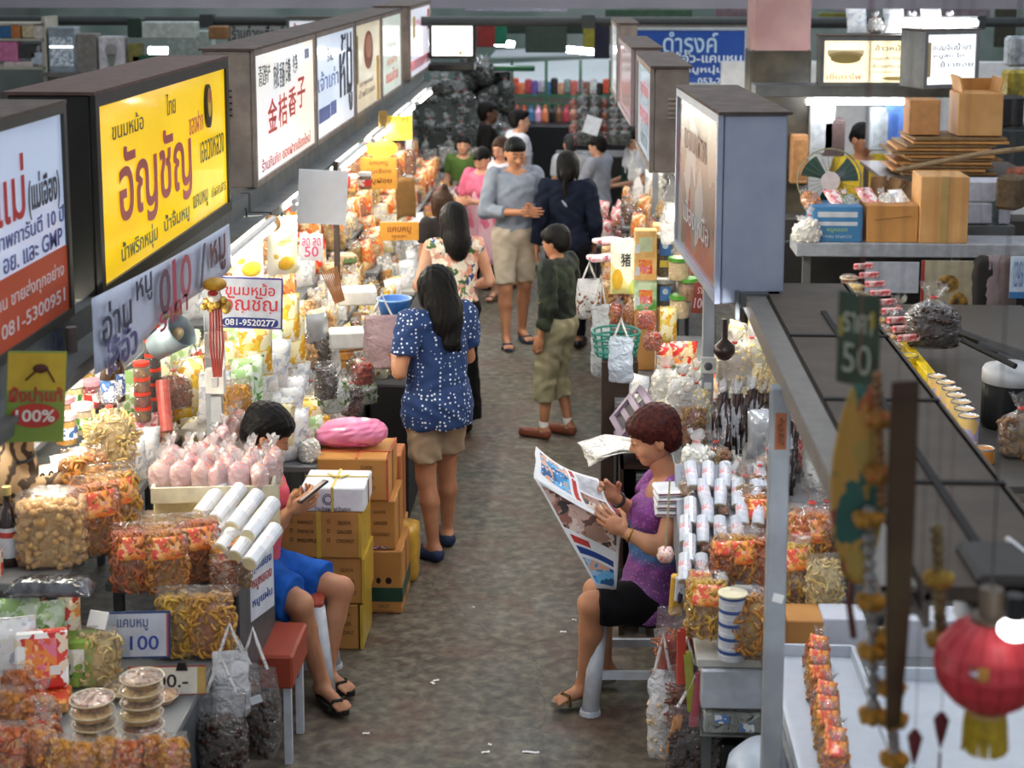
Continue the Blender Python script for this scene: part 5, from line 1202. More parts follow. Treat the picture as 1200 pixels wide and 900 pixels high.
o = card(208, 812, .77, .26, .10, mat('e6e2d6', rough=.5), mat('8c2c24', rough=.4), [('100.-', .02, .5, .5, .45, '151515')], 'dark red framed card reading 100 with a black clip', .1, at=PZ(196, 815, .752) + Vector((0, .0, .0)))
MB().box((.115, -.0035, .05), (.028, .002, .09)).build('masking_tape', mat('c8a860'), o); MB().prism([(.03, .085), (.07, .085), (.062, .112), (.038, .112)], -.012, .008).build('binder_clip', BLACK, o)
# behind: jars, bottle, sausages
# plastic jars
for i, (px, py, key) in enumerate(((78, 520, 'y'), (76, 500, 'y2'), (98, 508, 'g'), (88, 480, 'g'), (108, 478, 'r'), (124, 470, 'g2'), (100, 462, 'y'), (132, 480, 'w'))):
 k = ('jar', key); fl = {'y': F_YEL, 'y2': F_POP, 'g': F_CREAM, 'r': F_RED, 'g2': F_GREEN, 'w': F_WHITE}[key]; lb = {'y': LAB_BL, 'y2': LAB_OR, 'g': LAB_GRN, 'r': LAB_RED, 'g2': LAB_GRN, 'w': None}[key]
 o = copy_tree(PROTO[k]) if k in PROTO else jar(fl, mat(['f0d8dc', 'e8a8b4', 'f4f0f0'][i % 3], rough=.35), .047, .125, lb)
 PROTO[k] = PROTO.get(k, o); c = PZ(px, py, 1.2 if i < 3 else 1.2)
 X = (-2.40, -2.42, -2.36, -2.45, -2.42, -2.40, -2.50, -2.36)[i]; q = PX(px, py, X); zz = 1.202 if q.z < 1.28 else 1.33
 q = PZ(px, py, zz); put(o, (q.x, q.y, zz), i, 1.0)
 T(o, ['plastic jar of yellow snacks with a white lid lowest by the green sign', 'plastic jar of golden snacks with an orange label above the lowest jar', 'plastic jar of cream snacks with a green label', 'pink lidded jar just above the cream snack jar', 'jar with a red label in the middle of the jars', 'jar with green contents beside the brown bottle', 'topmost jar of yellow snacks near the lamp', 'white jar beside the bag of straw-like strips'][i], 'jar', 'plastic snack jars')
counter('display_shelf', -2.72, -2.30, 6.95, 8.15, 1.328, CT, 'highest shelf at the left under the poster', legs=False)
for i, (px, py) in enumerate(((128, 478), (138, 470))):
 q = PZ(px, py, 1.33); o = bottle(mat('3a2410', rough=.08, coat=.5), LAB_BL, mat('c09040'), .034, .25); put(o, (q.x, q.y, 1.33)); T(o, ['brown bottle with a tan neck beside the jars', 'brown bottle behind the other brown bottle'][i], 'bottle')
p = PZ(125, 545, 1.2); item('straw', (p.x + .02, p.y, 1.2), .4, 1.15, 'tied bag of pale straw-like strips above the ring bags', 'bag', var=0)
# red lidded cup towers
RC1 = None
for si, (px, py, n, cc) in enumerate(((168, 494, 4, F_BROWN), (181, 482, 6, BLACK))):
 q = PZ(px, py, 1.2)
 for k in range(n):
  key = ('redjar', si); o = copy_tree(PROTO[key]) if key in PROTO else jar(cc, mat('e2462e', rough=.3), .034, .058, None, 'sauce_cup', lidh=.014); PROTO[key] = PROTO.get(key, o)
  put(o, (q.x, q.y, 1.202 + k * .0655), 0, 1.08); T(o, f"red lidded cup, {od(k)} from the bottom of the {['shorter tower with brown paste', 'taller tower with black paste'][si]}", 'cup', 'red lidded cups')
q = PZ(206, 478, 1.2); item('nuts', (q.x, q.y, 1.2), .6, 1.1, 'round clear bag of mixed nuts beside the red lidded cups', 'bag', tilt=-.1)
q = PZ(192, 492, 1.2); o = roll(mat('c8665c', rough=.35, col2='b04c44', scale=30), mat('c8665c'), .03, .22, 'cured_sausage'); put(o, (q.x, q.y, 1.2 + .06), Euler((1.2, 0, .4))); T(o, 'red cured sausage roll leaning by the nut bag', 'sausage')
# little bags around the straw bag
row(['reds', 'p_pnk', 'crackert', 'brown', 'p_wht'], (-2.20, 5.62, 1.052), (-1.95, 6.75, 1.052), 9, 'middle left shelf, inner line', .6, .8)
row(['reds', 'whites', 'brown', 'p_pnk', 'nutseal'], (-1.95, 5.95, 1.052), (-1.90, 7.6, 1.052), 9, 'middle left shelf, front line', .7, .78)
row(['whites', 'crackert', 'sticks', 'creamt', 'brown'], (-2.42, 6.0, 1.202), (-2.40, 8.1, 1.202), 10, 'back left shelf beside the jars', .7, .95)
row(['p_wht', 'whites', 'p_sil', 'p_grn', 'creamt', 'p_wht'], (-2.52, 7.0, 1.33), (-2.50, 8.1, 1.33), 8, 'highest left shelf, back line', .8, 1.1)
row(['p_wht', 'p_grn', 'greens', 'p_wht'], (-2.38, 7.1, 1.33), (-2.36, 8.1, 1.33), 6, 'highest left shelf, front line', .8, 1.0)
row(['reds', 'p_pnk', 'nutseal', 'whites', 'p_wht', 'crackert'], (-1.865, 5.75, 1.052), (-1.865, 7.6, 1.052), 13, 'middle left shelf, outer edge', .7, .72)
counter('display_step', -1.49, -1.30, 7.52, 8.32, .76, CT, 'low step of bags behind the carton stacks', cat='shelf')
row(['p_wht', 'creamt', 'p_yel', 'p_cream', 'whites', 'creams'], (-1.44, 7.55, .762), (-1.44, 8.3, .762), 6, 'low step behind the cartons, back', .6, 1.1)
row(['p_wht', 'p_grn', 'yellows', 'whites', 'p_cream'], (-1.34, 7.55, .762), (-1.34, 8.3, .762), 6, 'low step behind the cartons, front', .6, .95)
row(['p_wht', 'yellows', 'creamt', 'p_cream', 'p_wht'], (-1.445, 7.0, .902), (-1.52, 8.25, .902), 8, 'edge of the ledge behind phone user', .5, .95)
# pink sausage tray
tc_ = PZ(252, 585, .97);
b = MB(); b.box((0, 0, .01), (.46, .34, .02))
for x, y, w_, d_ in ((0, -.17, .46, .012), (0, .17, .46, .012), (-.23, 0, .012, .35), (.23, 0, .012, .35)): b.box((x, y, .035), (w_, d_, .06))
tx, ty = -1.46, 6.02
o = b.build('plastic_tray', mat('e4dcc0', rough=.5)); put(o, (tx, ty + .12, 1.112), .12); T(o, 'cream plastic tray holding the pink sausage pouches', 'tray')
n = 0
for r_ in range(3):
 for k in range(6):
  x = tx - .20 + .08 * k + random.uniform(-.01, .01); y = ty + .01 + .105 * r_
  item('pink', (x, y, 1.135), random.uniform(0, 3), 1.15, f"{['front', 'middle', 'back'][r_]} row {['first', 'second', 'third', 'fourth', 'fifth', 'sixth'][k]} pink sausage pouch in the cream tray", 'pouch', 'pink sausage pouches', tilt=random.uniform(-.15, .1)); n += 1
for k in range(5):
 item('pink', (-1.60 + .015 * k, 6.47 + .12 * k, 1.10), k, 1.0, f'{od(k)} pink pouch behind the cream tray along the shelf', 'pouch', 'pink pouches behind the tray', tilt=.1)
MB().bbox((-1.60, 6.71, 1.0), (.16, .70, .20), .004).build('food_crate', mat('d8d2c4', rough=.5)); T(bpy.data.objects['food_crate'], 'pale crate raising the pink pouches behind the tray', 'crate')
MB().bbox((-1.46, 6.14, 1.008), (.44, .30, .20), .006).build('foam_crate', mat('dccfa8', rough=.6)); T(bpy.data.objects['foam_crate'], 'beige foam crate under the tray of pink pouches', 'crate')
# white wrapped rolls
WR = roll(mat('eef0f4', rough=.25, coat=.4, var=.08, scale=30), mat('eae0b4', rough=.5), .029, .20, marks=printed(('f2f2f4', 'f4d0d4', 'ffffff', 'eef0f8'), 30, .3, 21))
ps = [(245, 600), (264, 606), (284, 614), (303, 624), (252, 632), (270, 640), (288, 648), (305, 656)]
for i, (px, py) in enumerate(ps):
 o = WR if i == 0 else copy_tree(WR); lvl = 1.105 if i < 4 else 1.05; q = PZ(px, py, lvl); put(o, (q.x, q.y + .07, lvl), Euler((.30, 0, -.30)), 1.05)
 T(o, f"{od(i % 4)} white wrapped roll from the left in the {'upper' if i < 4 else 'lower'} layer beside the seated phone user", 'food roll', 'white wrapped rolls')
b_ = MB().bbox((-1.43, 5.90, .975), (.32, .18, .14), .004).build('roll_board', mat('d8c890', rough=.5)); T(b_, 'pale board under the white wrapped rolls', 'board')
for k, (px, py, key) in enumerate(((262, 700, 'nutseal'), (278, 690, 'nutseal'), (240, 650, 'whites'), (255, 668, 'whitep'))):
 q = PZ(px, py, .902); item(key, (q.x, q.y + .02, .902), .4, .8, ['clear packet of nuts at the shelf corner by the white board', 'second clear packet of nuts against the white board', 'small bag of white sweets left of the rolls', 'white pouch in front of the rolls'][k], None)
# white board with blue letters hanging at the shelf end
wb = PY(301, 655, 6.0); o = MB().bbox((0, 0, 0), (.19, .006, .26), .002).build('menu_board', mat('e4e8f0', rough=.3)); put(o, (-1.255, 5.95, .80), Euler((0, .0, 1.25)));
T(o, 'white board with blue and red lettering hung on the shelf end by the blue shorts', 'sign')
for s_, x, z, w_, h_, cc in (('กุนเชียง', 0, .08, .15, .05, '2c4a9c'), ('หมูหยอง', 0, .01, .15, .05, 'b8403c'), ('หมูแผ่น', 0, -.06, .15, .05, '2c4a9c')): text(s_, w_, h_, col(cc), o, (x, -.005, z))
# cat stretching over the popcorn bag
def tabby():
 m = bpy.data.materials.new('tabby_fur'); m.use_nodes = True; nt = m.node_tree; b = nt.nodes['Principled BSDF']
 tc = nd(nt, 'ShaderNodeTexCoord'); wv = nd(nt, 'ShaderNodeTexWave'); wv.inputs['Scale'].default_value = 7; wv.inputs['Distortion'].default_value = 5; wv.inputs['Detail'].default_value = 2; wv.inputs['Detail Scale'].default_value = 2
 nt.links.new(tc.outputs['Object'], wv.inputs[0]); rp = nd(nt, 'ShaderNodeValToRGB'); e = rp.color_ramp.elements; e[0].position = .15; e[0].color = lin('3e3024'); e[1].position = .5; e[1].color = lin('a88c68')
 nt.links.new(wv.outputs['Fac'], rp.inputs[0]); nt.links.new(rp.outputs[0], b.inputs['Base Color']); b.inputs['Roughness'].default_value = .9; return m
FUR = tabby(); FURL = mat('d8c8b0', rough=.9, var=.1)
def cat():
 base = Vector(PX(30, 588, -2.12)); g = Grow(); P = lambda px, py, X: np.array(PX(px, py, X)) - np.array(base)
 hd = P(24, 500, -2.10)
 g.ell(P(18, 552, -2.16), (.085, .10, .12)); g.ell(P(-8, 560, -2.2), (.10, .12, .11)); g.cap(P(20, 540, -2.14), hd, .062, .05, .03); g.ell(hd, (.052, .058, .048))
 g.ell(hd + (.045, -.03, -.012), (.026, .026, .02), None, .02)
 for dy in (-.028, .028): g.cap(hd + (0, dy, .035), hd + (-.004, dy * 1.3, .072), .016, .004, .01)
 g.cap(P(25, 570, -2.1), P(50, 568, -2.05), .036, .028, .03); g.cap(P(50, 568, -2.05), P(78, 556, -2.0), .027, .022, .02); g.ell(P(80, 554, -1.99), (.028, .024, .018), None, .01)
 g.cap(P(28, 560, -2.2), P(52, 550, -2.24), .030, .022, .03); g.ell(P(54, 548, -2.25), (.024, .02, .016), None, .01)
 o = skinmesh([g.mesh(.006)], 'cat', FUR, None, base); T(o, 'tabby cat with a dark collar reaching a paw over the popcorn bag', 'cat')
 c = Grow(); c.ell(hd + (.058, -.036, -.014), (.02, .022, .018)); skinmesh([c.mesh(.005)], 'white_muzzle', FURL, o)
 for dy in (-.022, .022): MB().ball(hd + (.046, -.012 + dy, .014), .008, 8, 6).build('eye', mat('7a8a3c', rough=.1), o, smooth=True)
 s_ = MB()
 for t in (.25, .45, .65, .85):
  q = P(25, 570, -2.1) * (1 - t) + P(78, 556, -2.0) * t; s_.torus(q, .030 - .006 * t, .004, (0, PI / 2, 0), 14, 5)
 s_.build('leg_stripe', mat('3c2c20', rough=.9), o)
 MB().torus(P(20, 530, -2.13), .064, .006, (.3, .25, 0), 18, 5).build('collar', BLACK, o)
 tl = MB().path([P(-20, 560, -2.28), P(-30, 570, -2.4), P(-40, 560, -2.5)], [.02, .018, .012], 8).build('tail', FUR, o, smooth=True)
cat()
# green and yellow honey sign
c = PX(42, 465, -1.59); o = MB().bbox((0, 0, 0), (.165, .004, .27), .001).build('hanging_card', mat('7a9438', rough=.35, col2='8ea040', scale=3)); put(o, (c.x, c.y, c.z), Euler((0, .08, .35)))
T(o, 'green and yellow honey card reading 100% hung under the orange sign', 'sign')
MB().box((0, -.0026, .075), (.16, .0016, .11)).build('yellow_field', mat('d8b82c', rough=.35), o)
vs = [(.068 * math.cos(t), .036 * math.sin(t) - .055) for t in np.linspace(0, 2 * PI, 24)[:-1]]; MB().prism(vs, -.0045, -.003).build('red_oval', mat('cc3a28', rough=.3), o)
text('100%', .11, .036, col('f4e8dc'), o, (0, -.0055, -.055), bold=.02); text('ผึ้งป่าแท้', .15, .045, col('b8402c'), o, (0, -.004, .008), bold=.03)
b = MB(); b.ball((.01, -.006, .085), (.022, .004, .014), 8, 5).path([(.0, -.006, .08), (-.03, -.006, .05)], .003, 5).path([(.03, -.006, .08), (.05, -.006, .045)], .003, 5).build('bee_picture', mat('5a2c1c'), o)
# bare bulb with a conical glow at the near rail, and the grey tube cap
c = PX(85, 424, -1.72); o = MB().lathe([(.012, .05), (.018, .03), (.040, 0), (.045, -.025), (.034, -.05), (.012, -.062), (.002, -.064)], 16).build('light_bulb', glow('fff0d0', 14), smooth=True); o.location = c; T(o, 'glowing bulb under the near left sign box', 'lamp')
MB().tube((0, 0, .03), (0, 0, .12), .019, n=12).build('socket', mat('8d8078', rough=.6), o)
# grey metal pail-shaped lamp shade
c = PX(196, 397, -1.78); o = MB().lathe([(.055, 0), (.075, .17), (.071, .17), (.05, .008), (.002, .008)], 24).build('metal_cup', mat('9fb0b8', rough=.35, metal=.4), smooth=True); put(o, c - Vector((.05, 0, .04)), Euler((.35, .95, 0)), 1.0)
T(o, 'tilted grey tin cup lamp hanging over the nut bags', 'lamp'); MB().ball((0, 0, .13), (.03, .03, .04), 10, 6).build('bulb', mat('e0c89c', rough=.3), o, smooth=True)
# hand painted paper banner under the yellow sign
def bann(u, v):
 a = PX(107, 350, -1.58); b2 = PX(268, 262, -1.58); h0 = .25; x = a.lerp(b2, u)
 return (x.x + .02 * math.sin(u * 9) * v, x.y, x.z - (h0 - .06 * u) * v - .01 * math.sin(u * 3.1))
BW = mat('c4cde2', rough=.5, var=.05); o = MB().sheet(bann, 24, 6, .002).build('paper_banner', BW, smooth=True); T(o, 'long white paper banner with hand painted letters under the yellow sign', 'banner')
a0 = PX(107, 350, -1.562); b0 = PX(268, 262, -1.562); LL = (b0.y - a0.y)
for s_, u, dz, w_, h_, cc in (('อ่าน', .13, -.10, .34, .13, '2c3450'), ('หนู', .30, -.07, .2, .1, '2c3450'), ('ไส้อั่ว', .15, -.215, .38, .12, '5a5488'), ('0', .44, -.12, .16, .17, '6a4a5c'), ('l', .51, -.12, .05, .2, 'b8485c'), ('0', .60, -.11, .17, .17, 'b8606c'), ('ราคา', .50, -.22, .42, .07, 'b8485c'), ('/', .74, -.11, .12, .17, '5a5a78'), ('หมู', .88, -.11, .28, .15, '6a4048')):
 p = a0.lerp(b0, u); text(s_, w_, h_, col(cc), o, (p.x + .004, p.y, p.z + dz), (0, 0, PI / 2), bold=.012)
# ---- around the phone number board (Y 6.5 .. 8.4)
def board(px, py, X, w, h, label, rz, m, rim, lines, name='sign_board'):
 c = PX(px, py, X); o = MB().bbox((0, 0, 0), (w, .008, h), .002).build(name, rim); put(o, c, Euler((0, 0, rz))); T(o, label, 'sign')
 MB().box((0, -.005, 0), (w * .95, .002, h * .93)).build('face', m, o)
 for s_, x, z, ww, hh, cc in lines: text(s_, ww * w, hh * h, col(cc), o, (x * w, -.0075, z * h), bold=.01)
 return o
o = board(294, 355, -1.50, .285, .235, 'white phone number board with red letters and a purple rim', .06, mat('e8eef8', rough=.3), mat('5a4c9c', rough=.4), [('ขนมหม้อ', -.01, .27, .78, .24, 'd8404c'), ('อัญชัญ', 0, -.03, .84, .36, 'd04048')])
o.rotation_euler = (0, .04, .06)
vs = [(.125 * sgnpow(math.cos(t), .35), .022 * sgnpow(math.sin(t), .6) - .088) for t in np.linspace(0, 2 * PI, 32)[:-1]]; MB().prism(vs, -.0085, -.006).build('blue_field', mat('243c8c'), o)
text('081-9520277', .225, .030, col('f4f6fa'), o, (0, -.0098, -.088), bold=.02)
# lucky charm with a yellow top and a red tassel
c = PX(252, 350, -1.52); o = MB().ball((0, 0, .06), (.05, .05, .028), 16, 8).build('lucky_charm', mat('d8a428', rough=.5, col2='b07c1c', scale=30), smooth=True); o.location = c; T(o, 'yellow hanging charm with a red tassel beside the phone number board', 'charm')
MB().ball((0, -.01, .015), (.03, .03, .03), 12, 8).build('doll_face', mat('e8e0d4', rough=.5), o, smooth=True); MB().ball((0, -.035, .03), (.022, .01, .012), 10, 6).build('red_cap', mat('c83028'), o, smooth=True)
b = MB(); [b.ball((random.uniform(-.05, .05), random.uniform(-.02, .02), random.uniform(-.05, .0)), .016, 7, 5) for _ in range(22)]; b.build('bead_cluster', mat('c8a43c', rough=.4, col2='8a6a24', scale=40), o, smooth=True)
b = MB(); [b.path([(x, 0, -.04), (x * 1.2, 0, -.2), (x * .6, 0, -.33)], .005, 5) for x in (-.022, -.011, 0, .011, .022)]; b.build('red_tassel', mat('8c2c24', rough=.7), o)
# two big hanging durian-chip bags
for i, (px, py, w_) in enumerate(((290, 292, .17), (331, 288, .19))):
 c = PX(px, py, -1.73); o = pillow(printed(('f4ecc0', 'f6f0d8', 'f2e29a', 'f7f3e4', 'f8f4e0'), 9, .25, 40 + i), w_, .34, .06, 50 + i); put(o, (c.x, c.y, c.z - .17), .55)
 T(o, ['big cream bag of dried fruit hanging left above the phone board', 'big cream bag of dried fruit hanging right above the phone board'][i], 'bag', 'big hanging fruit bags')
 MB().ball((.01, -.022, .075), (.055, .014, .045), 12, 7).ball((-.035, -.018, .12), (.03, .012, .035), 10, 6).build('fruit_picture', mat('e8c450', rough=.3, col2='d8a430', scale=12), o, smooth=True)
 text(['มะม่วง', 'ทุเรียนทอด'][i], .09, .022, col('8a7a34'), o, (0, -.034, .20), (.1, 0, 0))
 MB().path([(0, 0, .32), (0, 0, .36), (.0, .012, .38)], .004, 6).build('hook', BLACK, o)
c = PX(318, 262, -1.62); b = MB().ball((0, 0, 0), (.05, .05, .045), 12, 8); o = b.build('orange_lamp', mat('e8a458', rough=.4), smooth=True); o.location = c; T(o, 'small orange ball hanging at the rail above the fruit bags', 'ornament')
for i, (px, py, X) in enumerate(((333, 375, -1.52), (300, 412, -1.55), (340, 400, -1.50))):
 c = PX(px, py, X); o = item('p_yel', (c.x, c.y, c.z - .12), .5, (1.05, 1, 1.15), ['large yellow snack bag hanging right of the phone board', 'large yellow snack bag below the phone board', 'large golden snack bag under the one beside the phone board'][i], 'bag')
# hanging purple and cream packets row (upper)
row(['yellows', 'p_cream', 'p_wht', 'creamt', 'p_yel'], (-1.74, 6.95, .902), (-1.76, 8.25, .902), 7, 'ledge behind phone user, back line', .9, 1.1)
row(['p_wht', 'creams', 'p_grn', 'p_yel', 'yellows', 'p_wht'], (-1.56, 6.95, .902), (-1.56, 8.25, .902), 11, 'ledge behind phone user, front line', .8, 1.05)
counter('display_shelf', -1.80, -1.50, 6.9, 8.3, 1.13, CTW, 'upper ledge above the phone user with shiny bags', legs=False)
row(['p_wht', 'creamt', 'yellows', 'p_cream', 'whites'], (-1.66, 6.95, 1.132), (-1.66, 8.25, 1.132), 11, 'upper ledge by the switch post', .85, .95)
row(['p_wht', 'creamt', 'yellows', 'p_grn', 'p_cream', 'chips'], (-1.55, 6.95, 1.132), (-1.55, 8.25, 1.132), 11, 'outer edge of the upper ledge', .7, 1.0)
row(['sticks', 'p_wht', 'p_grn', 'p_yel'], (-1.78, 7.0, 1.13), (-1.78, 8.25, 1.13), 8, 'back of the upper ledge', .8, 1.15)
row(['p_grn', 'creamt', 'p_wht', 'greens', 'p_cream'], (-2.05, 6.9, 1.052), (-2.05, 8.1, 1.052), 8, 'middle left shelf, far part', .8, 1.2)
# ---- hanging bags at the front end of the near table
def hangbag(px, py, Y, w, h, d, fill, label, wrap=FILM, kind='nug', n=150, size=.018, seed=3, strap=True, name='hanging_bag'):
 c = PY(px, py, Y); root = bagmesh(w, d, h, 'seal', seed, .012, 20, 14).build(name, wrap, smooth=True); put(root, (c.x, c.y, c.z), random.uniform(-.3, .3))
 if fill:
  f = fillmesh(kind, w, d, h, 'seal', n, size, seed, .62).build('filling', fill, root, smooth=True); f['kind'] = 'stuff'
  bagmesh(w * .84, d * .84, h, 'seal', seed, .004, 12, 6, vmax=.6).build('filling_core', fill, f)
 if strap: MB().path([(-w * .3, 0, h * .97), (-w * .1, 0, h * 1.25), (0, 0, h * 1.42), (w * .1, 0, h * 1.25), (w * .3, 0, h * .97)], .006, 6).build('handle', film('ffffff', .6, .3), root)
 T(root, label, 'bag'); return root
hangbag(300, 882, 5.35, .17, .33, .12, F_DARK, 'clear hanging bag of dark jerky with handles, the one nearer the aisle floor')
hangbag(262, 905, 5.1, .16, .30, .12, F_DARK, 'clear hanging bag of dark jerky at the table corner', seed=5)
hangbag(283, 845, 5.5, .13, .22, .08, F_BROWN, 'smaller hanging bag of brown jerky with a white label above the dark ones', seed=7)
o = hangbag(272, 838, 5.3, .13, .24, .06, None, 'crumpled translucent carrier bag on the table corner', wrap=FILMM, seed=9)
for i, (px, py) in enumerate(((300, 820), (283, 850), (276, 838))):
 c = PY(px, py, 5.25); o = MB().box((0, 0, 0), (.04, .003, .028)).build('label_sticker', mat('dfe4ec', rough=.3)); put(o, c, Euler((0, -.3, .2))); T(o, ['white sticker on the upper hanging jerky bag', 'white sticker on the near hanging jerky bag', 'white sticker near the carrier bag'][i], 'sticker')
# red bench + white stool by the phone user
RED = mat('a8452e', rough=.45, var=.1, scale=6)
bx, by = -1.24, 6.42
SH = mat('d4dae2', rough=.35)
def stool(loc, rz, label, seatm, m, hh=.45, w=.34, r_=.05):
 o = empty('stool', loc, rz); T(o, label, 'stool')
 MB().bbox((0, 0, hh - .02), (w * .9, w * .9, .04), .015).build('seat', seatm, o)
 for sx in (-1, 1):
  for sy in (-1, 1):
   a = Vector((sx * w * .38, sy * w * .38, hh - .035)); q = Vector((sx * w * .5, sy * w * .5, .002)); MB().tube(a, q, r_ * .62, r_ * .72, 10).build('leg', m, o, smooth=True)
   MB().tube(q, q + Vector((0, 0, .02)), r_ * .85, r_ * .8, 12).build('foot_pad', m, o)
 for s_ in (-1, 1):
  b = MB(); b.box((0, s_ * w * .46, .17), (w * .8, .02, .035)); b.box((s_ * w * .46, 0, .17), (.02, w * .8, .035)); b.build('stretcher', m, o)
  b = MB(); b.prism([(-w * .38, hh - .03), (w * .38, hh - .03), (w * .38, hh - .10), (w * .25, hh - .055), (-w * .25, hh - .055), (-w * .38, hh - .10)], s_ * w * .41 - .01, s_ * w * .41 + .01).build('apron_rail', m, o)
 return o
stool((-1.30, 6.74, 0), .1, 'white plastic stool with a red top under the seated phone user', RED, SH, .46, .36)
o = MB().bbox((-1.27, 6.18, .40), (.24, .34, .14), .01).build('red_box', RED); T(o, 'red plastic box beside the white board and the blue shorts', 'box')
for x in (-1.36, -1.18):
 for y in (6.05, 6.31): MB().box((x, y, .165), (.03, .03, .33)).build('leg', SH, o)
b = MB().box((-1.2, 6.25, .30), (.06, .03, .05)).build('blue_clip', mat('2c5c9c'), o)
stool((.20, 6.72, 0), .05, 'white plastic stool under the woman with the newspaper', mat('3c7c5c', rough=.4), mat('d8dee8', rough=.35), .47, .36, .055)
# cardboard boxes on the aisle side
BOX = mat('bd8646', rough=.65, var=.1, scale=4, col2='b27a3c', bump=.06)
def cbox(x0, x1, y0, z0, h, d, m, label, lines=(), tape=None, rz=0.0, name='cardboard_box', cat='box'):
 w = x1 - x0; o = carton(m, w, d, h, name, None, bev=.006); put(o, ((x0 + x1) / 2, y0 + d / 2, z0), rz); T(o, label, cat)
 for s_, x, z, ww, hh in lines: text(s_, ww, hh, col('54391c'), o, (x * w, -d / 2 - .001, z * h))
 b = MB()
 if tape:
  for x in tape: b.box((x * w, -d / 2 - .001, h / 2), (.022, .002, h)).box((x * w, 0, h + .001), (.022, d, .002))
  b.build('strapping', YTAPE, o)
 MB().box((w / 2 + .0008, 0, h * .5), (.0016, d * .12, h)).build('seam', mat('8c5c2c'), o)
 return o
Y1 = 7.12
zw = PY(400, 600, Y1).z; hs_ = [0, .22, .44, zw - .002]
xl = PY(330, 700, Y1).x; xr = PY(424, 700, Y1).x
def chk(b, lst):
 for s_, x, z in lst:
  b.box((x, 0, z), (.014, .001, .0025)).box((x, 0, z + .014), (.014, .001, .0025)).box((x - .006, 0, z + .007), (.002, .001, .014)).box((x + .006, 0, z + .007), (.002, .001, .014))
def fruit(w, cols=((-.2,), (.22,))):
 return [('MANGO', -.18, .78, .07, .018), ('PAPAYA', -.18, .58, .075, .018), ('PINEAPPLE', -.17, .38, .09, .018), ('GUAVA', .30, .78, .06, .018), ('GINGER', .30, .58, .07, .018), ('COCONUT', .31, .38, .085, .018)]
hb_ = zw / 3
for k in range(3):
 o = cbox(xl - (.0 if k == 2 else -.02), xr - .01 * (2 - k) + (.012 if k == 1 else 0), Y1 + (.0 if k == 2 else .01), k * hb_ + .001, hb_ - .004, .34, BOX, ['bottom cardboard box of the stack under the white box', 'middle cardboard box of the stack under the white box', 'fruit carton with tick boxes directly under the white box'][k], fruit(.35) if k != 1 else [('GUAVA', .3, .75, .06, .018), ('GINGER', .3, .5, .07, .018), ('COCONUT', .31, .25, .085, .018)], (-.02,) if k == 2 else None)
 b = MB(); chk(b, [(0, (-.36 if j < 3 else .10) * (xr - xl), (.76 - .2 * (j % 3)) * hb_) for j in range(6)]); b.build('tick_box', mat('54391c'), o, (0, -.1715, 0))
 MB().box(((xr - xl) / 2 - .004, -.02, hb_ / 2), (.014, .31, hb_ - .01)).build('side_tape', YTAPE, o)
WB = mat('e9ebf0', rough=.5, var=.04, col2='dfe1ea')
zt = PY(395, 572, Y1).z
o = cbox(PY(352, 590, Y1).x, PY(427, 590, Y1).x, Y1, zw, PY(395, 572, Y1).z - zw, .27, WB, 'white carton tied with yellow string on the fruit carton', [('Thai Preserved Product', -.0, .14, .17, .016), ('CHIANG MAI', -.0, .05, .12, .010)])
hw = PY(395, 572, Y1).z - zw; b = MB(); ww = PY(427, 590, Y1).x - PY(352, 590, Y1).x
b.box((0, -.137, hw / 2), (.013, .003, hw)); b.box((0, 0, hw + .002), (.013, .275, .003)); b.box((0, .03, hw + .002), (ww, .012, .003))
for a in (.5, -.6, 1.1): b.box((.03 * a, .02, hw + .008), (.07, .012, .004), (0, .1, a))
b.build('yellow_string', mat('e8cf6c', rough=.5), o); MB().torus((-.02, -.1365, hw * .52), .026, .002, (PI / 2, 0, 0), 18, 4).torus((-.02, -.1365, hw * .52), .018, .003, (PI / 2, 0, 0), 14, 4).build('round_logo', mat('6a6c84'), o)
# taller stack behind
Y2 = 7.56; x0 = PY(372, 600, Y2).x; x1 = PY(455, 600, Y2).x; tops = [PY(440, y, Y2).z for y in (645, 588, 535)]
zs = [0, tops[0], PY(440, 587, Y2).z, PY(440, 538, Y2).z]
o = cbox(x0, PY(471, 680, Y2).x, Y2, 0.001, zs[1] - .004, .36, BOX, 'bottom box with a dark green band of the taller stack', [('HACCP', .28, .12, .05, .016), ('ท่าแพ', .28, .04, .1, .012)])
MB().box((0, -.1815, zs[1] * .30), (PY(471, 680, Y2).x - x0, .002, zs[1] * .22)).box(((PY(471, 680, Y2).x - x0) / 2 + .001, 0, zs[1] * .30), (.002, .36, zs[1] * .22)).build('green_band', mat('1d4a3a', rough=.5), o)
MB().ball((.14, -.18, zs[1] * .52), (.016, .002, .018), 12, 6).ball((.09, -.18, zs[1] * .52), (.012, .002, .016), 12, 6).build('handling_mark', BLACK, o)
o = cbox(x0, PY(463, 640, Y2).x, Y2 + .01, zs[1], zs[2] - zs[1] - .003, .34, BOX, 'half open carton under the top box of the taller stack', [('GUAVA', .30, .78, .06, .018), ('GINGER', .31, .55, .07, .018), ('COCONUT', .32, .32, .085, .018)])
MB().box((0, -.172, .012), ((x1 - x0) * .9, .003, .012)).build('open_slot', printed(('2a1c14', 'a05c8c', '6a4c2c', 'e8d8e8'), 60, .6, 8), o)
zq = PY(430, 553, Y2).z; ztp = PY(430, 500, Y2 + .3).z
zt2 = PY(430, 532, Y2).z
o = cbox(x0, PY(455, 560, Y2).x, Y2, zs[2], PY(440, 538, Y2).z - zs[2], .36, mat('c9924e', rough=.65, var=.1, scale=4, col2='be8642'), 'carton tied with pink string under the pink bundle', [('GUAVA', .20, .80, .06, .018), ('GINGER', .2, .55, .07, .018), ('COCONUT', .2, .3, .085, .018)])
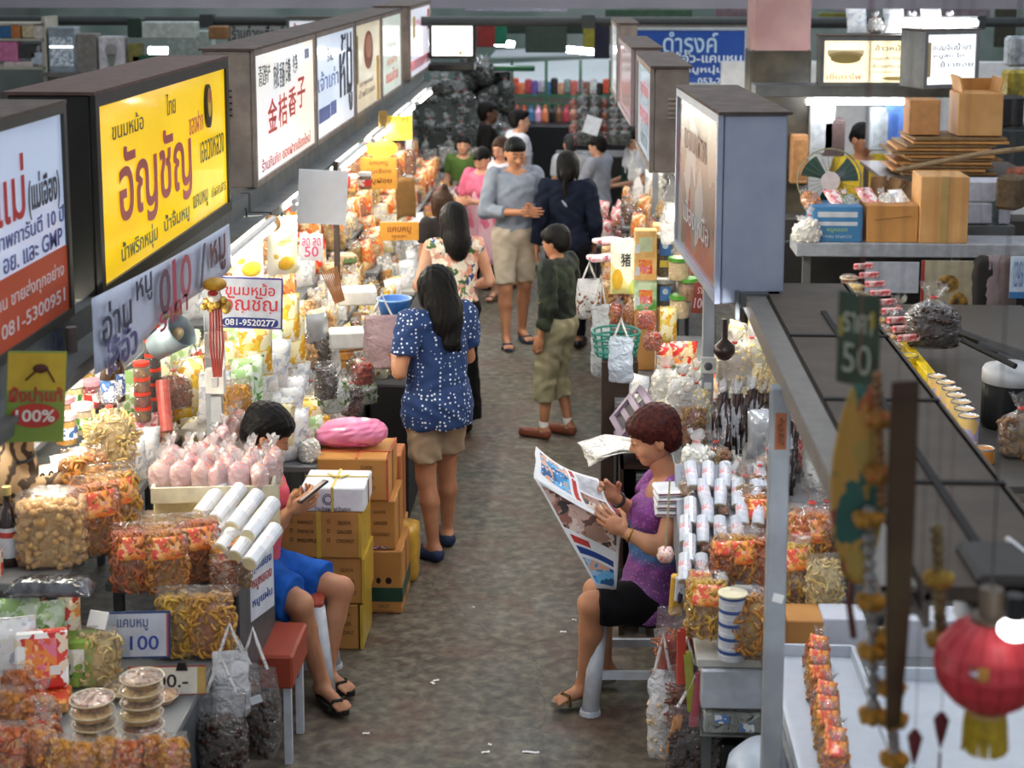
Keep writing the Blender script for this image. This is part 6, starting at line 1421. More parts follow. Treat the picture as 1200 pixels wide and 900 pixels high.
hh_ = PY(440, 538, Y2).z - zs[2]; b = MB(); b.box((.02, 0, hh_ + .002), (.010, .36, .004)); b.box((0, -.06, hh_ + .002), (x1 - x0, .010, .004)); b.box((.17, .0, hh_ / 2), (.010, .365, hh_)); b.build('pink_string', mat('d8604c', rough=.5), o)
PB_ = Vector(((x0 + x1) / 2 - .03, Y2 + .2, zs[2] + hh_ + .003)); g = Grow(); g.ell((0, 0, .07), (.165, .10, .072)); g.ell((.09, 0, .075), (.09, .085, .06)); g.ell((-.1, 0, .055), (.09, .09, .05)); g.cut((0, 0, .004), (0, 0, -1))
o = skinmesh([g.mesh(.007, lambda X, Y, Z: .004 * np.sin(X * 60 + 9 * np.sin(Z * 30)) * np.sin(Y * 50 + X * 30))], 'plastic_bundle', mat('e88ab0', rough=.3, var=.1, scale=12, col2='dc749e', coat=.3), None, PB_); T(o, 'pink plastic wrapped bundle on top of the taller stack of cartons', 'bundle')
b = MB(); b.torus((0, 0, .075), .11, .004, (.35, .2, 0), 20, 5); b.build('pink_tie', mat('c84878'), o)
# boxes behind toward the khaki shorts
Y3 = 7.98
o = cbox(PY(430, 600, Y3).x, PY(472, 600, Y3).x, Y3, 0.001, PY(460, 618, Y3).z, .25, BOX, 'orange brown carton behind the taller stack', [])
o = cbox(PY(440, 600, Y3 + .02).x, PY(470, 600, Y3).x, Y3 + .01, PY(460, 618, Y3).z + .002, PY(460, 535, Y3).z - PY(460, 618, Y3).z, .22, mat('c87c4c', rough=.6), 'slim reddish carton standing behind the taller stack', [])
c = PZ(478, 640, 0); o = bagmesh(.16, .2, .30, 'pack', 12, .01).build('yellow_bag', mat('d8a83c', rough=.4, coat=.4), smooth=True); put(o, (PY(474, 660, 8.05).x, 8.05, .001)); T(o, 'yellow plastic sack behind the cartons beside the navy shoes', 'bag')
# ================================================================ left stalls further up the aisle
def stall_left(i, y0, y1, nm):
 zs = ((.78, -1.52, -1.26), (.92, -1.80, -1.53), (1.06, -2.08, -1.81), (1.20, -2.4, -2.09))
 for k, (z, xa, xb) in enumerate(zs):
  counter('display_step', xa, xb, y0, y1, z, CT if k else CTW, f"{['front', 'second', 'third', 'back'][k]} display step of the {nm} left stall", legs=k in (0, 3), front=(1, .05, FR) if k == 0 else None, cat='shelf')
 n = int((y1 - y0) / .2)
 sets = [(['p_wht', 'creamt', 'p_cream', 'whites', 'nutseal', 'p_gry', 'p_yel'], ['creams', 'p_cream', 'chips', 'p_wht', 'whites', 'p_brn'], ['chips', 'p_org', 'creamt', 'p_wht', 'cracker', 'p_red'], ['creamt', 'p_wht', 'chips', 'nuts', 'p_cream']),
   (['whites', 'p_wht', 'whitep', 'p_gry', 'cracker'], ['chips', 'cracker', 'p_org', 'creams', 'p_cream'], ['chips', 'cracker', 'creamt', 'p_org', 'popcorn'], ['p_red', 'chips', 'p_wht', 'nuts', 'p_org']),
   (['cracker', 'chips', 'whites', 'reds'], ['cracker', 'p_org', 'chips', 'brown'], ['chips', 'p_org', 'cracker', 'p_red'], ['p_org', 'p_yel', 'chips', 'p_red'])][min(i, 2)]
 for k, (z, xa, xb) in enumerate(zs):
  for r_ in range(2):
   x = xb - .07 - r_ * .135
   row(sets[k], (x, y0 + .05, z + .002), (x, y1 - .05, z + .002), n, f"{['outer', 'inner'][r_]} line, {['front', 'second', 'third', 'back'][k]} step, {nm} left stall", RC, [.86, .9, 1.0, 1.05][k], jx=.03, jr=.5, tilt=-.12)
stall_left(0, 8.62, 11.35, 'second')
stall_left(1, 11.6, 14.1, 'third')
stall_left(2, 14.4, 17.2, 'fourth')
# blank white board
c0 = PX(378, 231, -1.45); o = MB().bbox((0, 0, 0), (.27, .006, .30), .002).build('blank_board', mat('eef1f6', rough=.4, var=.03)); put(o, c0, Euler((0, .06, .1))); T(o, 'blank white board hung at the rail below the white signs', 'board')
# stacked brown packs and pale cake boxes in front
for k in range(4):
 q = PZ(400, 428, .79); o = MB().bbox((0, 0, .03), (.20, .15, .052), .008).build('snack_pack', printed(('c88c3c', 'a8682c', 'e0b060', '7c4820'), 22, .3, 60)) if k == 0 else copy_tree(ST0); ST0 = o if k == 0 else ST0
 put(o, (q.x + .03, q.y - .02, .782 + k * .056), .3 + .06 * k); T(o, f'golden brown flat pack, {od(k)} from the bottom of the stack at the second stall corner', 'packet', 'stacked golden packs')
o = MB().bbox((0, 0, .05), (.20, .15, .10), .01).build('cake_box', mat('f4f4f0', rough=.3)); q = PZ(345, 405, .79); put(o, (-1.36, 8.95, 1.01), .2); T(o, 'white box on the stack of golden brown packs', 'box')
o = MB().bbox((0, 0, .05), (.24, .18, .09), .008).build('plastic_tub', mat('f0eee6', rough=.3)); c0 = PX(418, 350, -1.40); put(o, (c0.x, c0.y, c0.z - .03), .2); T(o, 'white plastic box among the bags behind the polka dot woman', 'box')
for k, (px, py) in enumerate(((402, 318), (402, 302), (432, 318), (432, 303), (432, 290))):
 c0 = PX(px, py, -1.72); o = MB().bbox((0, 0, 0), (.16, .16, .058), .006).build('flat_box', printed([('e8c8a0', 'a86c4c', 'f0e4d0', '6a8a5c'), ('d8d0a8', 'a8986c', 'f4f0dc', '5c4c34')][k > 1], 14, .35, 61 + k)); put(o, c0, .4)
 T(o, ['pale flat sweet box, lower of the pair behind the white tub', 'pale flat sweet box, upper of the pair behind the white tub', 'brown flat sweet box, lowest of three behind the white tub', 'brown flat sweet box, middle of three behind the white tub', 'brown flat sweet box, top of three behind the white tub'][k], 'box', 'flat sweet boxes')
def minisign(px, py, X, w, h, m, lines, label, rz=.15, tilt=0.0, oval=False):
 c = PX(px, py, X)
 if oval:
  vs = [(w / 2 * math.cos(t), h / 2 * math.sin(t)) for t in np.linspace(0, 2 * PI, 28)[:-1]]; o = MB().prism(vs, -.004, .004).build('shop_card', m)
 else: o = MB().bbox((0, 0, 0), (w, .008, h), .002).build('shop_card', m)
 put(o, c, Euler((tilt, 0, rz))); T(o, label, 'sign')
 for s_, x, z, ww, hh, cc in lines: text(s_, ww * w, hh * h, col(cc), o, (x * w, -.0055, z * h), bold=.01)
 return o
YEL = mat('f0d040', rough=.4, var=.04); ORC = mat('e0a040', rough=.4, var=.05)
minisign(467, 150, -1.52, .22, .20, YEL, [('90.-', .1, -.05, .4, .3, '8a6a1c'), ('ราคา', .1, .3, .5, .2, 'a8481c')], 'yellow hanging price card under the far sign row')
minisign(447, 174, -1.60, .25, .14, YEL, [('หมูยอ', 0, -.05, .7, .4, 'd05020')], 'round yellow hanging sign with a blue top edge', oval=True)
minisign(444, 203, -1.62, .28, .25, ORC, [('แคบหมู', 0, .3, .5, .16, '6a3a14'), ('กุนเชียง', 0, .05, .7, .2, '6a3a14'), ('หมูฝอย', 0, -.25, .7, .22, '6a3a14')], 'square orange card with three lines of writing')
minisign(468, 271, -1.30, .27, .13, ORC, [('แคบหมู', 0, .05, .6, .4, '7a3c14'), ('ถุงละ', 0, -.3, .4, .18, '7a3c14')], 'wide orange card standing among the bags of the third stall')
minisign(365, 290, -1.55, .13, .15, mat('f2f4f6'), [('50', 0, -.15, .6, .4, 'e05a8c'), ('ลด ลด', 0, .22, .8, .3, 'e05a8c')], 'white card with pink figures by the thin dark post')
o = MB().box((0, 0, 0), (.022, .03, .34)).box((0, .01, 0), (.005, .04, .3)).build('wooden_plank', mat('b09050', rough=.6)); put(o, PX(449, 144, -1.6)); o.scale = (3, 1, .55); T(o, 'bare tan card hanging edge on from the rail', 'card')
c0 = PX(476, 232, -1.45); o = MB().sheet(lambda u, v: (.03 * math.sin(v * 2), (u - .5) * .16, .34 * v - .1 * (u - .5) ** 2), 6, 8, .006).build('curved_cardboard', mat('a8824c', rough=.7), smooth=True); put(o, (c0.x, c0.y, c0.z - .15), Euler((.1, .15, -1.2))); T(o, 'curved sheet of tan cardboard standing between the third and fourth stalls', 'cardboard')
c0 = PX(481, 205, -1.48); o = item('nuts', (c0.x, c0.y, c0.z), 0, (.7, .7, 1.6), 'tall hanging bag of peanuts at the far end post', 'bag')
for k, (px, py) in enumerate(((399, 222), (402, 212), (411, 218), (428, 214))):
 c0 = PX(px, py, -1.66); o = jar([F_RED, F_RED, F_ORG, F_BROWN][k], mat(['e85040', 'e86050', 'f0f0ee', 'f4f4f2'][k]), .045, .11, [LAB_RED, LAB_RED, LAB_OR, LAB_RED][k]); put(o, (c0.x, c0.y, c0.z - .05), 0, 1.1)
 T(o, ['red tub beside the blank white board', 'red tub above the other red tub by the white board', 'white lidded jar right of the red tubs', 'white lidded jar under the square orange card'][k], 'jar')
b = MB(); c0 = PX(392, 335, -1.42)
for k in range(9): x = (k - 4) * .011; b.tube((x * .6, 0, -.10), (x, .01, .10), .004, n=6)
o = b.build('stick_bundle', mat('b87c4c', rough=.6)); put(o, c0, Euler((0, -.3, .3))); T(o, 'bundle of thin brown incense-like sticks beside the white tub', 'sticks');
c0 = PZ(458, 360, .6); o = MB().lathe([(.10, 0), (.14, .18), (.145, .20), (.135, .20), (.095, .01), (.003, .01)], 20).build('blue_basin', mat('2c68b4', rough=.35), smooth=True); c1 = PX(458, 358, -1.17); put(o, (c1.x + .02, c1.y, c1.z - .1), 0, .72); T(o, 'blue basin beside the shoulder of the polka dot woman', 'basin')
MB().torus((0, 0, .20), .142, .006, None, 24, 6).build('rim', mat('8ab4e4', rough=.3), o); MB().bbox((c1.x, c1.y, (c1.z - .1) / 2), (.3, .3, c1.z - .104), .004).build('basin_stand', mat('3a3634')); T(bpy.data.objects['basin_stand'], 'dark stand under the blue basin', 'stand')
# black bags and greens under the front of the second stall
for k, (px, py, key, s_) in enumerate(((392, 470, 'greens', 1.1), (412, 474, 'dark', .62), (430, 462, 'greens', .9), (425, 440, 'reds', 1.0), (382, 455, 'beans', .9))):
 q = PX(px, py, -1.20); item(key, (q.x, q.y, q.z - .05), .8, s_, ['cloudy bag of green herbs hanging under the second stall edge', 'black bag of dark goods under the second stall edge', 'green leaf bag near the elbow of the polka dot woman', 'red bag hanging at the second stall corner', 'packet of black beans hanging under the golden packs'][k], 'bag')
for k, (px, py, key, s_) in enumerate(((365, 470, 'greens', 1.2), (372, 420, 'beans', 1.3), (371, 395, 'p_sil', .9))):
 q = PX(px, py, -1.52); item(key, (q.x, q.y, q.z - .06), .8, s_, ['cloudy herb bag at the end of the phone user ledge', 'big packet of black beans beside the thin dark post', 'silver packet above the black beans'][k], 'bag')
# hanging carrier bags beside the polka dot woman
for k, (px, py, Y, w_, h_) in enumerate(((448, 430, 8.9, .20, .30), (440, 460, 9.1, .16, .24))):
 o = hangbag(px, py, Y, w_, h_, .12, F_BROWN if k else None, ['translucent pinkish carrier bag at the elbow of the polka dot woman', 'hanging bag of green and brown goods near the dark stall front'][k], film(['e8c8cc', 'd0d8c0'][k], .45, .3), seed=30 + k)
MB().bbox((-1.12, 10.2, .40), (.22, 2.6, .80), .01).build('stall_front_block', mat('1a191c', rough=.7)); T(bpy.data.objects['stall_front_block'], 'black block along the dark front of the second left stall', 'cloth')  # plain black block filling the dark area at the stall front
# ---- heap of dark bags far up on the left
hp = PZ(535, 150, 1.0); hy = 18.6; hx = PY(530, 150, hy).x
MB().bbox((hx - .3, hy + .4, .42), (2.4, 1.5, .84), .01).build('bag_table', mat('2c2c2c', rough=.6)); T(bpy.data.objects['bag_table'], 'black table under the big heap of dark bags', 'table')
cone = MB(); cone.lathe([(.95, 0), (.8, .35), (.45, .7), (.1, .85)], 16).build('bag_core', mat('3c403a', rough=.8)); o = bpy.data.objects['bag_core']; put(o, (hx - .25, hy + .4, .84), 0, (1.05, .8, 1)); T(o, 'dark mound core of the heaped mushroom bags', 'heap'); o['kind'] = 'stuff'
rr = random.Random(5); n = 0
for lv in range(6):
 z = .86 + lv * .145; R = .98 - lv * .155; m = int(17 - lv * 2)
 for k in range(m):
  a = PI + PI * 1.15 * (k + .5) / m - .25; x = hx - .25 + R * 1.08 * math.cos(a) + rr.uniform(-.05, .05); y = hy + .4 + R * .8 * math.sin(a) * 1.0
  item('mush' if rr.random() < .8 else 'greens', (x, y, z), rr.uniform(0, 6), rr.uniform(.85, 1.1), 'tied bag of dark dried mushrooms in the big heap at the back left', 'bag', 'mushroom bags in the heap', tilt=rr.uniform(-.3, .1)); n += 1
for k in range(14):
 x = hx + .35 + rr.uniform(-.25, .3); z = 1.1 + k * .055; y = hy + 1.3
 item('mush', (x - k * .01, y, z), rr.uniform(0, 6), 1.1, 'tied bag of dark mushrooms climbing the tall heap behind the far sign', 'bag', 'mushroom bags in the tall heap')
MB().bbox((hx + .25, hy + 1.7, .9), (.7, .5, 1.8), .02).build('rack_stand', mat('2c302c', rough=.7)); T(bpy.data.objects['rack_stand'], 'dark rack behind the tall heap of mushroom bags', 'rack')
row(['p_gry', 'brown', 'p_gry', 'whites'], (hx - 1.0, hy - .55, .86), (hx + .5, hy - .55, .86), 10, 'tray before the dark bag heap', 0, 1.0, frm='from the left')
row(['p_gry', 'brown', 'p_pnk'], (hx - .9, hy - .95, .62), (hx + .5, hy - .95, .62), 8, 'lower shelf before the dark heap', 0, 1.0, frm='from the left')
counter('bag_shelf', hx - 1.2, hx + .7, hy - 1.1, hy - .42, .62, mat('242424'), 'black shelf in front of the dark bag heap')
counter('bag_shelf', hx - 1.2, hx + .7, hy - .68, hy - .40, .855, mat('242424'), 'upper black shelf in front of the dark bag heap', legs=False)
# ================================================================ right stalls
RR = -.9
def stall_right(i, y0, y1, nm, xs=.16):
 zs = ((.80, xs, xs + .22), (.95, xs + .225, xs + .46), (1.10, xs + .465, xs + .75))
 for k, (z, xa, xb) in enumerate(zs):
  counter('display_step', xa, xb, y0, y1, z, CT, f"{['front', 'middle', 'back'][k]} display step of the {nm} right stall", legs=k in (0, 2), front=(-1, .05, FR) if k == 0 else None, cat='shelf')
 n = int((y1 - y0) / .19)
 sets = [(['p_wht', 'whites', 'brown', 'p_gry', 'reds'], ['p_red', 'p_wht', 'greens', 'p_grn', 'creamt'], ['p_grn', 'creamt', 'p_wht', 'p_cream']), (['cracker', 'crackert', 'p_brn', 'reds', 'chips'], ['chips', 'cracker', 'p_org', 'crackert'], ['chips', 'cracker', 'p_org', 'creamt']),
   (['brown', 'p_pnk', 'cracker', 'reds'], ['p_org', 'brown', 'chips'], ['chips', 'p_wht', 'p_gry'])][min(i, 2)]
 for k, (z, xa, xb) in enumerate(zs):
  for r_ in range(2 if k < 2 else 1):
   x = xa + .06 + r_ * .12
   row(sets[k], (x, y0 + .05, z + .002), (x, y1 - .05, z + .002), n, f"{['outer', 'inner'][r_]} line, {['front', 'middle', 'back'][k]} step, {nm} right stall", RR, [.85, .92, 1.05][k], jx=.025, jr=.4, tilt=-.1)
stall_right(0, 7.35, 8.55, 'second', .24)
stall_right(1, 10.4, 13.2, 'third', .12)
stall_right(2, 13.5, 15.0, 'fourth', .08)
# second right stall, far half: stacked boxes and jars shelf
counter('display_step', .16, .80, 8.6, 10.2, .80, CT, 'grey table carrying the yellow bag and cracker packets', front=(-1, .05, FR))
YJ = 9.35
def stackp(px, pys, Y, w, h, d, ms, labs, cat, nm, rz=0):
 for k, (py, m, l) in enumerate(zip(pys, ms, labs)):
  c = PY(px, py, Y); o = MB().bbox((0, 0, h / 2), (w, d, h), .006).build(nm, m); put(o, c, rz); T(o, l, cat)
  MB().box((.0, -d / 2 - .001, h * .5), (w * .6, .002, h * .5)).build('picture_panel', LAB_OR if k < 2 else mat('dce8c0'), o)
  MB().box((-w * .36, -d / 2 - .002, h * .34), (w * .2, .002, h * .3)).build('info_label', mat('e8ecf4'), o)
CRK = mat('e8b468', rough=.4, col2='f0c884', scale=16)
stackp(756, (362, 327, 301), YJ, .13, .165, .10, (mat('4c9c3c', rough=.4, col2='d8ecc8', scale=9), CRK, CRK), ('green and white packet at the bottom of the cracker packet column', 'yellow cracker packet with a red base in the middle of the column', 'yellow cracker packet on top of the column beside the dark jars'), 'packet', 'cracker_packet')
for k, (py, lb) in enumerate(((362, mat('3c70b4', rough=.3, col2='4c80c4')), (327, mat('d8c44c', rough=.3)), (309, mat('3c70b4', rough=.3)))):
 c = PY(779, py - 3, YJ + .05); o = jar(F_BEAN, mat('d8dade', rough=.3, metal=.4), .052, .165, None, 'spice_jar'); put(o, c); T(o, ['dark jar with a blue label at the bottom of the jar column', 'dark jar with a yellow label in the middle of the jar column', 'dark jar with a blue label on top of the jar column'][k], 'jar', 'column of dark jars')
 MB().bbox((0, -.052, .085), (.066, .006, .085 if k != 1 else .04), .002).build('paper_label', lb, o)
 if k != 1: MB().ball((0, -.057, .10), (.018, .002, .018), 12, 6).build('round_logo', mat('c8dcf0'), o)
for k, (px, py) in enumerate(((795, 328), (806, 352), (796, 372))):
 c = PY(px, py, YJ - .1); o = jar([F_CREAM, F_NUT, F_CREAM][k], mat('5cac3c', rough=.3), .06, .13, None, 'green_jar'); put(o, c); T(o, ['green lidded jar high beside the dark jar column', 'green lidded jar of nuts by the hanging red card', 'green lidded jar lowest beside the yellow bag'][k], 'jar')
c = PY(781, 285, YJ + .5); o = carton(CARDL, .17, .14, .12, 'open_carton'); put(o, (c.x, c.y, c.z)); T(o, 'small open tan carton behind the dark jars', 'box')
c = PY(783, 402, 8.9); o = item('p_yel', c, 0, (.62, .9, .95), 'tall yellow snack bag standing below the dark jars', 'bag')
for k, (px, py, s_) in enumerate(((783, 440, .8), (800, 445, .95), (757, 385, .8), (765, 410, .8))):
 c = PY(px, py, 8.45); item('p_red' if k < 2 else 'reds', c, .1, s_, ['red striped cracker packet left of the socket post', 'larger red striped cracker packet beside the socket post', 'red snack bag under the cracker packet column', 'second red snack bag under the cracker packet column'][k])
# supports so the stacks stand on shelves
for k, (x0_, x1_, z_, y_) in enumerate(((756 - 12, 756 + 12, PY(756, 362, YJ).z, YJ), (779 - 9, 779 + 9, PY(779, 359, YJ + .05).z, YJ + .05))):
 xa, xb = PY(x0_, 360, y_).x, PY(x1_, 360, y_).x
 o = MB().bbox(((xa + xb) / 2, y_, (z_ + .8) / 2), (xb - xa, .11, z_ - .802), .004).build('riser_box', CARD); T(o, ['brown box raising the cracker packet column', 'brown box raising the jar column'][k], 'box')
# yellow 猪 bag and the clear bags at the aisle corner
c = PY(729, 345, 8.8); o = pillow(printed(('e8d858', 'f0e898', 'd8e070', 'f4f4e0'), 5, .3, 71), .135, .30, .06, 71); put(o, c, .1); T(o, 'yellow green bag with one large black character beside the cracker packets', 'bag')
text('猪', .055, .075, col('20201c'), o, (.015, -.036, .20), (.0, 0, 0), bold=.01)
MB().ball((-.03, -.03, .09), (.03, .008, .06), 10, 6).build('yellow_patch', mat('e8b82c'), o)
for k, (px, py) in enumerate(((705, 292), (722, 290), (712, 282), (735, 284))):
 c = PY(px, py, 10.0); o = MB().bbox((0, 0, 0), (.17, .12, .03), .008).build('flat_pack', printed(('f0d8dc', 'e8a8b4', 'f4f0f0', 'b85c6c'), 24, .3, 72)); put(o, (c.x, c.y - .3 * (k < 2), c.z), .3 + .2 * k); T(o, ['pink and white flat pack nearest the aisle', 'pink and white flat pack second from the aisle', 'pink and white flat pack on top of the others', 'pink and white flat pack against the cracker heap'][k], 'packet', 'pink and white flat packs')
hangbag(690, 372, 9.6, .14, .24, .12, F_BROWN, 'clear bag hanging by the aisle behind the boy', FILMM, seed=44)
# blue grey carrier bag, teal basket, lilac trays
hangbag(727, 447, 8.3, .125, .24, .08, None, 'pale blue carrier bag hanging in front of the teal basket', film('c4d4e8', .8, .3), seed=45)
hangbag(703, 440, 9.1, .10, .42, .06, None, 'long white plastic bag hanging behind the teal basket', film('e8ecf0', .7, .3), seed=46)
c = PY(722, 412, 8.8); o = MB();
for k in range(4): o.torus((0, 0, .03 + k * .035), .115 + .006 * k, .007, None, 20, 5)
for k in range(14): a = 2 * PI * k / 14; o.tube((.11 * math.cos(a), .11 * math.sin(a), 0), (.135 * math.cos(a), .135 * math.sin(a), .14), .005, n=5)
o.tube((0, 0, 0), (0, 0, .008), .11, n=20); o = o.build('plastic_basket', mat('2c8478', rough=.4)); put(o, (c.x, c.y, c.z - .02)); T(o, 'teal plastic basket behind the pale blue carrier bag', 'basket')
MB().bbox((c.x + .02, c.y, (c.z - .03) / 2), (.2, .2, c.z - .035), .005).build('basket_stand', mat('3c2c24')); T(bpy.data.objects['basket_stand'], 'dark brown stand under the teal basket', 'stand')
for k, (px, py) in enumerate(((733, 505), (728, 488), (740, 478))):
 c = PY(px, py, 8.0); o = MB(); [o.box(p_, s_) for p_, s_ in (((0, -.13, 0), (.17, .03, .03)), ((0, .13, 0), (.17, .03, .03)), ((-.07, 0, 0), (.03, .26, .03)), ((.07, 0, 0), (.03, .26, .03)), ((0, 0, -.008), (.12, .24, .004)))]
 o = o.build('lilac_tray', mat('8a7690', rough=.4)); put(o, (c.x + .03, c.y, c.z), Euler((.1, -.9, .1))); T(o, ['lilac plastic tray leaning lowest behind the reading woman', 'lilac plastic tray leaning in the middle behind the reading woman', 'lilac plastic tray leaning uppermost behind the reading woman'][k], 'tray', 'leaning lilac trays')
 MB().box((0, 0, -.004), (.11, .23, .006)).build('tray_bottom', mat('26222a'), o)
MB().bbox((.13, 8.0, .22), (.14, .34, .44), .006).build('pink_crate', mat('b04c5c', rough=.5)); T(bpy.data.objects['pink_crate'], 'dull pink crate on the floor behind the reading woman', 'crate')
# side box with a folded newspaper beside the reader
xa, xb = PY(727, 550, 7.35).x, PY(765, 550, 7.35).x; zt = PY(745, 545, 7.35).z
o = MB(); o.box(((xa + xb) / 2, 7.5, zt - .01), (xb - xa, .3, .02)); [o.box((x, 7.5, zt / 2), (.016, .3, zt)) for x in (xa + .008, xb - .008)]; o.box(((xa + xb) / 2, 7.5, zt * .72), (xb - xa, .28, .016)); o.box(((xa + xb) / 2, 7.64, zt / 2), (xb - xa, .01, zt))
o = o.build('side_cabinet', mat('3c2418', rough=.5)); T(o, 'small dark wooden cabinet behind the newspaper', 'cabinet')
NEWS = printed(('e8e6e0', 'f0eeea', 'd8d4cc', 'b8b4b0', 'ecece8'), 40, .6, 80, coat=0)
for k in range(3):
 o = MB().sheet(lambda u, v: ((u - .5) * .36, (v - .5) * .26, .03 * math.sin(u * 3 + k) + .012 * math.sin(v * 6 + k) + .012 * k - .10 * max(0, .35 - u)), 14, 8, .002).build('folded_newspaper', NEWS, smooth=True); put(o, ((xa + xb) / 2 - .06, 7.46, zt + .035), .1 + .2 * k); T(o, f"{['lowest', 'middle', 'top'][k]} loose newspaper sheet lying on the dark cabinet", 'newspaper')
# ---- first right stall: counters
counter('display_table', .40, 1.25, 5.44, 5.76, .75, CTW, 'white topped table carrying the cup stack and fried ring bags')
counter('display_table', .37, .98, 5.78, 6.30, .84, CT, 'grey counter beside the reading woman with rolls and carded bags', front=(-1, .05, FR))
counter('display_shelf', .66, 1.25, 6.35, 7.3, 1.0, CT, 'grey shelf with tall cloudy bags behind the socket post')
counter('display_shelf', .85, 1.35, 7.35, 8.55, 1.12, CT, 'far shelf with white and yellow bags under the tube light', legs=False)
counter('display_shelf', .98, 1.4, 5.78, 6.33, 1.0, CT, 'grey shelf behind the near post with hanging cards', legs=True)
# pile of white rolls with olive bits
ROL = roll(mat('cfd4dc', rough=.3, coat=.3, var=.1, scale=40), mat('c8b8a0'), .025, .112, marks=printed(('d8d8de', 'd89aa0', 'e0e0e4', 'c8ccd8'), 60, .3, 22)); rn = 0
for r_ in range(6):
 for k in range(5):
  px = 803 + 20 * k + (5 if r_ % 2 else 0); py = 706 - r_ * 19 + k * 3
  if k == 4 and r_ < 3: continue
  yy = 5.88 + r_ * .070; c = Vector((PY(px, 640, yy).x, yy, .872 + (yy - 5.84) * .717))
  if (k + 2 * r_) % 5 == 3:
   o = item('sesame', c, .2, .5, f'olive packet in tier {od(r_)}, place {od(k)}, between the white rolls', 'packet', 'olive packets between the rolls', tilt=-.6); continue
  o = ROL if rn == 0 else copy_tree(ROL); rn += 1; put(o, c, Euler((.70, .0, random.uniform(-.15, .15)))); T(o, f"white wrapped roll, {od(k)} from the aisle, {od(r_)} tier, beside the reading woman", 'food roll', 'pile of white wrapped rolls')
o = MB().add([(.36, 5.80, .845), (.66, 5.80, .845), (.66, 6.30, .845), (.36, 6.30, .845), (.36, 5.84, .86), (.66, 5.84, .86), (.66, 6.30, 1.19), (.36, 6.30, 1.19)], [(0, 3, 2, 1), (4, 5, 6, 7), (0, 1, 5, 4), (1, 2, 6, 5), (2, 3, 7, 6), (3, 0, 4, 7)]).build('sloped_rack', mat('8c9098', rough=.5)); T(o, 'sloping grey rack under the pile of white rolls', 'rack')
# thin white packs sticking out at her shoulder
for k in range(4):
 c = PY(786, 597 - k * 8, 6.22); o = MB().bbox((0, 0, 0), (.15, .13, .024), .008).build('flat_pack', mat('eef0f4', rough=.25, coat=.3)); put(o, (c.x + .01, c.y, c.z), .05 * k); T(o, f'flat white pack, {od(k)} from the bottom, jutting out at the shoulder of the reading woman', 'packet', 'flat white packs at her shoulder')
 MB().box((0, -.0655, 0), (.14, .002, .006)).build('red_line', mat('8c4a54'), o)
# carded ring bags and nut bags
for k, (px, py, Y, key, s_, l) in enumerate(((828, 745, 5.55, 'ringcard', .86, 'ring snack bag with an orange card left of the white cup stack'), (880, 765, 5.45, 'rings', .9, 'ring snack bag right of the white cup stack'), (862, 700, 5.9, 'ringcard', 1.0, 'big ring snack bag with an orange card above the cup stack'),
 (893, 705, 5.9, 'rings', 1.05, 'big clear ring snack bag against the near post'), (846, 672, 5.86, 'curlcard', .62, 'small carded snack bag at the foot of the roll pile'), (890, 640, 6.1, 'ringcard', .85, 'upper carded ring snack bag beside the near post'), (820, 712, 5.7, 'curlcard', .7, 'lowest carded snack bag at the aisle corner of the roll pile'),
 (872, 610, 6.15, 'sesame', 1.15, 'narrow sesame bag above the carded bags'), (890, 600, 6.2, 'sesame', 1.2, 'wide sesame bag near the orange sticker post'), (858, 592, 6.22, 'whites', .95, 'small bag of white sweets above the roll pile'), (900, 580, 6.3, 'sesame', 1.2, 'sesame bag half hidden by the near post'))):
 c = PY(px, py, Y); item(key, c, -.15 + .1 * (k % 3), s_, l, 'bag', tilt=-.08)
row(['rings', 'ringcard', 'nutseal'], (.72, 5.68, .842), (.95, 6.25, .842), 4, 'right of the roll rack', 0, .9)
# bags at the back of the first right stall
for k, (px, py, Y, key, s_, l) in enumerate(((816, 560, 6.45, 'whites', 1.1, 'small cloudy bag just behind the reading woman'), (838, 560, 6.5, 'nuts', 1.0, 'pointed clear nut bag behind the white rolls'), (845, 520, 6.7, 'darksticks', .8, 'cloudy bag of dark sticks, first from the socket post'), (862, 525, 6.75, 'darksticks', .86, 'cloudy bag of dark sticks, second from the socket post'), (880, 515, 6.8, 'darksticks', .8, 'cloudy bag of dark sticks, third from the socket post'),
 (897, 540, 6.6, 'p_sil', 1.0, 'silver packet of seeds beside the near post'), (900, 475, 7.2, 'noodle', .95, 'bag of brown noodles near the right tube light'), (860, 450, 7.5, 'creamt', 1.3, 'big cloudy white bag with an orange mark'), (880, 440, 7.6, 'creamt', 1.2, 'big cloudy white bag below the tube light'), (812, 520, 6.9, 'nutseal', 1.0, 'clear nut packet behind the dark red hair'),
 (800, 480, 7.4, 'whites', 1.2, 'cloudy bag of white sweets left of the socket post'), (792, 500, 7.4, 'whites', 1.1, 'cloudy bag of white sweets behind the dark red hair'), (815, 490, 7.4, 'creamt', 1.1, 'cloudy cream bag against the socket post'), (780, 470, 7.6, 'whites', 1.2, 'cloudy white bag under the red striped crackers'))):
 c = PY(px, py, Y); item(key, c, -.2 + .13 * (k % 4), s_, l, None)
row(['p_wht', 'creamt', 'p_yel', 'p_cream', 'whites', 'brown'], (.92, 7.4, 1.122), (.92, 8.5, 1.122), 7, 'far right shelf, front line', -.5, 1.1)
row(['creamt', 'p_wht', 'p_yel', 'noodle'], (1.1, 7.4, 1.122), (1.1, 8.5, 1.122), 6, 'far right shelf, back line', -.5, 1.3)
row(['p_wht', 'creamt', 'darksticks', 'nuts'], (.80, 6.45, 1.002), (.80, 7.25, 1.002), 6, 'socket post shelf, front line', -.5, 1.0)
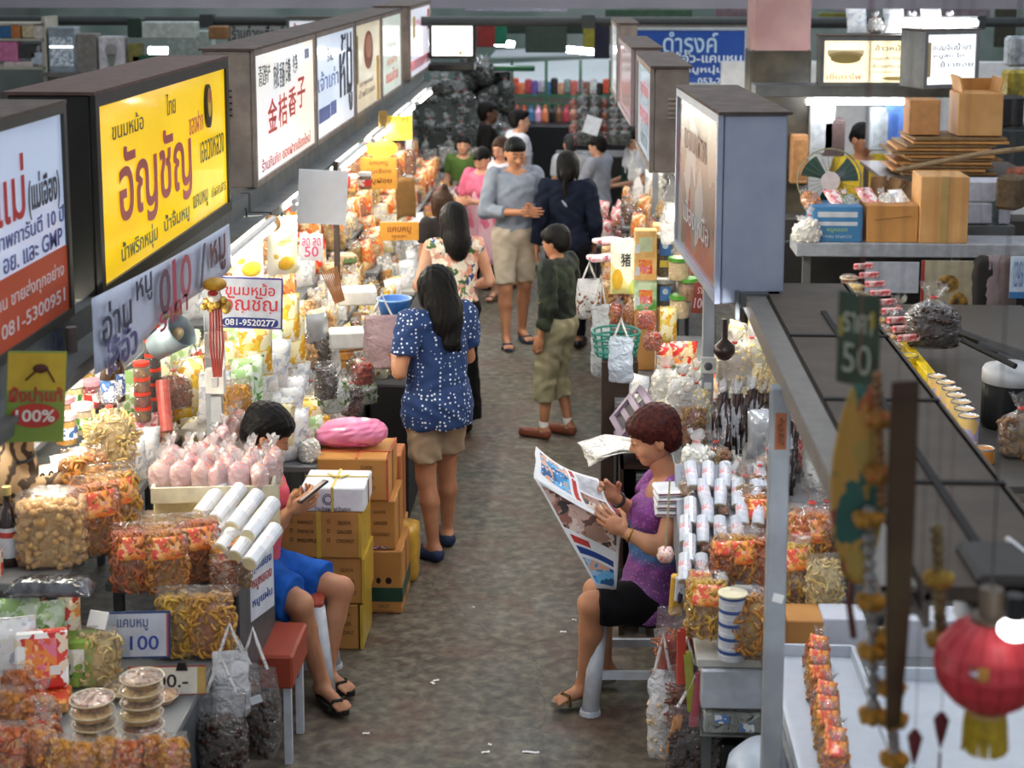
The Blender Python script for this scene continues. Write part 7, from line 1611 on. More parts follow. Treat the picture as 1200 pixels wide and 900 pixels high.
row(['p_wht', 'p_gry', 'darksticks', 'creamt'], (1.0, 6.45, 1.002), (1.0, 7.25, 1.002), 5, 'socket post shelf, back line', -.5, 1.2)
counter('display_shelf', .40, .62, 6.38, 7.3, .95, CT, 'narrow grey shelf right behind the reading woman', legs=True)
o = MB().lathe([(.012, .14), (.014, .05), (.045, .02), (.05, -.01), (.03, -.04), (.003, -.05)], 14).build('dark_ladle', mat('2c1814', rough=.3), smooth=True); o.location = PX(849, 410, .62); T(o, 'dark brown ladle hanging by the socket post', 'ladle')
c = PX(821, 349, .54); o = MB().bbox((0, 0, 0), (.09, .005, .15), .002).build('hanging_card', mat('8c3a2c', rough=.5)); put(o, c, Euler((0, .15, .5))); T(o, 'dark red hanging card with white figures under the sign box', 'sign'); text('100', .07, .05, col('d8b8c0'), o, (0, -.004, -.025), bold=.02); text('ราคา', .05, .03, col('e8c8c0'), o, (0, -.004, .035))
# white cup stack
c = PZ(857, 770, .752); H_ = .235
o = MB().lathe([(.048, 0), (.047, H_)], 22).build('cup_stack', mat('dcdfe6', rough=.35), smooth=False); put(o, (c.x, c.y, .752)); T(o, 'stack of white cups printed with blue bars by the ring bags', 'cup')
for k in range(9): MB().torus((0, 0, .02 + k * .027), .0475, .0018, None, 22, 4).build('cup_rim', mat('e4e8f0', rough=.35), o)
for k in range(5): MB().lathe([(.0492, .025 + k * .05), (.0492, .037 + k * .05)], 22).build('blue_bar', mat('3c5a9c', rough=.4), o)
MB().lathe([(.052, H_), (.052, H_ + .006), (.003, H_ + .006)], 22).build('top_rim', mat('e8dcb8'), o)
# white tin, drawer box below, small things
xa, xb = PY(822, 790, 5.42).x, PY(899, 790, 5.42).x
o = MB().bbox(((xa + xb) / 2, 5.50, .645), (xb - xa, .16, .145), .006).build('white_tin', mat('cfd4de', rough=.35, metal=.3)); T(o, 'plain white tin box under the cup stack', 'box')
o = MB().bbox(((xa + xb) / 2, 5.52, .47), (xb - xa, .20, .008), .002).build('wire_shelf', STEELD); T(o, 'thin grey shelf below the white tin', 'shelf')
o = MB().bbox(((xa + xb) / 2, 5.50, .515), (xb - xa - .02, .15, .08), .008).build('clear_box', film('e8ece8', .35, .4)); T(o, 'clear plastic box holding small notes and candies', 'box')
for k in range(3): o = MB().ball(((xa + xb) / 2 - .06 + .05 * k, 5.47, .505), (.024, .02, .02), 10, 7).build('candy', mat('8c8a50', rough=.4), smooth=True); T(o, f'{od(k)} round olive candy from the left in the clear box', 'candy', 'olive candies')
for k in range(2): o = MB().box(((xa + xb) / 2 - .04 + .09 * k, 5.42, .535 - .03 * k), (.05, .003, .03)).build('paper_note', LAB_BL); T(o, ['blue and white note at the left of the clear box', 'blue and white note at the right of the clear box'][k], 'note')
o = MB().bbox(((xa + xb) / 2 + .04, 5.6, .21), (xb - xa - .08, .3, .42), .006).build('dark_cabinet', mat('1c2224', rough=.3)); T(o, 'dark cabinet on the floor under the clear box', 'cabinet')
o = MB().lathe([(.0, .11), (.08, .10), (.13, .05), (.14, 0)][::-1], 22).build('white_bowl', mat('c8d4e4', rough=.3), smooth=True); c = PZ(905, 905, .45); put(o, (c.x - .02, c.y, .445)); T(o, 'pale blue upturned bowl at the foot of the near post', 'bowl')
# hanging bags at the front of the right stall
for k, (px, py, Y, w_, h_, f_, l) in enumerate(((792, 800, 5.75, .15, .30, F_RED, 'clear hanging bag with red strips by the stool'), (775, 885, 5.7, .10, .34, F_CREAM, 'white hanging plastic bag with cream snacks at the bottom'), (812, 905, 5.5, .20, .26, F_DARK, 'clear bag of dark goods at the bottom beside the dark cabinet'), (803, 850, 5.6, .12, .24, F_BROWN, 'small hanging bag of brown strips above the dark goods'))):
 hangbag(px, py, Y, w_, h_, .08, f_, l, FILMM if k == 1 else FILM, 'stick' if k in (0, 3) else 'nug', 60, .03 if k in (0, 3) else .014, seed=50 + k, strap=k > 0)
for k, (px, py, c_, h_) in enumerate(((808, 800, 'a8a83c', .22), (798, 770, 'c0402c', .2), (816, 820, 'c8606c', .2), (790, 862, 'e08c2c', .14))):
 c = PY(px, py, 5.5); o = MB().box((0, 0, 0), (.03, .015, h_)).box((.004, 0, h_ * .5), (.018, .01, .02)).build('strip_packet', mat(c_, rough=.3, coat=.3)); put(o, c, Euler((0, .1 * (k - 1), .2))); T(o, ['olive strip packet hanging at the table front', 'red strip packet hanging at the table front', 'pink strip packet hanging at the table front', 'orange strip packet hanging lowest at the table front'][k], 'packet')
c = PY(780, 650, 6.0); o = MB().ball((0, 0, 0), .034, 14, 9, None, .12).build('pink_ball', printed(('e8b0a8', 'f0d8d0', 'b86c60', 'e8c8c0'), 60, .4, 90), smooth=True); o.location = c; T(o, 'pinkish wrapped ball hanging at the hip of the reading woman', 'ball'); MB().path([(0, 0, .03), (.004, 0, .12), (.012, 0, .3)], .004, 6).build('cord', mat('a8a07c'), o)
c = PY(793, 697, 5.85); o = MB().bbox((0, 0, 0), (.05, .04, .16), .008).build('yellow_pack', mat('d8a83c', rough=.4)); put(o, c, Euler((0, .06, .1))); T(o, 'narrow yellow and white pack hung behind the stool', 'packet'); MB().bbox((.006, -.018, .03), (.04, .012, .10), .006).build('white_front', mat('e8eaf0'), o); MB().ball((.008, -.026, 0), (.01, .003, .025), 8, 5).build('dark_mark', mat('3c3c5c'), o)
# ---- newspaper in her hands
def npage(p00, p10, p11, p01, name, m, bulge=.02, nu=16, nv=12, parent=None):
 A, B_, C_, D_ = [Vector(PY(*p)) for p in (p00, p10, p11, p01)]; base = (A + C_) / 2; nn = (B_ - A).cross(D_ - A).normalized()
 def fn(u, v): q = (A * (1 - u) + B_ * u) * (1 - v) + (D_ * (1 - u) + C_ * u) * v; return q + nn * (bulge * math.sin(PI * u) + .006 * math.sin(v * 9 + u * 4)) - base
 return MB().sheet(fn, nu, nv, .0012).build(name, m, parent, base if parent is None else base - parent.location, smooth=True), fn, base, nn
PAPER = printed(('e8e8e8', 'e4e6ea', 'ecebec'), 60, .6, 81, coat=0)
o1, f1_, b1_, n1_ = npage((628, 523, 6.62), (700, 562, 6.62), (728, 618, 6.44), (626, 560, 6.40), 'newspaper', PAPER); T(o1, 'open colour newspaper held up by the seated woman', 'newspaper')
o2, f2_, b2_, n2_ = npage((626, 560, 6.40), (728, 618, 6.44), (722, 692, 6.5), (700, 690, 6.44), 'lower_page', PAPER, .015, parent=o1)
def patch(fn, base, nn, u0, u1, v0, v1, m, name, off, par):
 sg = 1
 MB().sheet(lambda u, v: fn(u0 + (u1 - u0) * u, v0 + (v1 - v0) * v) + nn * off, 8, 5).build(name, m, par, base - par.location)
PH1 = printed(('3c8cc8', '6ab0dc', 'e8ecf0', '2c5c90', 'd8a890', '9cc8e4'), 28, .6, 82, coat=0); PH2 = printed(('6a4a44', 'a88474', '3c3434', 'd8c8bc', '8c5c50', 'c8a89c'), 26, .6, 83, coat=0)
REDI = mat('c83c38', rough=.7); INK = mat('d0d0d4', rough=.7, col2='b0b0b6', scale=45)
for sgn in (1, -1):
 of = .0022 * sgn;
 patch(f1_, b1_, n1_, .08, .50, .06, .72, PH1, 'blue_photo', of, o1); patch(f1_, b1_, n1_, .54, .60, .06, .8, REDI, 'red_headline', of, o1); patch(f1_, b1_, n1_, .64, .96, .08, .45, INK, 'text_column', of, o1); patch(f1_, b1_, n1_, .64, .96, .5, .92, PH2, 'photo', of, o1)
 patch(f2_, b2_, n2_, .05, .95, .05, .42, PH2, 'photo', of, o1); patch(f2_, b2_, n2_, .1, .45, .47, .55, REDI, 'red_headline', of, o1); patch(f2_, b2_, n2_, .1, .9, .58, .66, mat('2c4c9c', rough=.7), 'blue_headline', of, o1); patch(f2_, b2_, n2_, .1, .9, .7, .95, PH1, 'blue_photo', of, o1)
# litter on the floor
for k, (px, py, a, L) in enumerate(((622, 881, .0, .07), (569, 881, .5, .035), (511, 797, .8, .03), (507, 800, -.6, .025), (574, 872, 0, .015), (429, 859, .4, .03), (673, 726, 0, .022), (660, 740, .3, .03), (555, 711, 0, .012))):
 c = PZ(px, py, .004); o = MB().sheet(lambda u, v: ((u - .5) * L, (v - .5) * .014, .002 * math.sin(u * 6)), 4, 1, .001).build('paper_scrap', WHITE); put(o, c, a); T(o, ['long white paper strip on the floor near the bottom edge', 'white strip slanting on the floor left of the long one', 'upper arm of the arrow shaped paper scraps', 'lower arm of the arrow shaped paper scraps', 'tiny white crumb above the slanting strip', 'white scrap on the floor near the sandals', 'white scrap left of the newspaper reader', 'crumpled white scrap below the newspaper', 'tiny white crumb in the middle of the aisle'][k], 'litter')
# ================================================================ behind the near post, far right, background, foreground
# snack bags and boxes behind the near post
for k, (px, py, Y, key, s_, l) in enumerate(((950, 650, 6.05, 'crackert', 1.35, 'large clear bag of pinkish strips high behind the near post'), (935, 715, 5.75, 'sesame', 1.2, 'clear bag of brown strips right against the near post'), (965, 712, 5.7, 'noodle', 1.05, 'clear bag of grey brown strips right of the near post'), (968, 640, 6.2, 'brown', 1.2, 'clear bag of brown snacks behind the pinkish strips'))):
 c = PY(px, py, Y); item(key, c, .1 * k, s_, l, 'bag')
c = PY(942, 765, 5.5); o = carton(CARD, .13, .16, .13); put(o, (c.x, c.y + .06, .752)); T(o, 'small brown carton right of the near post', 'box')
for k, (px, w_) in enumerate(((985, .15), (1075, .16), (1120, .1))):
 c = PY(px, 765, 5.55); o = carton(mat('c8ccd6', rough=.5, var=.04), w_, .14, .14, 'white_carton'); put(o, (c.x, c.y, .752)); T(o, ['white carton beside the small brown carton', 'white carton behind the hanging banner', 'slim white carton left of the red lantern'][k], 'box')
counter('display_table', 1.26, 2.3, 5.44, 5.75, .75, CTW, 'continuation of the white topped table behind the red lantern')
for k, (px, py, s_) in enumerate(((935, 520, .75), (950, 540, .75), (940, 555, .75), (958, 565, .75), (932, 500, .7), (945, 515, .7))):
 c = PY(px, py, 6.7 + .05 * k); item('p_red' if k % 2 else 'p_pnk', c, .1, (s_ * .6, s_, s_), f'{od(k)} red and white packet hanging behind the near post under the tube light', 'packet', 'hanging red and white packets')
# two white trays with a chain of carded packets
TR = mat('c2c9d2', rough=.35, var=.04)
for k, (xa, xb, ya, yb) in enumerate(((.64, .93, 4.2, 5.36), (.95, 1.7, 4.1, 5.19))):
 b = MB(); b.box(((xa + xb) / 2, (ya + yb) / 2, .80), (xb - xa, yb - ya, .012));
 for x in (xa, xb): b.box((x, (ya + yb) / 2, .822), (.014, yb - ya, .05))
 for y in (ya, yb): b.box(((xa + xb) / 2, y, .822), (xb - xa, .014, .05))
 o = b.build('food_tray', TR); T(o, ['white tray with the chain of orange carded packets', 'wide empty white tray under the red lantern'][k], 'tray')
counter('display_table', .62, 1.8, 4.1, 5.41, .79, mat('6a6e70'), 'low grey table carrying two white trays')
for k in range(8):
 px = 955 + 3.2 * k; py = 775 + 18.5 * k; c = PZ(px, py, .84); o = item('curlcard', (c.x, c.y, .812), -.5 + .25 * (k % 3), .56, f'{od(k)} small orange carded packet from the far end of the chain on the white tray', 'packet', 'chain of orange carded packets', tilt=-.35)
# third aisle: counter with cookies, dried mushroom bag, cans, pot
counter('display_table', 1.55, 2.6, 6.2, 9.6, 1.15, mat('4a4640', rough=.5), 'dark counter with cans and dried goods beyond the brown awning board')
a = PX(985, 310, 1.86);
for k in range(9):
 c = PY(995 + 6.2 * k, 334 + 10 * k, 9.3 - .16 * k); o = tub(F_YEL if k % 2 else F_NUT, 9 + k % 2) if k < 2 else copy_tree(TC0[k % 2]); TC0 = TC0 + [o] if k == 1 else ([o] if k == 0 else TC0)
 put(o, c, k, (.8, .8, 1.8)); T(o, f'{od(k)} tub of round cookies from the far end of the cookie row', 'tub', 'row of cookie tubs')
 o2 = MB().bbox((0, 0, 0), (.12, .03, .035), .006).build('red_packet', mat('c84a50', rough=.3, col2='e8c8c8', scale=40)) if k == 0 else copy_tree(RP0); RP0 = o2 if k == 0 else RP0
 q = PY(1012 + 6.6 * k, 312 + 10.5 * k, 9.4 - .16 * k); put(o2, q, .3); T(o2, f'{od(k)} red and white stick packet from the far end beside the cookie tubs', 'packet', 'red and white stick packets')
c = PY(1092, 405, 8.2); o = item('dark', c, 0, (1.35, 1.3, .95), 'very large shiny bag of dark dried mushrooms on the far counter', 'bag', var=0)
c = PY(1052, 402, 8.5); item('dark', c, .5, .75, 'smaller bag of dark dried goods left of the very large one', 'bag', var=1)
YC = mat('f0cc20', rough=.35)
o = MB().bbox((1.66, 7.75, 1.19), (.05, 1.3, .07), .004).build('yellow_strip', YC); T(o, 'bright yellow packet row along the counter edge', 'packets');
CAN = can(printed(('f4ece0', 'f0c878', 'f8f4ee', 'e8a850', 'c8b8d8'), 16, .3, 91), .044, .125)
for k in range(7):
 px, py = [(1108, 425), (1115, 434), (1120, 441), (1126, 450), (1130, 457), (1135, 464), (1098, 413)][k]
 o = CAN if k == 0 else copy_tree(CAN); c = PY(px, py + 28, 7.3 - .11 * (k if k < 6 else -1)); put(o, (c.x, c.y, 1.152)); T(o, f'{od(k) if k < 6 else "extra"} cream labelled food can from the far end of the can row', 'can', 'row of cream labelled cans')
o = can(YC, .05, .09, lidm=None); c = PY(1105, 445, 7.7); put(o, (c.x - .12, c.y + .25, 1.152)); T(o, 'wide yellow can at the far end of the can row', 'can')
o = can(printed(('e0a040', 'c07828', 'f0c878'), 20, .3, 92), .04, .06); c = PY(1155, 505, 6.5); put(o, (c.x, c.y, 1.152)); T(o, 'small orange can nearest the lens in the can row', 'can')
c = PY(1178, 500, 7.0); o = MB().lathe([(.12, 0), (.125, .01), (.125, .20), (.002, .20)], 28).build('cooking_pot', mat('1c2022', rough=.3, metal=.4)); put(o, (c.x + .03, c.y + .05, 1.152)); T(o, 'black pot with a pale lid beside the cans', 'pot')
MB().lathe([(.127, .20), (.127, .25), (.118, .265), (.08, .27), (.06, .285), (.003, .285)], 28).build('lid', mat('c4c6c8', rough=.3), o, smooth=True)
MB().tube((-.02, -.13, .30), (-.20, .10, .36), .014, n=8).build('handle', BLACK, o)
c = PY(1195, 520, 6.6); item('brown', (c.x, c.y, 1.152), 0, 1.3, 'pale tied bag of brown nuts at the right edge under the pot', 'bag')
for k in range(3):
 c = PY(1125 + 22 * k, 395 + 14 * k, 8.0 - .3 * k); o = MB().path([(0, 0, 0), (.12, -.1, -.03), (.28, -.3, -.05)], .022, 8).build('black_rod', BLACK); put(o, (c.x, c.y, c.z + .02)); T(o, f'{od(k)} black wrapped rod lying right of the very large bag', 'rod', 'black wrapped rods')
# grey shelf beam with boxes, far right
zb = PY(1050, 292, 10.3).z; xa, xb = PY(932, 292, 10.3).x, PY(1215, 295, 10.3).x
o = MB().bbox(((xa + xb) / 2, 10.42, zb - .0), (xb - xa, .34, .09), .006).build('shelf_beam', mat('a4a8b0', rough=.5, var=.15)); T(o, 'long grey shelf beam carrying cartons at the right', 'shelf')
for x in (xa + .1, (xa + xb) / 2 + .3, xb - .1): MB().box((x, 10.5, (zb - .05) / 2), (.05, .05, zb - .05)).build('leg', STEELD, o)
zt = zb + .046
def fbox(px0, px1, py0, py1, Y, m, label, d=.3, name='cardboard_box', flap=None, z=None):
 a_, b_ = PY(px0, py1, Y), PY(px1, py0, Y); w_ = b_.x - a_.x; h_ = b_.z - a_.z; o = carton(m, w_, d, h_, name, None, bev=.005); put(o, ((a_.x + b_.x) / 2, Y + d / 2, a_.z if z is None else z)); T(o, label, 'box'); return o, w_, h_
o, w_, h_ = fbox(951, 1012, 243, 284, 10.28, mat('3c78a8', rough=.5, var=.06), 'blue carton with white bands on the grey shelf beam', z=zt)
MB().box((0, -.151, h_ * .78), (w_ * .78, .002, h_ * .15)).box((0, -.151, h_ * .52), (w_ * .78, .002, h_ * .11)).build('white_band', mat('d0d4dc'), o); text('หมูหยอง', w_ * .4, h_ * .12, col('a8c43c'), o, (0, -.1515, h_ * .33)); text('THAI SNACK', w_ * .6, h_ * .08, col('b8c8d4'), o, (0, -.1515, h_ * .16))
o, w_, h_ = fbox(1015, 1077, 241, 284, 10.28, CARD, 'plain brown carton with scribbles beside the blue carton', z=zt); MB().path([(-w_ * .35, -.152, h_ * .6), (0, -.152, h_ * .66), (w_ * .35, -.152, h_ * .72)], .002, 4).build('pen_scribble', mat('5c4020'), o)
o, w_, h_ = fbox(1077, 1137, 206, 284, 10.26, CARDL, 'taller tan carton on the grey shelf beam', z=zt); MB().box((0, -.151, h_ / 2), (w_ * .16, .002, h_)).build('tape', TAPE, o)
for k, (px, key, s_) in enumerate(((955, 'crackert', 1.1), (985, 'p_pnk', .9), (1000, 'greens', 1.0), (1025, 'p_pnk', 1.0), (1045, 'whites', 1.1), (1062, 'p_wht', .9))):
 c = PY(px, 243, 10.42); item(key, (c.x, c.y, c.z), .5, s_ * .8, f'{od(k)} soft bag from the left lying on the blue and brown cartons', 'bag', 'bags on top of the cartons', tilt=-.9)
for k, (px, w_) in enumerate(((938, .10), (948, .08))):
 c = PY(px, 284, 10.3); item('whites', (c.x, c.y, zt), 0, .9 + .3 * k, ['small white bag at the end of the shelf beam', 'white bag leaning on the blue carton'][k], 'bag')
# electric fan
c = PY(973, 212, 10.55); o = empty('electric_fan', (c.x, 10.6, zt)); T(o, 'black round electric fan standing behind the blue carton', 'fan'); hz = c.z - zt
b = MB(); R0 = 37 / ppm(c)
for k in range(26): a_ = 2 * PI * k / 26; b.path([(R0 * .25 * math.cos(a_), -.06, hz + R0 * .25 * math.sin(a_)), (R0 * .7 * math.cos(a_), -.055, hz + R0 * .7 * math.sin(a_)), (R0 * math.cos(a_), 0, hz + R0 * math.sin(a_))], .0016, 4)
b.build('wire_guard', mat('50545a', rough=.4), o); MB().torus((0, 0, hz), R0, .005, (PI / 2, 0, 0), 36, 6).build('guard_ring', mat('8c8868', rough=.4), o)
MB().tube((0, -.065, hz), (0, -.05, hz), R0 * .3, n=20).build('hub_cap', mat('c8c0c0', rough=.4), o); b = MB()
for k in range(3):
 a_ = 2 * PI * k / 3; b.sheet(lambda u, v, a_=a_: ((R0 * (.15 + .75 * u)) * math.cos(a_ + .9 * v), -.03 + .04 * v, hz + (R0 * (.15 + .75 * u)) * math.sin(a_ + .9 * v)), 5, 5, .003)
b.build('fan_blade', mat('24443c', rough=.3, coat=.5), o); MB().tube((0, .02, 0), (0, .02, hz), .014, n=8).tube((0, 0, 0), (0, 0, .02), .10, n=18).build('stand', BLACK, o); MB().tube((0, -.01, hz), (0, .12, hz), .04, n=12).build('motor', BLACK, o)
# brown paper sack and stacked flattened cartons, open boxes on top
Yq = 11.4; zf = PY(1050, 185, Yq).z
counter('work_table', PY(1030, 200, Yq).x, PY(1215, 200, Yq).x, 11.1, 12.2, PY(1090, 205, Yq).z, mat('4a4036'), 'dark table holding the flattened cartons', legs=True)
zz = PY(1090, 205, Yq).z
for k in range(11):
 o = MB().bbox((0, 0, 0), (.66 - .02 * (k % 3), .5, .018), .002).build('flattened_carton', CARD if k % 2 else mat('8c6c44', rough=.7)); c = PY(1112, 160, Yq); put(o, (c.x + random.uniform(-.08, .08), 11.6, zz + .012 + k * .0245), random.uniform(-.04, .04)); T(o, f'flattened brown carton, {od(k)} from the bottom of the flat stack', 'cardboard', 'stack of flattened cartons')
ztop = zz + 11 * .0245 + .006
fbox(1065, 1103, 112, 153, 11.45, mat('c89058', rough=.7), 'small tan carton on the flattened carton stack', .22, z=ztop)
o, w_, h_ = fbox(1122, 1177, 104, 154, 11.4, CARDL, 'open tan carton with raised flaps on the flattened stack', .3, z=ztop)
MB().box((-w_ / 2 + .02, 0, h_ + .05), (.012, .29, .13), (0, -.25, 0)).build('flap', CARDL, o); MB().box((w_ / 2 - .02, 0, h_ + .045), (.012, .29, .12), (0, .2, 0)).build('flap', CARDL, o); MB().box((0, .15, h_ + .04), (w_ * .9, .01, .09)).build('flap', CARD, o)
o = MB().path([(0, 0, 0), (.5, -.2, .14), (1.1, -.35, .24)], .018, 8).build('wooden_pole', mat('8c7454')); c = PY(1050, 200, 11.0); put(o, c); T(o, 'thin wooden pole slanting in front of the flattened cartons', 'pole')
for k in range(3):
 c = PY(1030 + 8 * k, 215, 10.9); o = MB().sheet(lambda u, v: ((u - .5) * .12 + .05 * v, .02 * math.sin(u * 7), .34 * v), 6, 5, .003).build('paper_sack', mat('a88458', rough=.7)); put(o, (c.x - .02, c.y, zt - .02 + .02), Euler((0, .25 * (k - .3), .2))); T(o, f'{["left", "middle", "right"][k]} brown paper sheet standing beside the fan', 'paper')
for k in range(2):
 for j in range(2):
  c = PY(1135 + 33 * k, 222 - 25 * j, 10.9); o = MB().bbox((0, 0, 0), (.2, .2, .145), .01).build('foam_box', mat('d4d6e4', rough=.6)); put(o, (c.x, 11.0 + 0, zt + .075 + .147 * j + .02)); T(o, f'{"upper" if j else "lower"} {"right" if k else "left"} white foam box behind the tall tan carton', 'box', 'white foam boxes')
MB().bbox((PY(1152, 222, 10.9).x, 11.0, zt - .02), (.44, .24, .07), .004).build('foam_stand', STEELD); T(bpy.data.objects['foam_stand'], 'grey ledge under the white foam boxes', 'ledge')
# cloth sign, posters below the beam
minisign2 = lambda px, py, Y, w, h, m, nm, label, cat='sign', rz=0: T(put(MB().bbox((0, 0, 0), (w, .01, h), .002).build(nm, m), PY(px, py, Y), rz), label, cat)
minisign2(1045, 325, 10.2, .34, .2, mat('b8bcc8', rough=.5), 'panel_card', 'pale blue panel under the shelf beam behind the cookies', 'panel'); o = minisign2(1118, 340, 10.2, .42, .38, mat('b0a890', rough=.6), 'poster', 'beige poster with a yellow painted figure under the shelf beam', 'poster'); MB().ball((-.04, -.006, .04), (.07, .003, .06), 14, 6).ball((.03, -.006, -.1), (.06, .003, .09), 14, 6).build('painted_figure', mat('b88c34', rough=.5, col2='2c241c', scale=14), o); MB().box((-.2, -.006, 0), (.02, .003, .38)).build('red_edge', mat('a03028'), o)
o = minisign2(1193, 325, 9.9, .1, .26, mat('c8d8ec', rough=.3), 'calendar', 'white and blue printed sheet at the right edge', 'poster'); text('123456', .06, .16, col('5c7ca8'), o, (0, -.006, .02)); MB().box((0, -.006, -.11), (.1, .002, .04)).build('blue_band', mat('3c7cb8'), o)
for k, (px, c_) in enumerate(((1160, '8a7a7c'), (1177, '6c5a5c'), (1150, '1c1816'))):
 c = PY(px, 370, 10.0); o = bagmesh(.12, .1, .5, 'pack', 90 + k, .015).build('cloth_bundle', mat(c_, rough=.8), smooth=True); put(o, (c.x, c.y, c.z - .12)); T(o, ['pinkish grey cloth bundle hanging under the shelf beam', 'dark pink cloth bundle hanging beside the white sheet', 'black cloth bundle hanging left of the grey one'][k], 'cloth')
MB().bbox((PY(1090, 400, 10.8).x, 10.9, .65), (2.4, .06, 1.3), .01).build('partition_board', mat('1c1a18', rough=.8)); T(bpy.data.objects['partition_board'], 'dark board closing the stall below the shelf beam', 'board')
# lit menu boxes behind on the right
zL = lambda py, Y: PY(1000, py, Y).z
o = signbox('lit cream menu box with a bowl picture above the far right stall', (PY(961, 70, 12.6).x, 12.6), (PY(1080, 70, 12.6).x, 12.6), .2, zL(101, 12.6), zL(43, 12.6), panel_mat('f4e4b8', 1.0, 'f8eed0'), STEELD, items=[
 ('rect', .49, .5, .006, .8, 'a8946c'), ('oval', .25, .62, .34, .16, 'b8a06c'), ('oval', .25, .56, .30, .20, '9c8850'), ('rect', .25, .68, .36, .1, 'f0e0b4'), ('เย็นตาโฟ', .24, .2, .34, .12, 'c85a3c'), ('ข้าวหน้าหมู', .74, .76, .40, .16, '4a3c20'), ('หมูสะเต๊ะ ก๋วยเตี๋ยวหมู', .74, .56, .44, .09, '4a3c20'), ('ข้าวแกง ขนมจีน', .74, .42, .44, .09, '4a3c20'), ('oval', .74, .16, .24, .08, 'd8c078'), ('rect', .74, .29, .46, .01, 'a8946c')], vents=False)
o = signbox('tall lit white sign box right of the cream menu box', (PY(1082, 70, 12.3).x, 12.3), (PY(1146, 70, 12.5).x, 12.5), .3, zL(104, 12.3), zL(36, 12.3), panel_mat('f0f4f8', 1.1), mat('7c8084', rough=.6), items=[('ขนมจีนน้ำยา', .5, .72, .7, .12, '2c3438'), ('หมูสับ ไก่', .45, .56, .55, .1, '2c3438'), ('ข้าวซอย', .6, .42, .6, .1, '2c3438'), ('rect', .08, .5, .1, .6, 'c8b488')], vents=False)
for k, (px0, px1, py) in enumerate(((945, 1068, 119), (1055, 1145, 27))):
 Yt = 12.9 - k * .2; a_, b_ = PY(px0, py, Yt), PY(px1, py, Yt); tube_light(a_, b_, ['long bright tube under the lit cream menu box', 'bright tube above the lit menu boxes'][k], m=TUBEC, r=.022)
c = PY(1020, 109, 12.7); o = MB().bbox((c.x + .3, 12.75, c.z + .02), (2.4, .3, .09), .005).build('menu_beam', STEELD); T(o, 'grey beam under the lit menu boxes', 'beam')
for k in range(6):
 c = PY(1005 + 22 * k, 41, 12.8); item('whites' if k % 2 else 'p_wht', (c.x, c.y, zL(43, 12.6) + .02), 0, 1.0, f'{od(k)} pale bag from the left on top of the lit menu boxes', 'bag', 'pale bags above the menu boxes', tilt=-.6)
# white lit stall interior and cabinets behind the man in yellow
o = MB().bbox((PY(1050, 150, 15).x, 15.2, 1.3), (3.2, .1, 1.9), .01).build('stall_wall', mat('dfe2e4', rough=.5, var=.08)); T(o, 'bright white panel behind the man in yellow', 'panel')
for k, (px, py, w_, h_, c_) in enumerate(((1035, 150, .25, .35, '9aa0a4'), (1050, 145, .22, .4, '4a6cb0'), (962, 150, .2, .4, 'b8bcc0'), (975, 160, .18, .3, '5a4a48'), (935, 185, .14, .4, 'c08c5c'), (1180, 180, .3, .5, '3c4448'))):
 c = PY(px, py, 13.2); o = MB().bbox((0, 0, 0), (w_, .2, h_), .01).build('storage_box', mat(c_, rough=.5)); put(o, c); T(o, ['grey metal box behind the man in yellow', 'blue edged box right of the man in yellow', 'pale grey box left of the man in yellow', 'dark brown box by the pillar', 'orange brown box at the foot of the pillar', 'dark grey box behind the foam boxes'][k], 'box'); MB().bbox((0, -.1, .0), (w_ * .8, .01, h_ * .8), .004).build('front_panel', mat(c_, rough=.3, var=.2), o)
MB().bbox((PY(1065, 200, 12.8).x, 12.9, .58), (2.0, .3, 1.16), .01).build('back_counter', mat('3c3834')); T(bpy.data.objects['back_counter'], 'dark back counter behind the electric fan', 'counter')
for k, (px, py, c_) in enumerate(((1195, 60, 'b8c4d0'), (1192, 100, 'c8b43c'), (1180, 130, '28282a'), (1198, 215, 'b05c3c'), (1165, 250, '6c7c80'), (1185, 225, '7c6444'))):
 c = PY(px, py, 12.0 - k * .25); o = MB().bbox((0, 0, 0), (.2, .15, .22), .02).build('market_parcel', mat(c_, rough=.6, var=.3, scale=20)); put(o, c, .2 * k); T(o, ['pale parcel hanging at the top right corner', 'yellow parcel below the pale one', 'black parcel right of the open carton', 'orange parcel at the right edge', 'grey green parcel behind the shelf beam', 'tan parcel above the grey green one'][k], 'parcel')
# blue sign and colourful clutter above
o = signbox('large blue sign with white writing behind the right sign boxes', (PY(742, 60, 15.2).x, 15.2), (PY(876, 60, 15.2).x, 15.2), .1, zL(101, 15.2), zL(32, 15.2), mat('1c50a8', rough=.35, var=.05), mat('b8c4c8'), items=[('ดำรงค์', .5, .74, .48, .36, 'b8d8f0', .012), ('ไส้อั่ว-แคบหมู', .63, .46, .64, .24, 'dcecf8', .02), ('หมูหนุ่ม', .62, .27, .34, .16, 'dcecf8', .02), ('053-252422', .78, .08, .42, .11, 'dcecf8', .01)], vents=False)
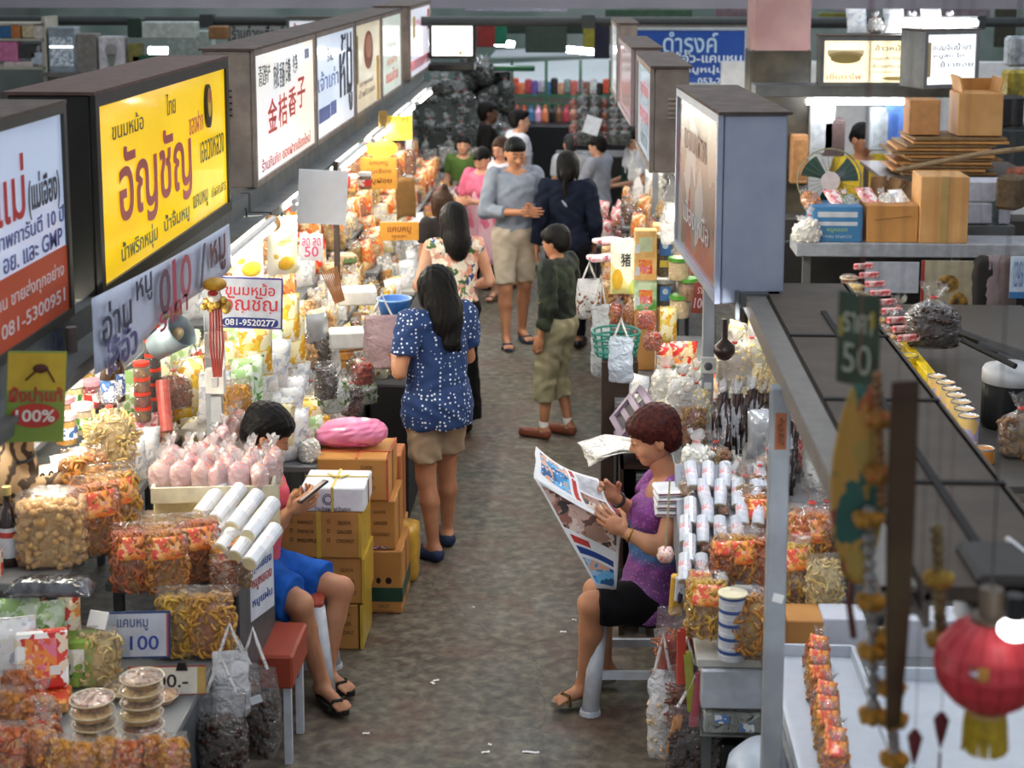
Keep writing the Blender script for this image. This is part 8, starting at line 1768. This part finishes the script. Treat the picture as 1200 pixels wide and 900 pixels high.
# background stalls: white sloping awning sheets and colourful racks
wmat = mat('cfd8dc', rough=.6, var=.06, scale=2)
for k, (x0_, x1_, y0_, y1_, Y) in enumerate(((560, 716, 68, 102, 23.0), (575, 716, 52, 66, 26.0))):
 a_, b_ = PY(x0_, y1_, Y), PY(x1_, y0_, Y + 1.5); o = MB().add([(a_.x, Y, a_.z), (b_.x, Y, a_.z + .05), (b_.x, Y + 1.5, b_.z), (a_.x, Y + 1.5, b_.z - .1), (a_.x, Y, a_.z - .03), (b_.x, Y, a_.z + .02), (b_.x, Y + 1.5, b_.z - .03), (a_.x, Y + 1.5, b_.z - .13)], [(0, 1, 2, 3), (7, 6, 5, 4), (0, 4, 5, 1), (1, 5, 6, 2), (2, 6, 7, 3), (3, 7, 4, 0)]).build('awning_sheet', wmat); T(o, ['pale sloping awning sheet over the colourful rack', 'upper pale awning sheet far at the back'][k], 'awning')
for k, (a0_, a1_, py0, py1, Y) in enumerate(((580, 602, 50, 52, 21.5), (657, 698, 57, 61, 21.5), (175, 200, 59, 59, 19), (1110, 1118, 0, 0, 0))):
 if Y: tube_light(PY(a0_, py0, Y), PY(a1_, py1, Y), ['short bright tube beside the far end sign', 'bright tube under the upper pale awning', 'small bright tube above the yellow sign'][k], m=TUBEC, r=.04)
o = signbox('lit white sign facing down the aisle at the end of the left row', (PY(503, 50, 17.6).x, 17.6), (PY(557, 50, 17.6).x, 17.6), .3, zL(70, 17.6), zL(28, 17.6), panel_mat('fdfaf0', 1.5), DARK, items=[('ร้าน', .35, .35, .3, .28, 'e0703c'), ('ขนมของฝาก', .5, .72, .6, .12, 'd8d0b8'), ('oval', .68, .16, .08, .1, 'e8c040')], vents=False)
c = PY(530, 78, 17.7); o = MB().bbox((0, 0, 0), (.5, .3, .08), .01).build('dark_beam', BLACK); o.location = c; T(o, 'black beam under the lit white end sign', 'beam')
# rack of clothes and bottles under the awning
Yr = 22.4; b = MB()
for py in (112, 122): a_ = PY(560, py, Yr); b.box((PY(650, py, Yr).x, Yr, a_.z), (2.6, .05, .035))
for px in (562, 600, 640, 680, 715): a_ = PY(px, 120, Yr); b.box((a_.x, Yr, .9), (.04, .04, 1.8))
o = b.build('green_rack', mat('2c5c40', rough=.5)); T(o, 'green metal rack with colourful goods at the far end of the aisle', 'rack')
cols = ['d86c5c', 'e8b0c8', '8c5c40', 'f0f0f0', '141414', 'e8583c', 'f08c5c', 'c84858', '6c5ca8', 'e8e0f0', '4c7ca8', '202020', 'd89c7c', '8c9c94']
for k in range(20):
 c = PY(566 + 7.6 * k, 101 if k % 2 else 104, Yr + .2); o = MB().bbox((0, 0, 0), (.10, .1, .17 + .03 * (k % 3)), .02).build('hanging_goods', mat(cols[k % 14], rough=.6, var=.3, scale=20)); put(o, c); T(o, f'{od(k)} coloured article from the left above the green rack', 'goods', 'coloured articles above the green rack')
for k in range(18):
 c = PY(565 + 8.2 * k, 133, Yr - .2); o = MB().lathe([(.035, 0), (.045, .02), (.045, .14), (.02, .19), (.02, .24)], 8).build('bottle', mat(cols[(k * 5 + 3) % 14], rough=.4)); put(o, (c.x, c.y, c.z - .12)); T(o, f'{od(k)} bottle from the left in front of the green rack', 'bottle', 'bottles before the green rack')
o = MB().bbox((PY(640, 150, Yr).x, Yr - .3, .48), (3.2, .8, .96), .01).build('dark_counter', mat('14161a')); T(o, 'dark counter under the far bottles', 'counter')
# heap of hanging plants or bags at the far right of the aisle
for k in range(24):
 c = PY(672 + (k % 6) * 12, 128 + (k // 6) * 14, 17.0 - .2 * (k // 6)); item('mush' if k % 3 else 'reds', c, k, .75, 'dark tied bag in the heap at the far end of the right stalls', 'bag', 'dark bags at the far right end')
MB().bbox((PY(705, 170, 17.4).x, 17.5, .55), (1.0, .6, 1.1), .01).build('far_table', mat('2c2a28')); T(bpy.data.objects['far_table'], 'dark table under the far right heap of bags', 'table')
c = PY(694, 147, 15.2); o = MB().bbox((0, 0, 0), (.15, .01, .17), .002).build('paper_card', mat('d4dce8')); put(o, c, Euler((0, .3, 0))); T(o, 'pale blue card held up above the vendors', 'card')
# light string of white plastic at the right rail
for k, (px, py) in enumerate(((742, 200), (748, 225), (783, 265), (788, 240))):
 c = PX(px, py, .45); o = bagmesh(.09, .05, .30, 'tuft', 95 + k, .015).build('crumpled_bag', film('ffffff', .75, .2), smooth=True); put(o, (c.x, c.y, c.z - .1)); T(o, ['crumpled white plastic hung high at the right rail', 'crumpled white plastic below the highest one', 'crumpled white plastic by the rusty sign box', 'crumpled white plastic above the tan carton'][k], 'bag')
# clutter top left: shelves, cabinet, scale
YT = 16.5
def tl(px, py, w_, h_, c_, nm, label, cat, d=.2, Y=YT, **kw):
 c = PY(px, py, Y); o = MB().bbox((0, 0, 0), (w_, d, h_), .01).build(nm, mat(c_, rough=.5, var=.2, **kw)); o.location = c; T(o, label, cat); return o
b = MB(); xa, xb = PY(57, 86, YT).x, PY(222, 86, YT).x; zq = PY(100, 86, YT).z; b.box(((xa + xb) / 2, YT, zq), (xb - xa, .5, .04))
for x in (xa + .1, xb - .1): b.box((x, YT, zq / 2), (.06, .4, zq))
T(b.build('display_counter', mat('6c6a64')), 'grey counter carrying the silver cabinet and the weighing scale', 'counter')
b = MB(); xa, xb = PY(-20, 60, YT).x, PY(56, 60, YT).x
for py in (28, 46, 79): b.box(((xa + xb) / 2, YT + .1, PY(0, py, YT).z), (xb - xa, .4, .025))
for x in (xa, xb): b.box((x, YT + .1, 1.3), (.04, .4, 2.6))
T(b.build('shelf_rack', mat('b8b4a4', rough=.5)), 'pale shelf rack in the far top left corner', 'shelf')
for k, (px, py, w_, h_, c_, l) in enumerate(((8, 37, .16, .13, '2c6ca0', 'blue box on the top left shelf'), (22, 36, .1, .15, 'c87c3c', 'orange box on the top left shelf'), (36, 36, .12, .14, 'd8c8a0', 'cream box on the top left shelf'), (48, 36, .1, .16, 'e0d8cc', 'white box on the top left shelf'), (10, 60, .26, .2, 'd87ca8', 'pink bundle on the top left shelf'), (35, 60, .18, .14, '3c3c3c', 'dark box on the top left shelf'), (48, 68, .14, .12, 'c8d4e0', 'pale box low on the top left shelf'), (25, 75, .3, .06, 'e0d0c8', 'flat pale box under the top left shelf'))):
 tl(px, py, w_, h_, c_, 'shelf_box', l, 'box')
o = tl(76, 60, .28, .5, 'a8b4bc', 'glass_cabinet', 'silver glass fronted cabinet at the far top left', 'cabinet', metal=.5); MB().box((0, -.105, .0), (.24, .004, .3)).build('glass_front', mat('d4dce0', rough=.1, metal=.6, col2='7c8890', scale=30), o); MB().box((0, -.108, .05), (.24, .004, .02)).build('light_strip', glow('ffffff', 3), o)
o = tl(105, 62, .2, .4, '8c8880', 'grey_case', 'grey case between the silver cabinet and the weighing scale', 'case')
o = tl(134, 63, .27, .36, 'e0dce0', 'weighing_scale', 'white weighing scale with a round dial at the far top left', 'scale'); MB().tube((0, -.1, .05), (0, -.115, .05), .06, n=20).build('dial', mat('9c9c98'), o); MB().prism([(-.05, .0), (.05, .0), (.02, -.12), (-.02, -.12)], -.115, -.102).build('dial_housing', mat('7c8480'), o)
tl(172, 70, .25, .1, '1c5c3c', 'green_box', 'dark green box above the yellow sign', 'box'); tl(160, 62, .12, .2, '8c8840', 'olive_box', 'olive box beside the dark green box', 'box'); tl(200, 35, .55, .17, 'c8d4cc', 'pale_banner', 'pale banner far above the yellow sign', 'banner'); tl(257, 38, .18, .13, '9c7040', 'brown_card', 'brown card left of the far grey sign', 'card')
tl(160, 32, .14, .2, '1c3c2c', 'green_banner', 'dark green banner far above the weighing scale', 'banner'); tl(225, 62, .5, .5, 'b8c8c0', 'pale_banner', 'large pale banner behind the rusty sign box top', 'banner', Y=18)
o = signbox('grey far sign with dark writing above the white sign row', (PY(267, 40, 17).x, 17), (PY(333, 40, 17).x, 17), .1, zL(52, 17), zL(24, 17), mat('b4bab8', rough=.5), STEELD, items=[('ร้านก๋วยเตี๋ยว', .5, .45, .85, .6, '1c1c1c', .01)], vents=False)
o = signbox('white far sign with orange red letters behind the sign row', (PY(336, 35, 16).x, 16), (PY(470, 35, 16).x, 16), .1, zL(52, 16), zL(22, 16), panel_mat('e4e8f0', .5), STEELD, items=[('ข้าวซอย เนื้อ ไก่ หมู', .4, .5, .7, .6, 'e0582c', .01)], vents=False)
for k, (px, py, w_, h_, c_) in enumerate(((568, 40, .24, .3, 'b03c34'), (587, 38, .14, .3, '1c8c6c'), (640, 42, .5, .4, '3c5044'), (690, 42, .14, .3, 'a8a030'), (705, 45, .2, .5, '1c1c3c'), (625, 30, 1.3, .2, '2c3c30'), (760, 18, 1.1, .16, '3c5c44'), (755, 5, .4, .16, 'c8502c'), (860, 12, .5, .3, 'a89098'), (800, 25, 1.6, .12, '4c4438'), (1000, 5, .5, .2, 'b8a8b8'), (985, 20, .6, .12, '8c8c3c'), (1010, 28, 1.5, .12, '242420'), (1100, 14, 1.4, .14, '9a8c94'), (1178, 30, .3, .6, '4c4c3c'), (605, 8, 1.5, .14, 'a09ca8'))):
 tl(px, py, w_, h_, c_, 'far_banner', f"{['red and white', 'teal', 'dark green', 'olive yellow', 'dark navy', 'long blackish green', 'green', 'orange red', 'pinkish grey', 'long dark brown', 'lilac', 'olive', 'long black', 'mauve', 'dark olive', 'pale lilac'][k]} banner far back near the ceiling beams", 'banner', d=.05, Y=19 + .3 * k)
a_, b_ = PY(590, 20, 18.5), PY(870, 20, 18.5); T(MB().tube(a_, b_, .006, n=5).build('pennant_string', DARK), 'string carrying the orange pennants', 'string')
for k in range(9): x = PY(600 + 30 * k, 24, 18.5).x; o = MB().add([(x - .07, 18.5, PY(0, 20, 18.5).z), (x + .07, 18.5, PY(0, 20, 18.5).z), (x, 18.5, PY(0, 28, 18.5).z), (x - .07, 18.51, PY(0, 20, 18.5).z), (x + .07, 18.51, PY(0, 20, 18.5).z), (x, 18.51, PY(0, 28, 18.5).z)], [(0, 2, 1), (3, 4, 5), (0, 1, 4, 3), (1, 2, 5, 4), (2, 0, 3, 5)]).build('pennant', mat('d0902c', rough=.6)); T(o, f'{od(k)} small orange pennant from the left under the ceiling beam', 'pennant', 'orange pennants')
tl(584, 80, .9, .06, '2c7c4c', 'green_edge', 'green awning edge beside the lit white end sign', 'awning', Y=20)
# ================================================================ hanging ornaments close to the lens
DRK = mat('3a342c', rough=.6)
a_ = PY(1075, 590, 3.1)
o = MB().bbox((.90, 3.08, 1.955), (.30, .20, .16), .01).build('awning_end_box', mat('3c3834', rough=.6, var=.2)); T(o, 'dark box at the near end of the brown awning board', 'box')
c = PY(1150, 690, 2.9); MB().box((.0, 0, 0), (.16, .004, .012)).build('printed_label', mat('c87c5c'), o, (.98, 2.978, 1.90)); MB().box((.0, 0, 0), (.05, .004, .012)).build('white_label', mat('b8b8bc'), o, (.86, 2.978, 1.90))
def PYn(px, py, Y=2.7): return PY(px, py, 2.7 + (Y - 3.5) * .4)
def PY_ZT(o): return 3.5 - o.location.z
# green card
c = PYn(1006, 398, 3.9); o = MB().bbox((0, 0, 0), (.09, .004, .17), .002).build('green_card', mat('16301e', rough=.5, col2='2a4432', scale=12)); put(o, c, Euler((0, 0, -.75))); T(o, 'dark green hanging card with pale strokes, out of focus near the lens', 'sign')
text('ราคา', .06, .035, col('b8bca8'), o, (0, -.003, .03)); text('50', .06, .055, col('9ca494'), o, (0, -.003, -.035)); MB().box((-.035, -.003, .02), (.008, .003, .035)).box((.03, -.003, .04), (.008, .003, .03)).build('yellow_mark', mat('a8983c'), o)
MB().path([(0, 0, .1), (.0, 0, PY_ZT(o))], .0008, 4).build('cord', DRK, o)
# fish shaped cloth banner
c = PYn(1003, 565, 3.7); k_ = 1 / ppm(c)
def fsh(u, v):
 wv = (.008 + .040 * math.sin(PI * min(1, v * .95 + .02)) ** .8) ; return ((u - .5) * 2 * wv, .012 * math.sin(u * 5) - .02 * math.cos((u - .5) * 3), -.18 * (v * 2 - 1))
o = MB().sheet(fsh, 12, 18, .004).build('cloth_pendant', printed(('a85c34', '9c7c34', '2c5c50', 'b88c3c', '8c4428', 'a88c40'), 22, .6, 95, (1, 1, .7), coat=0), smooth=True); put(o, c, .2); T(o, 'long leaf shaped cloth pendant in orange green and gold near the lens', 'ornament')
MB().path([(0, 0, .2), (.0, 0, PY_ZT(o))], .0012, 4).build('cord', mat('7c2c24'), o); b = MB(); b.path([(0, 0, -.18), (-.006, 0, -.22), (.006, 0, -.29)], .006, 6).build('dark_tail', mat('5c201c'), o)
# brown ribbon
c = PYn(1054, 640, 3.45); o = MB().sheet(lambda u, v: ((u - .5) * (.050 - .022 * v * v), .006 * math.sin(v * 5 + u * 2), .29 - .62 * v), 5, 20, .003).build('ribbon', mat('4c3a1c', rough=.7, col2='3c2412', scale=5), smooth=True); put(o, c, .15); T(o, 'long brown ribbon hanging between the pendant and the lantern', 'ribbon')
# beaded garlands with marigold tufts
for gi, (px, pyt, pyb, l) in enumerate(((1018, 600, 840, 'pale bead garland with orange marigold tufts left of the ribbon'), (1042, 740, 890, 'lower pale garland ending in a marigold tuft below the ribbon'), (1098, 620, 800, 'gold bead garland right of the ribbon'), (1028, 440, 600, 'orange flower string above the pale garland'))):
 t_, b_ = PYn(px, pyt, 3.6), PYn(px + 6, pyb, 3.6); o = empty('flower_garland', t_); T(o, l, 'garland'); n = 16; bd = MB(); L = (b_ - t_)
 for k in range(n):
  p = L * (k / n); bd.ball(p, (.012 if gi != 3 else .009), 8, 5, None, .1)
 bd.build('bead_string', mat(['a8a4a0', 'a49e98', '8c7848', 'a87444'][gi], rough=.5, var=.3, scale=60), o, smooth=True)
 for q in ((.02, .42, .66, .98) if gi < 2 else (.3, .7)):
  tf = MB(); tf.ball((0, 0, 0), .016, 7, 5)
  for j in range(7): a = 2 * PI * j / 7; tf.ball((.018 * math.cos(a), .018 * math.sin(a), -.005), (.011, .011, .013), 7, 5, None, .15)
  tf.build('marigold_tuft', mat(['c88c28', 'd08c24', 'b8983c', 'b0602c'][gi], rough=.7, col2='8c6418', scale=60), o, L * q, smooth=True)
 MB().path([(0, 0, 0), (0, 0, 3.5 - t_.z)], .0008, 4).build('cord', DRK, o)
# red lantern
c = PYn(1158, 778, 3.4); R0 = 62 / ppm(c); o = empty('paper_lantern', c); T(o, 'round red paper lantern with a yellow fringe near the lens', 'lantern')
prof = [(R0 * math.sin(t) * (1 + .015 * math.cos(16 * t)), -R0 * .92 * math.cos(t)) for t in np.linspace(.35, PI - .35, 30)]
MB().lathe(prof, 36).build('paper_shade', mat('c4343c', rough=.5, var=.08, scale=4, col2='d0424a'), o, smooth=True)
b = MB();
for t in np.linspace(0, 2 * PI, 17)[:-1]: b.path([(R0 * 1.005 * math.sin(q) * math.cos(t), R0 * 1.005 * math.sin(q) * math.sin(t), R0 * .925 * math.cos(q)) for q in np.linspace(.35, PI - .35, 12)], .0012, 4)
b.build('wire_rib', mat('a82c30'), o)
pr = printed(('b8c0dc', 'c88c3c', '3c5c9c', 'd8d8e8', 'a84c34'), 40, .5, 96, coat=0); MB().sheet(lambda u, v: (R0 * 1.01 * math.sin(1.35 + .8 * v) * math.cos(-2.15 + .35 * u), R0 * 1.01 * math.sin(1.35 + .8 * v) * math.sin(-2.15 + .35 * u), R0 * .93 * math.cos(1.2 + .8 * v)), 6, 8).build('painted_figure', pr, o)
MB().lathe([(R0 * .36, -R0 * .9), (R0 * .38, -R0 * .99), (R0 * .3, -R0 * 1.0)], 20).build('bottom_ring', mat('c8a060'), o); MB().lathe([(R0 * .36, R0 * .84), (R0 * .36, R0 * .96), (R0 * .3, R0 * .97)], 20).build('top_ring', mat('6a5a48'), o)
b = MB()
for k in range(46): a = 2 * PI * k / 46; x, y = R0 * .36 * math.cos(a), R0 * .36 * math.sin(a); b.path([(x, y, -R0 * .98), (x * 1.08, y * 1.08, -R0 * 1.3), (x * 1.1 + random.uniform(-.004, .004), y * 1.1, -R0 * 1.72)], .0032, 4)
b.build('yellow_fringe', mat('d0b020', rough=.6, var=.2, scale=60), o)
MB().tube((0, 0, R0 * .95), (0, 0, R0 * 1.5), .02, n=12).build('bulb_socket', mat('6a5c4c'), o); MB().path([(0, 0, R0 * 1.5), (0, 0, 3.5 - c.z)], .0015, 4).build('cord', BLACK, o)
c = PYn(1188, 738, 3.15); o = MB().ball((0, 0, 0), (.026, .026, .018), 14, 9).build('light_bulb', glow('ffffff', 5), smooth=True); o.location = c; T(o, 'bright bulb beside the top of the red lantern', 'lamp'); MB().tube((0, 0, .02), (0, 0, .06), .016, n=10).build('socket', BLACK, o)
for k, (px, py, Y) in enumerate(((1103, 850, 3.5), (1072, 870, 3.55))):
 c = PYn(px, py, Y); o = MB().lathe([(.001, -.045), (.009, -.015), (.014, .01), (.006, .022), (.002, .026)], 10).build('red_tassel', mat('6a2024', rough=.7), smooth=True); o.location = c; T(o, ['dark red tassel left of the yellow fringe', 'second dark red tassel beside the marigold tufts'][k], 'tassel'); MB().path([(0, 0, .03), (0, 0, 3.5 - c.z)], .0008, 4).path([(0, 0, -.05), (0, 0, -.1)], .003, 4).build('cord', mat('5c2024'), o)
# incense like pen on the ledge
c = PX(1098, 610, .93); o = MB().tube((0, 0, 0), (.03, -.16, 0), .007, n=8).build('white_pen', mat('d8d8dc', rough=.3)); o.location = (.86, 3.2, 2.03); T(o, 'white stick lying on the brown awning board', 'stick'); MB().tube((.03, -.16, 0), (.034, -.18, 0), .007, n=8).build('red_end', mat('a04c3c'), o)
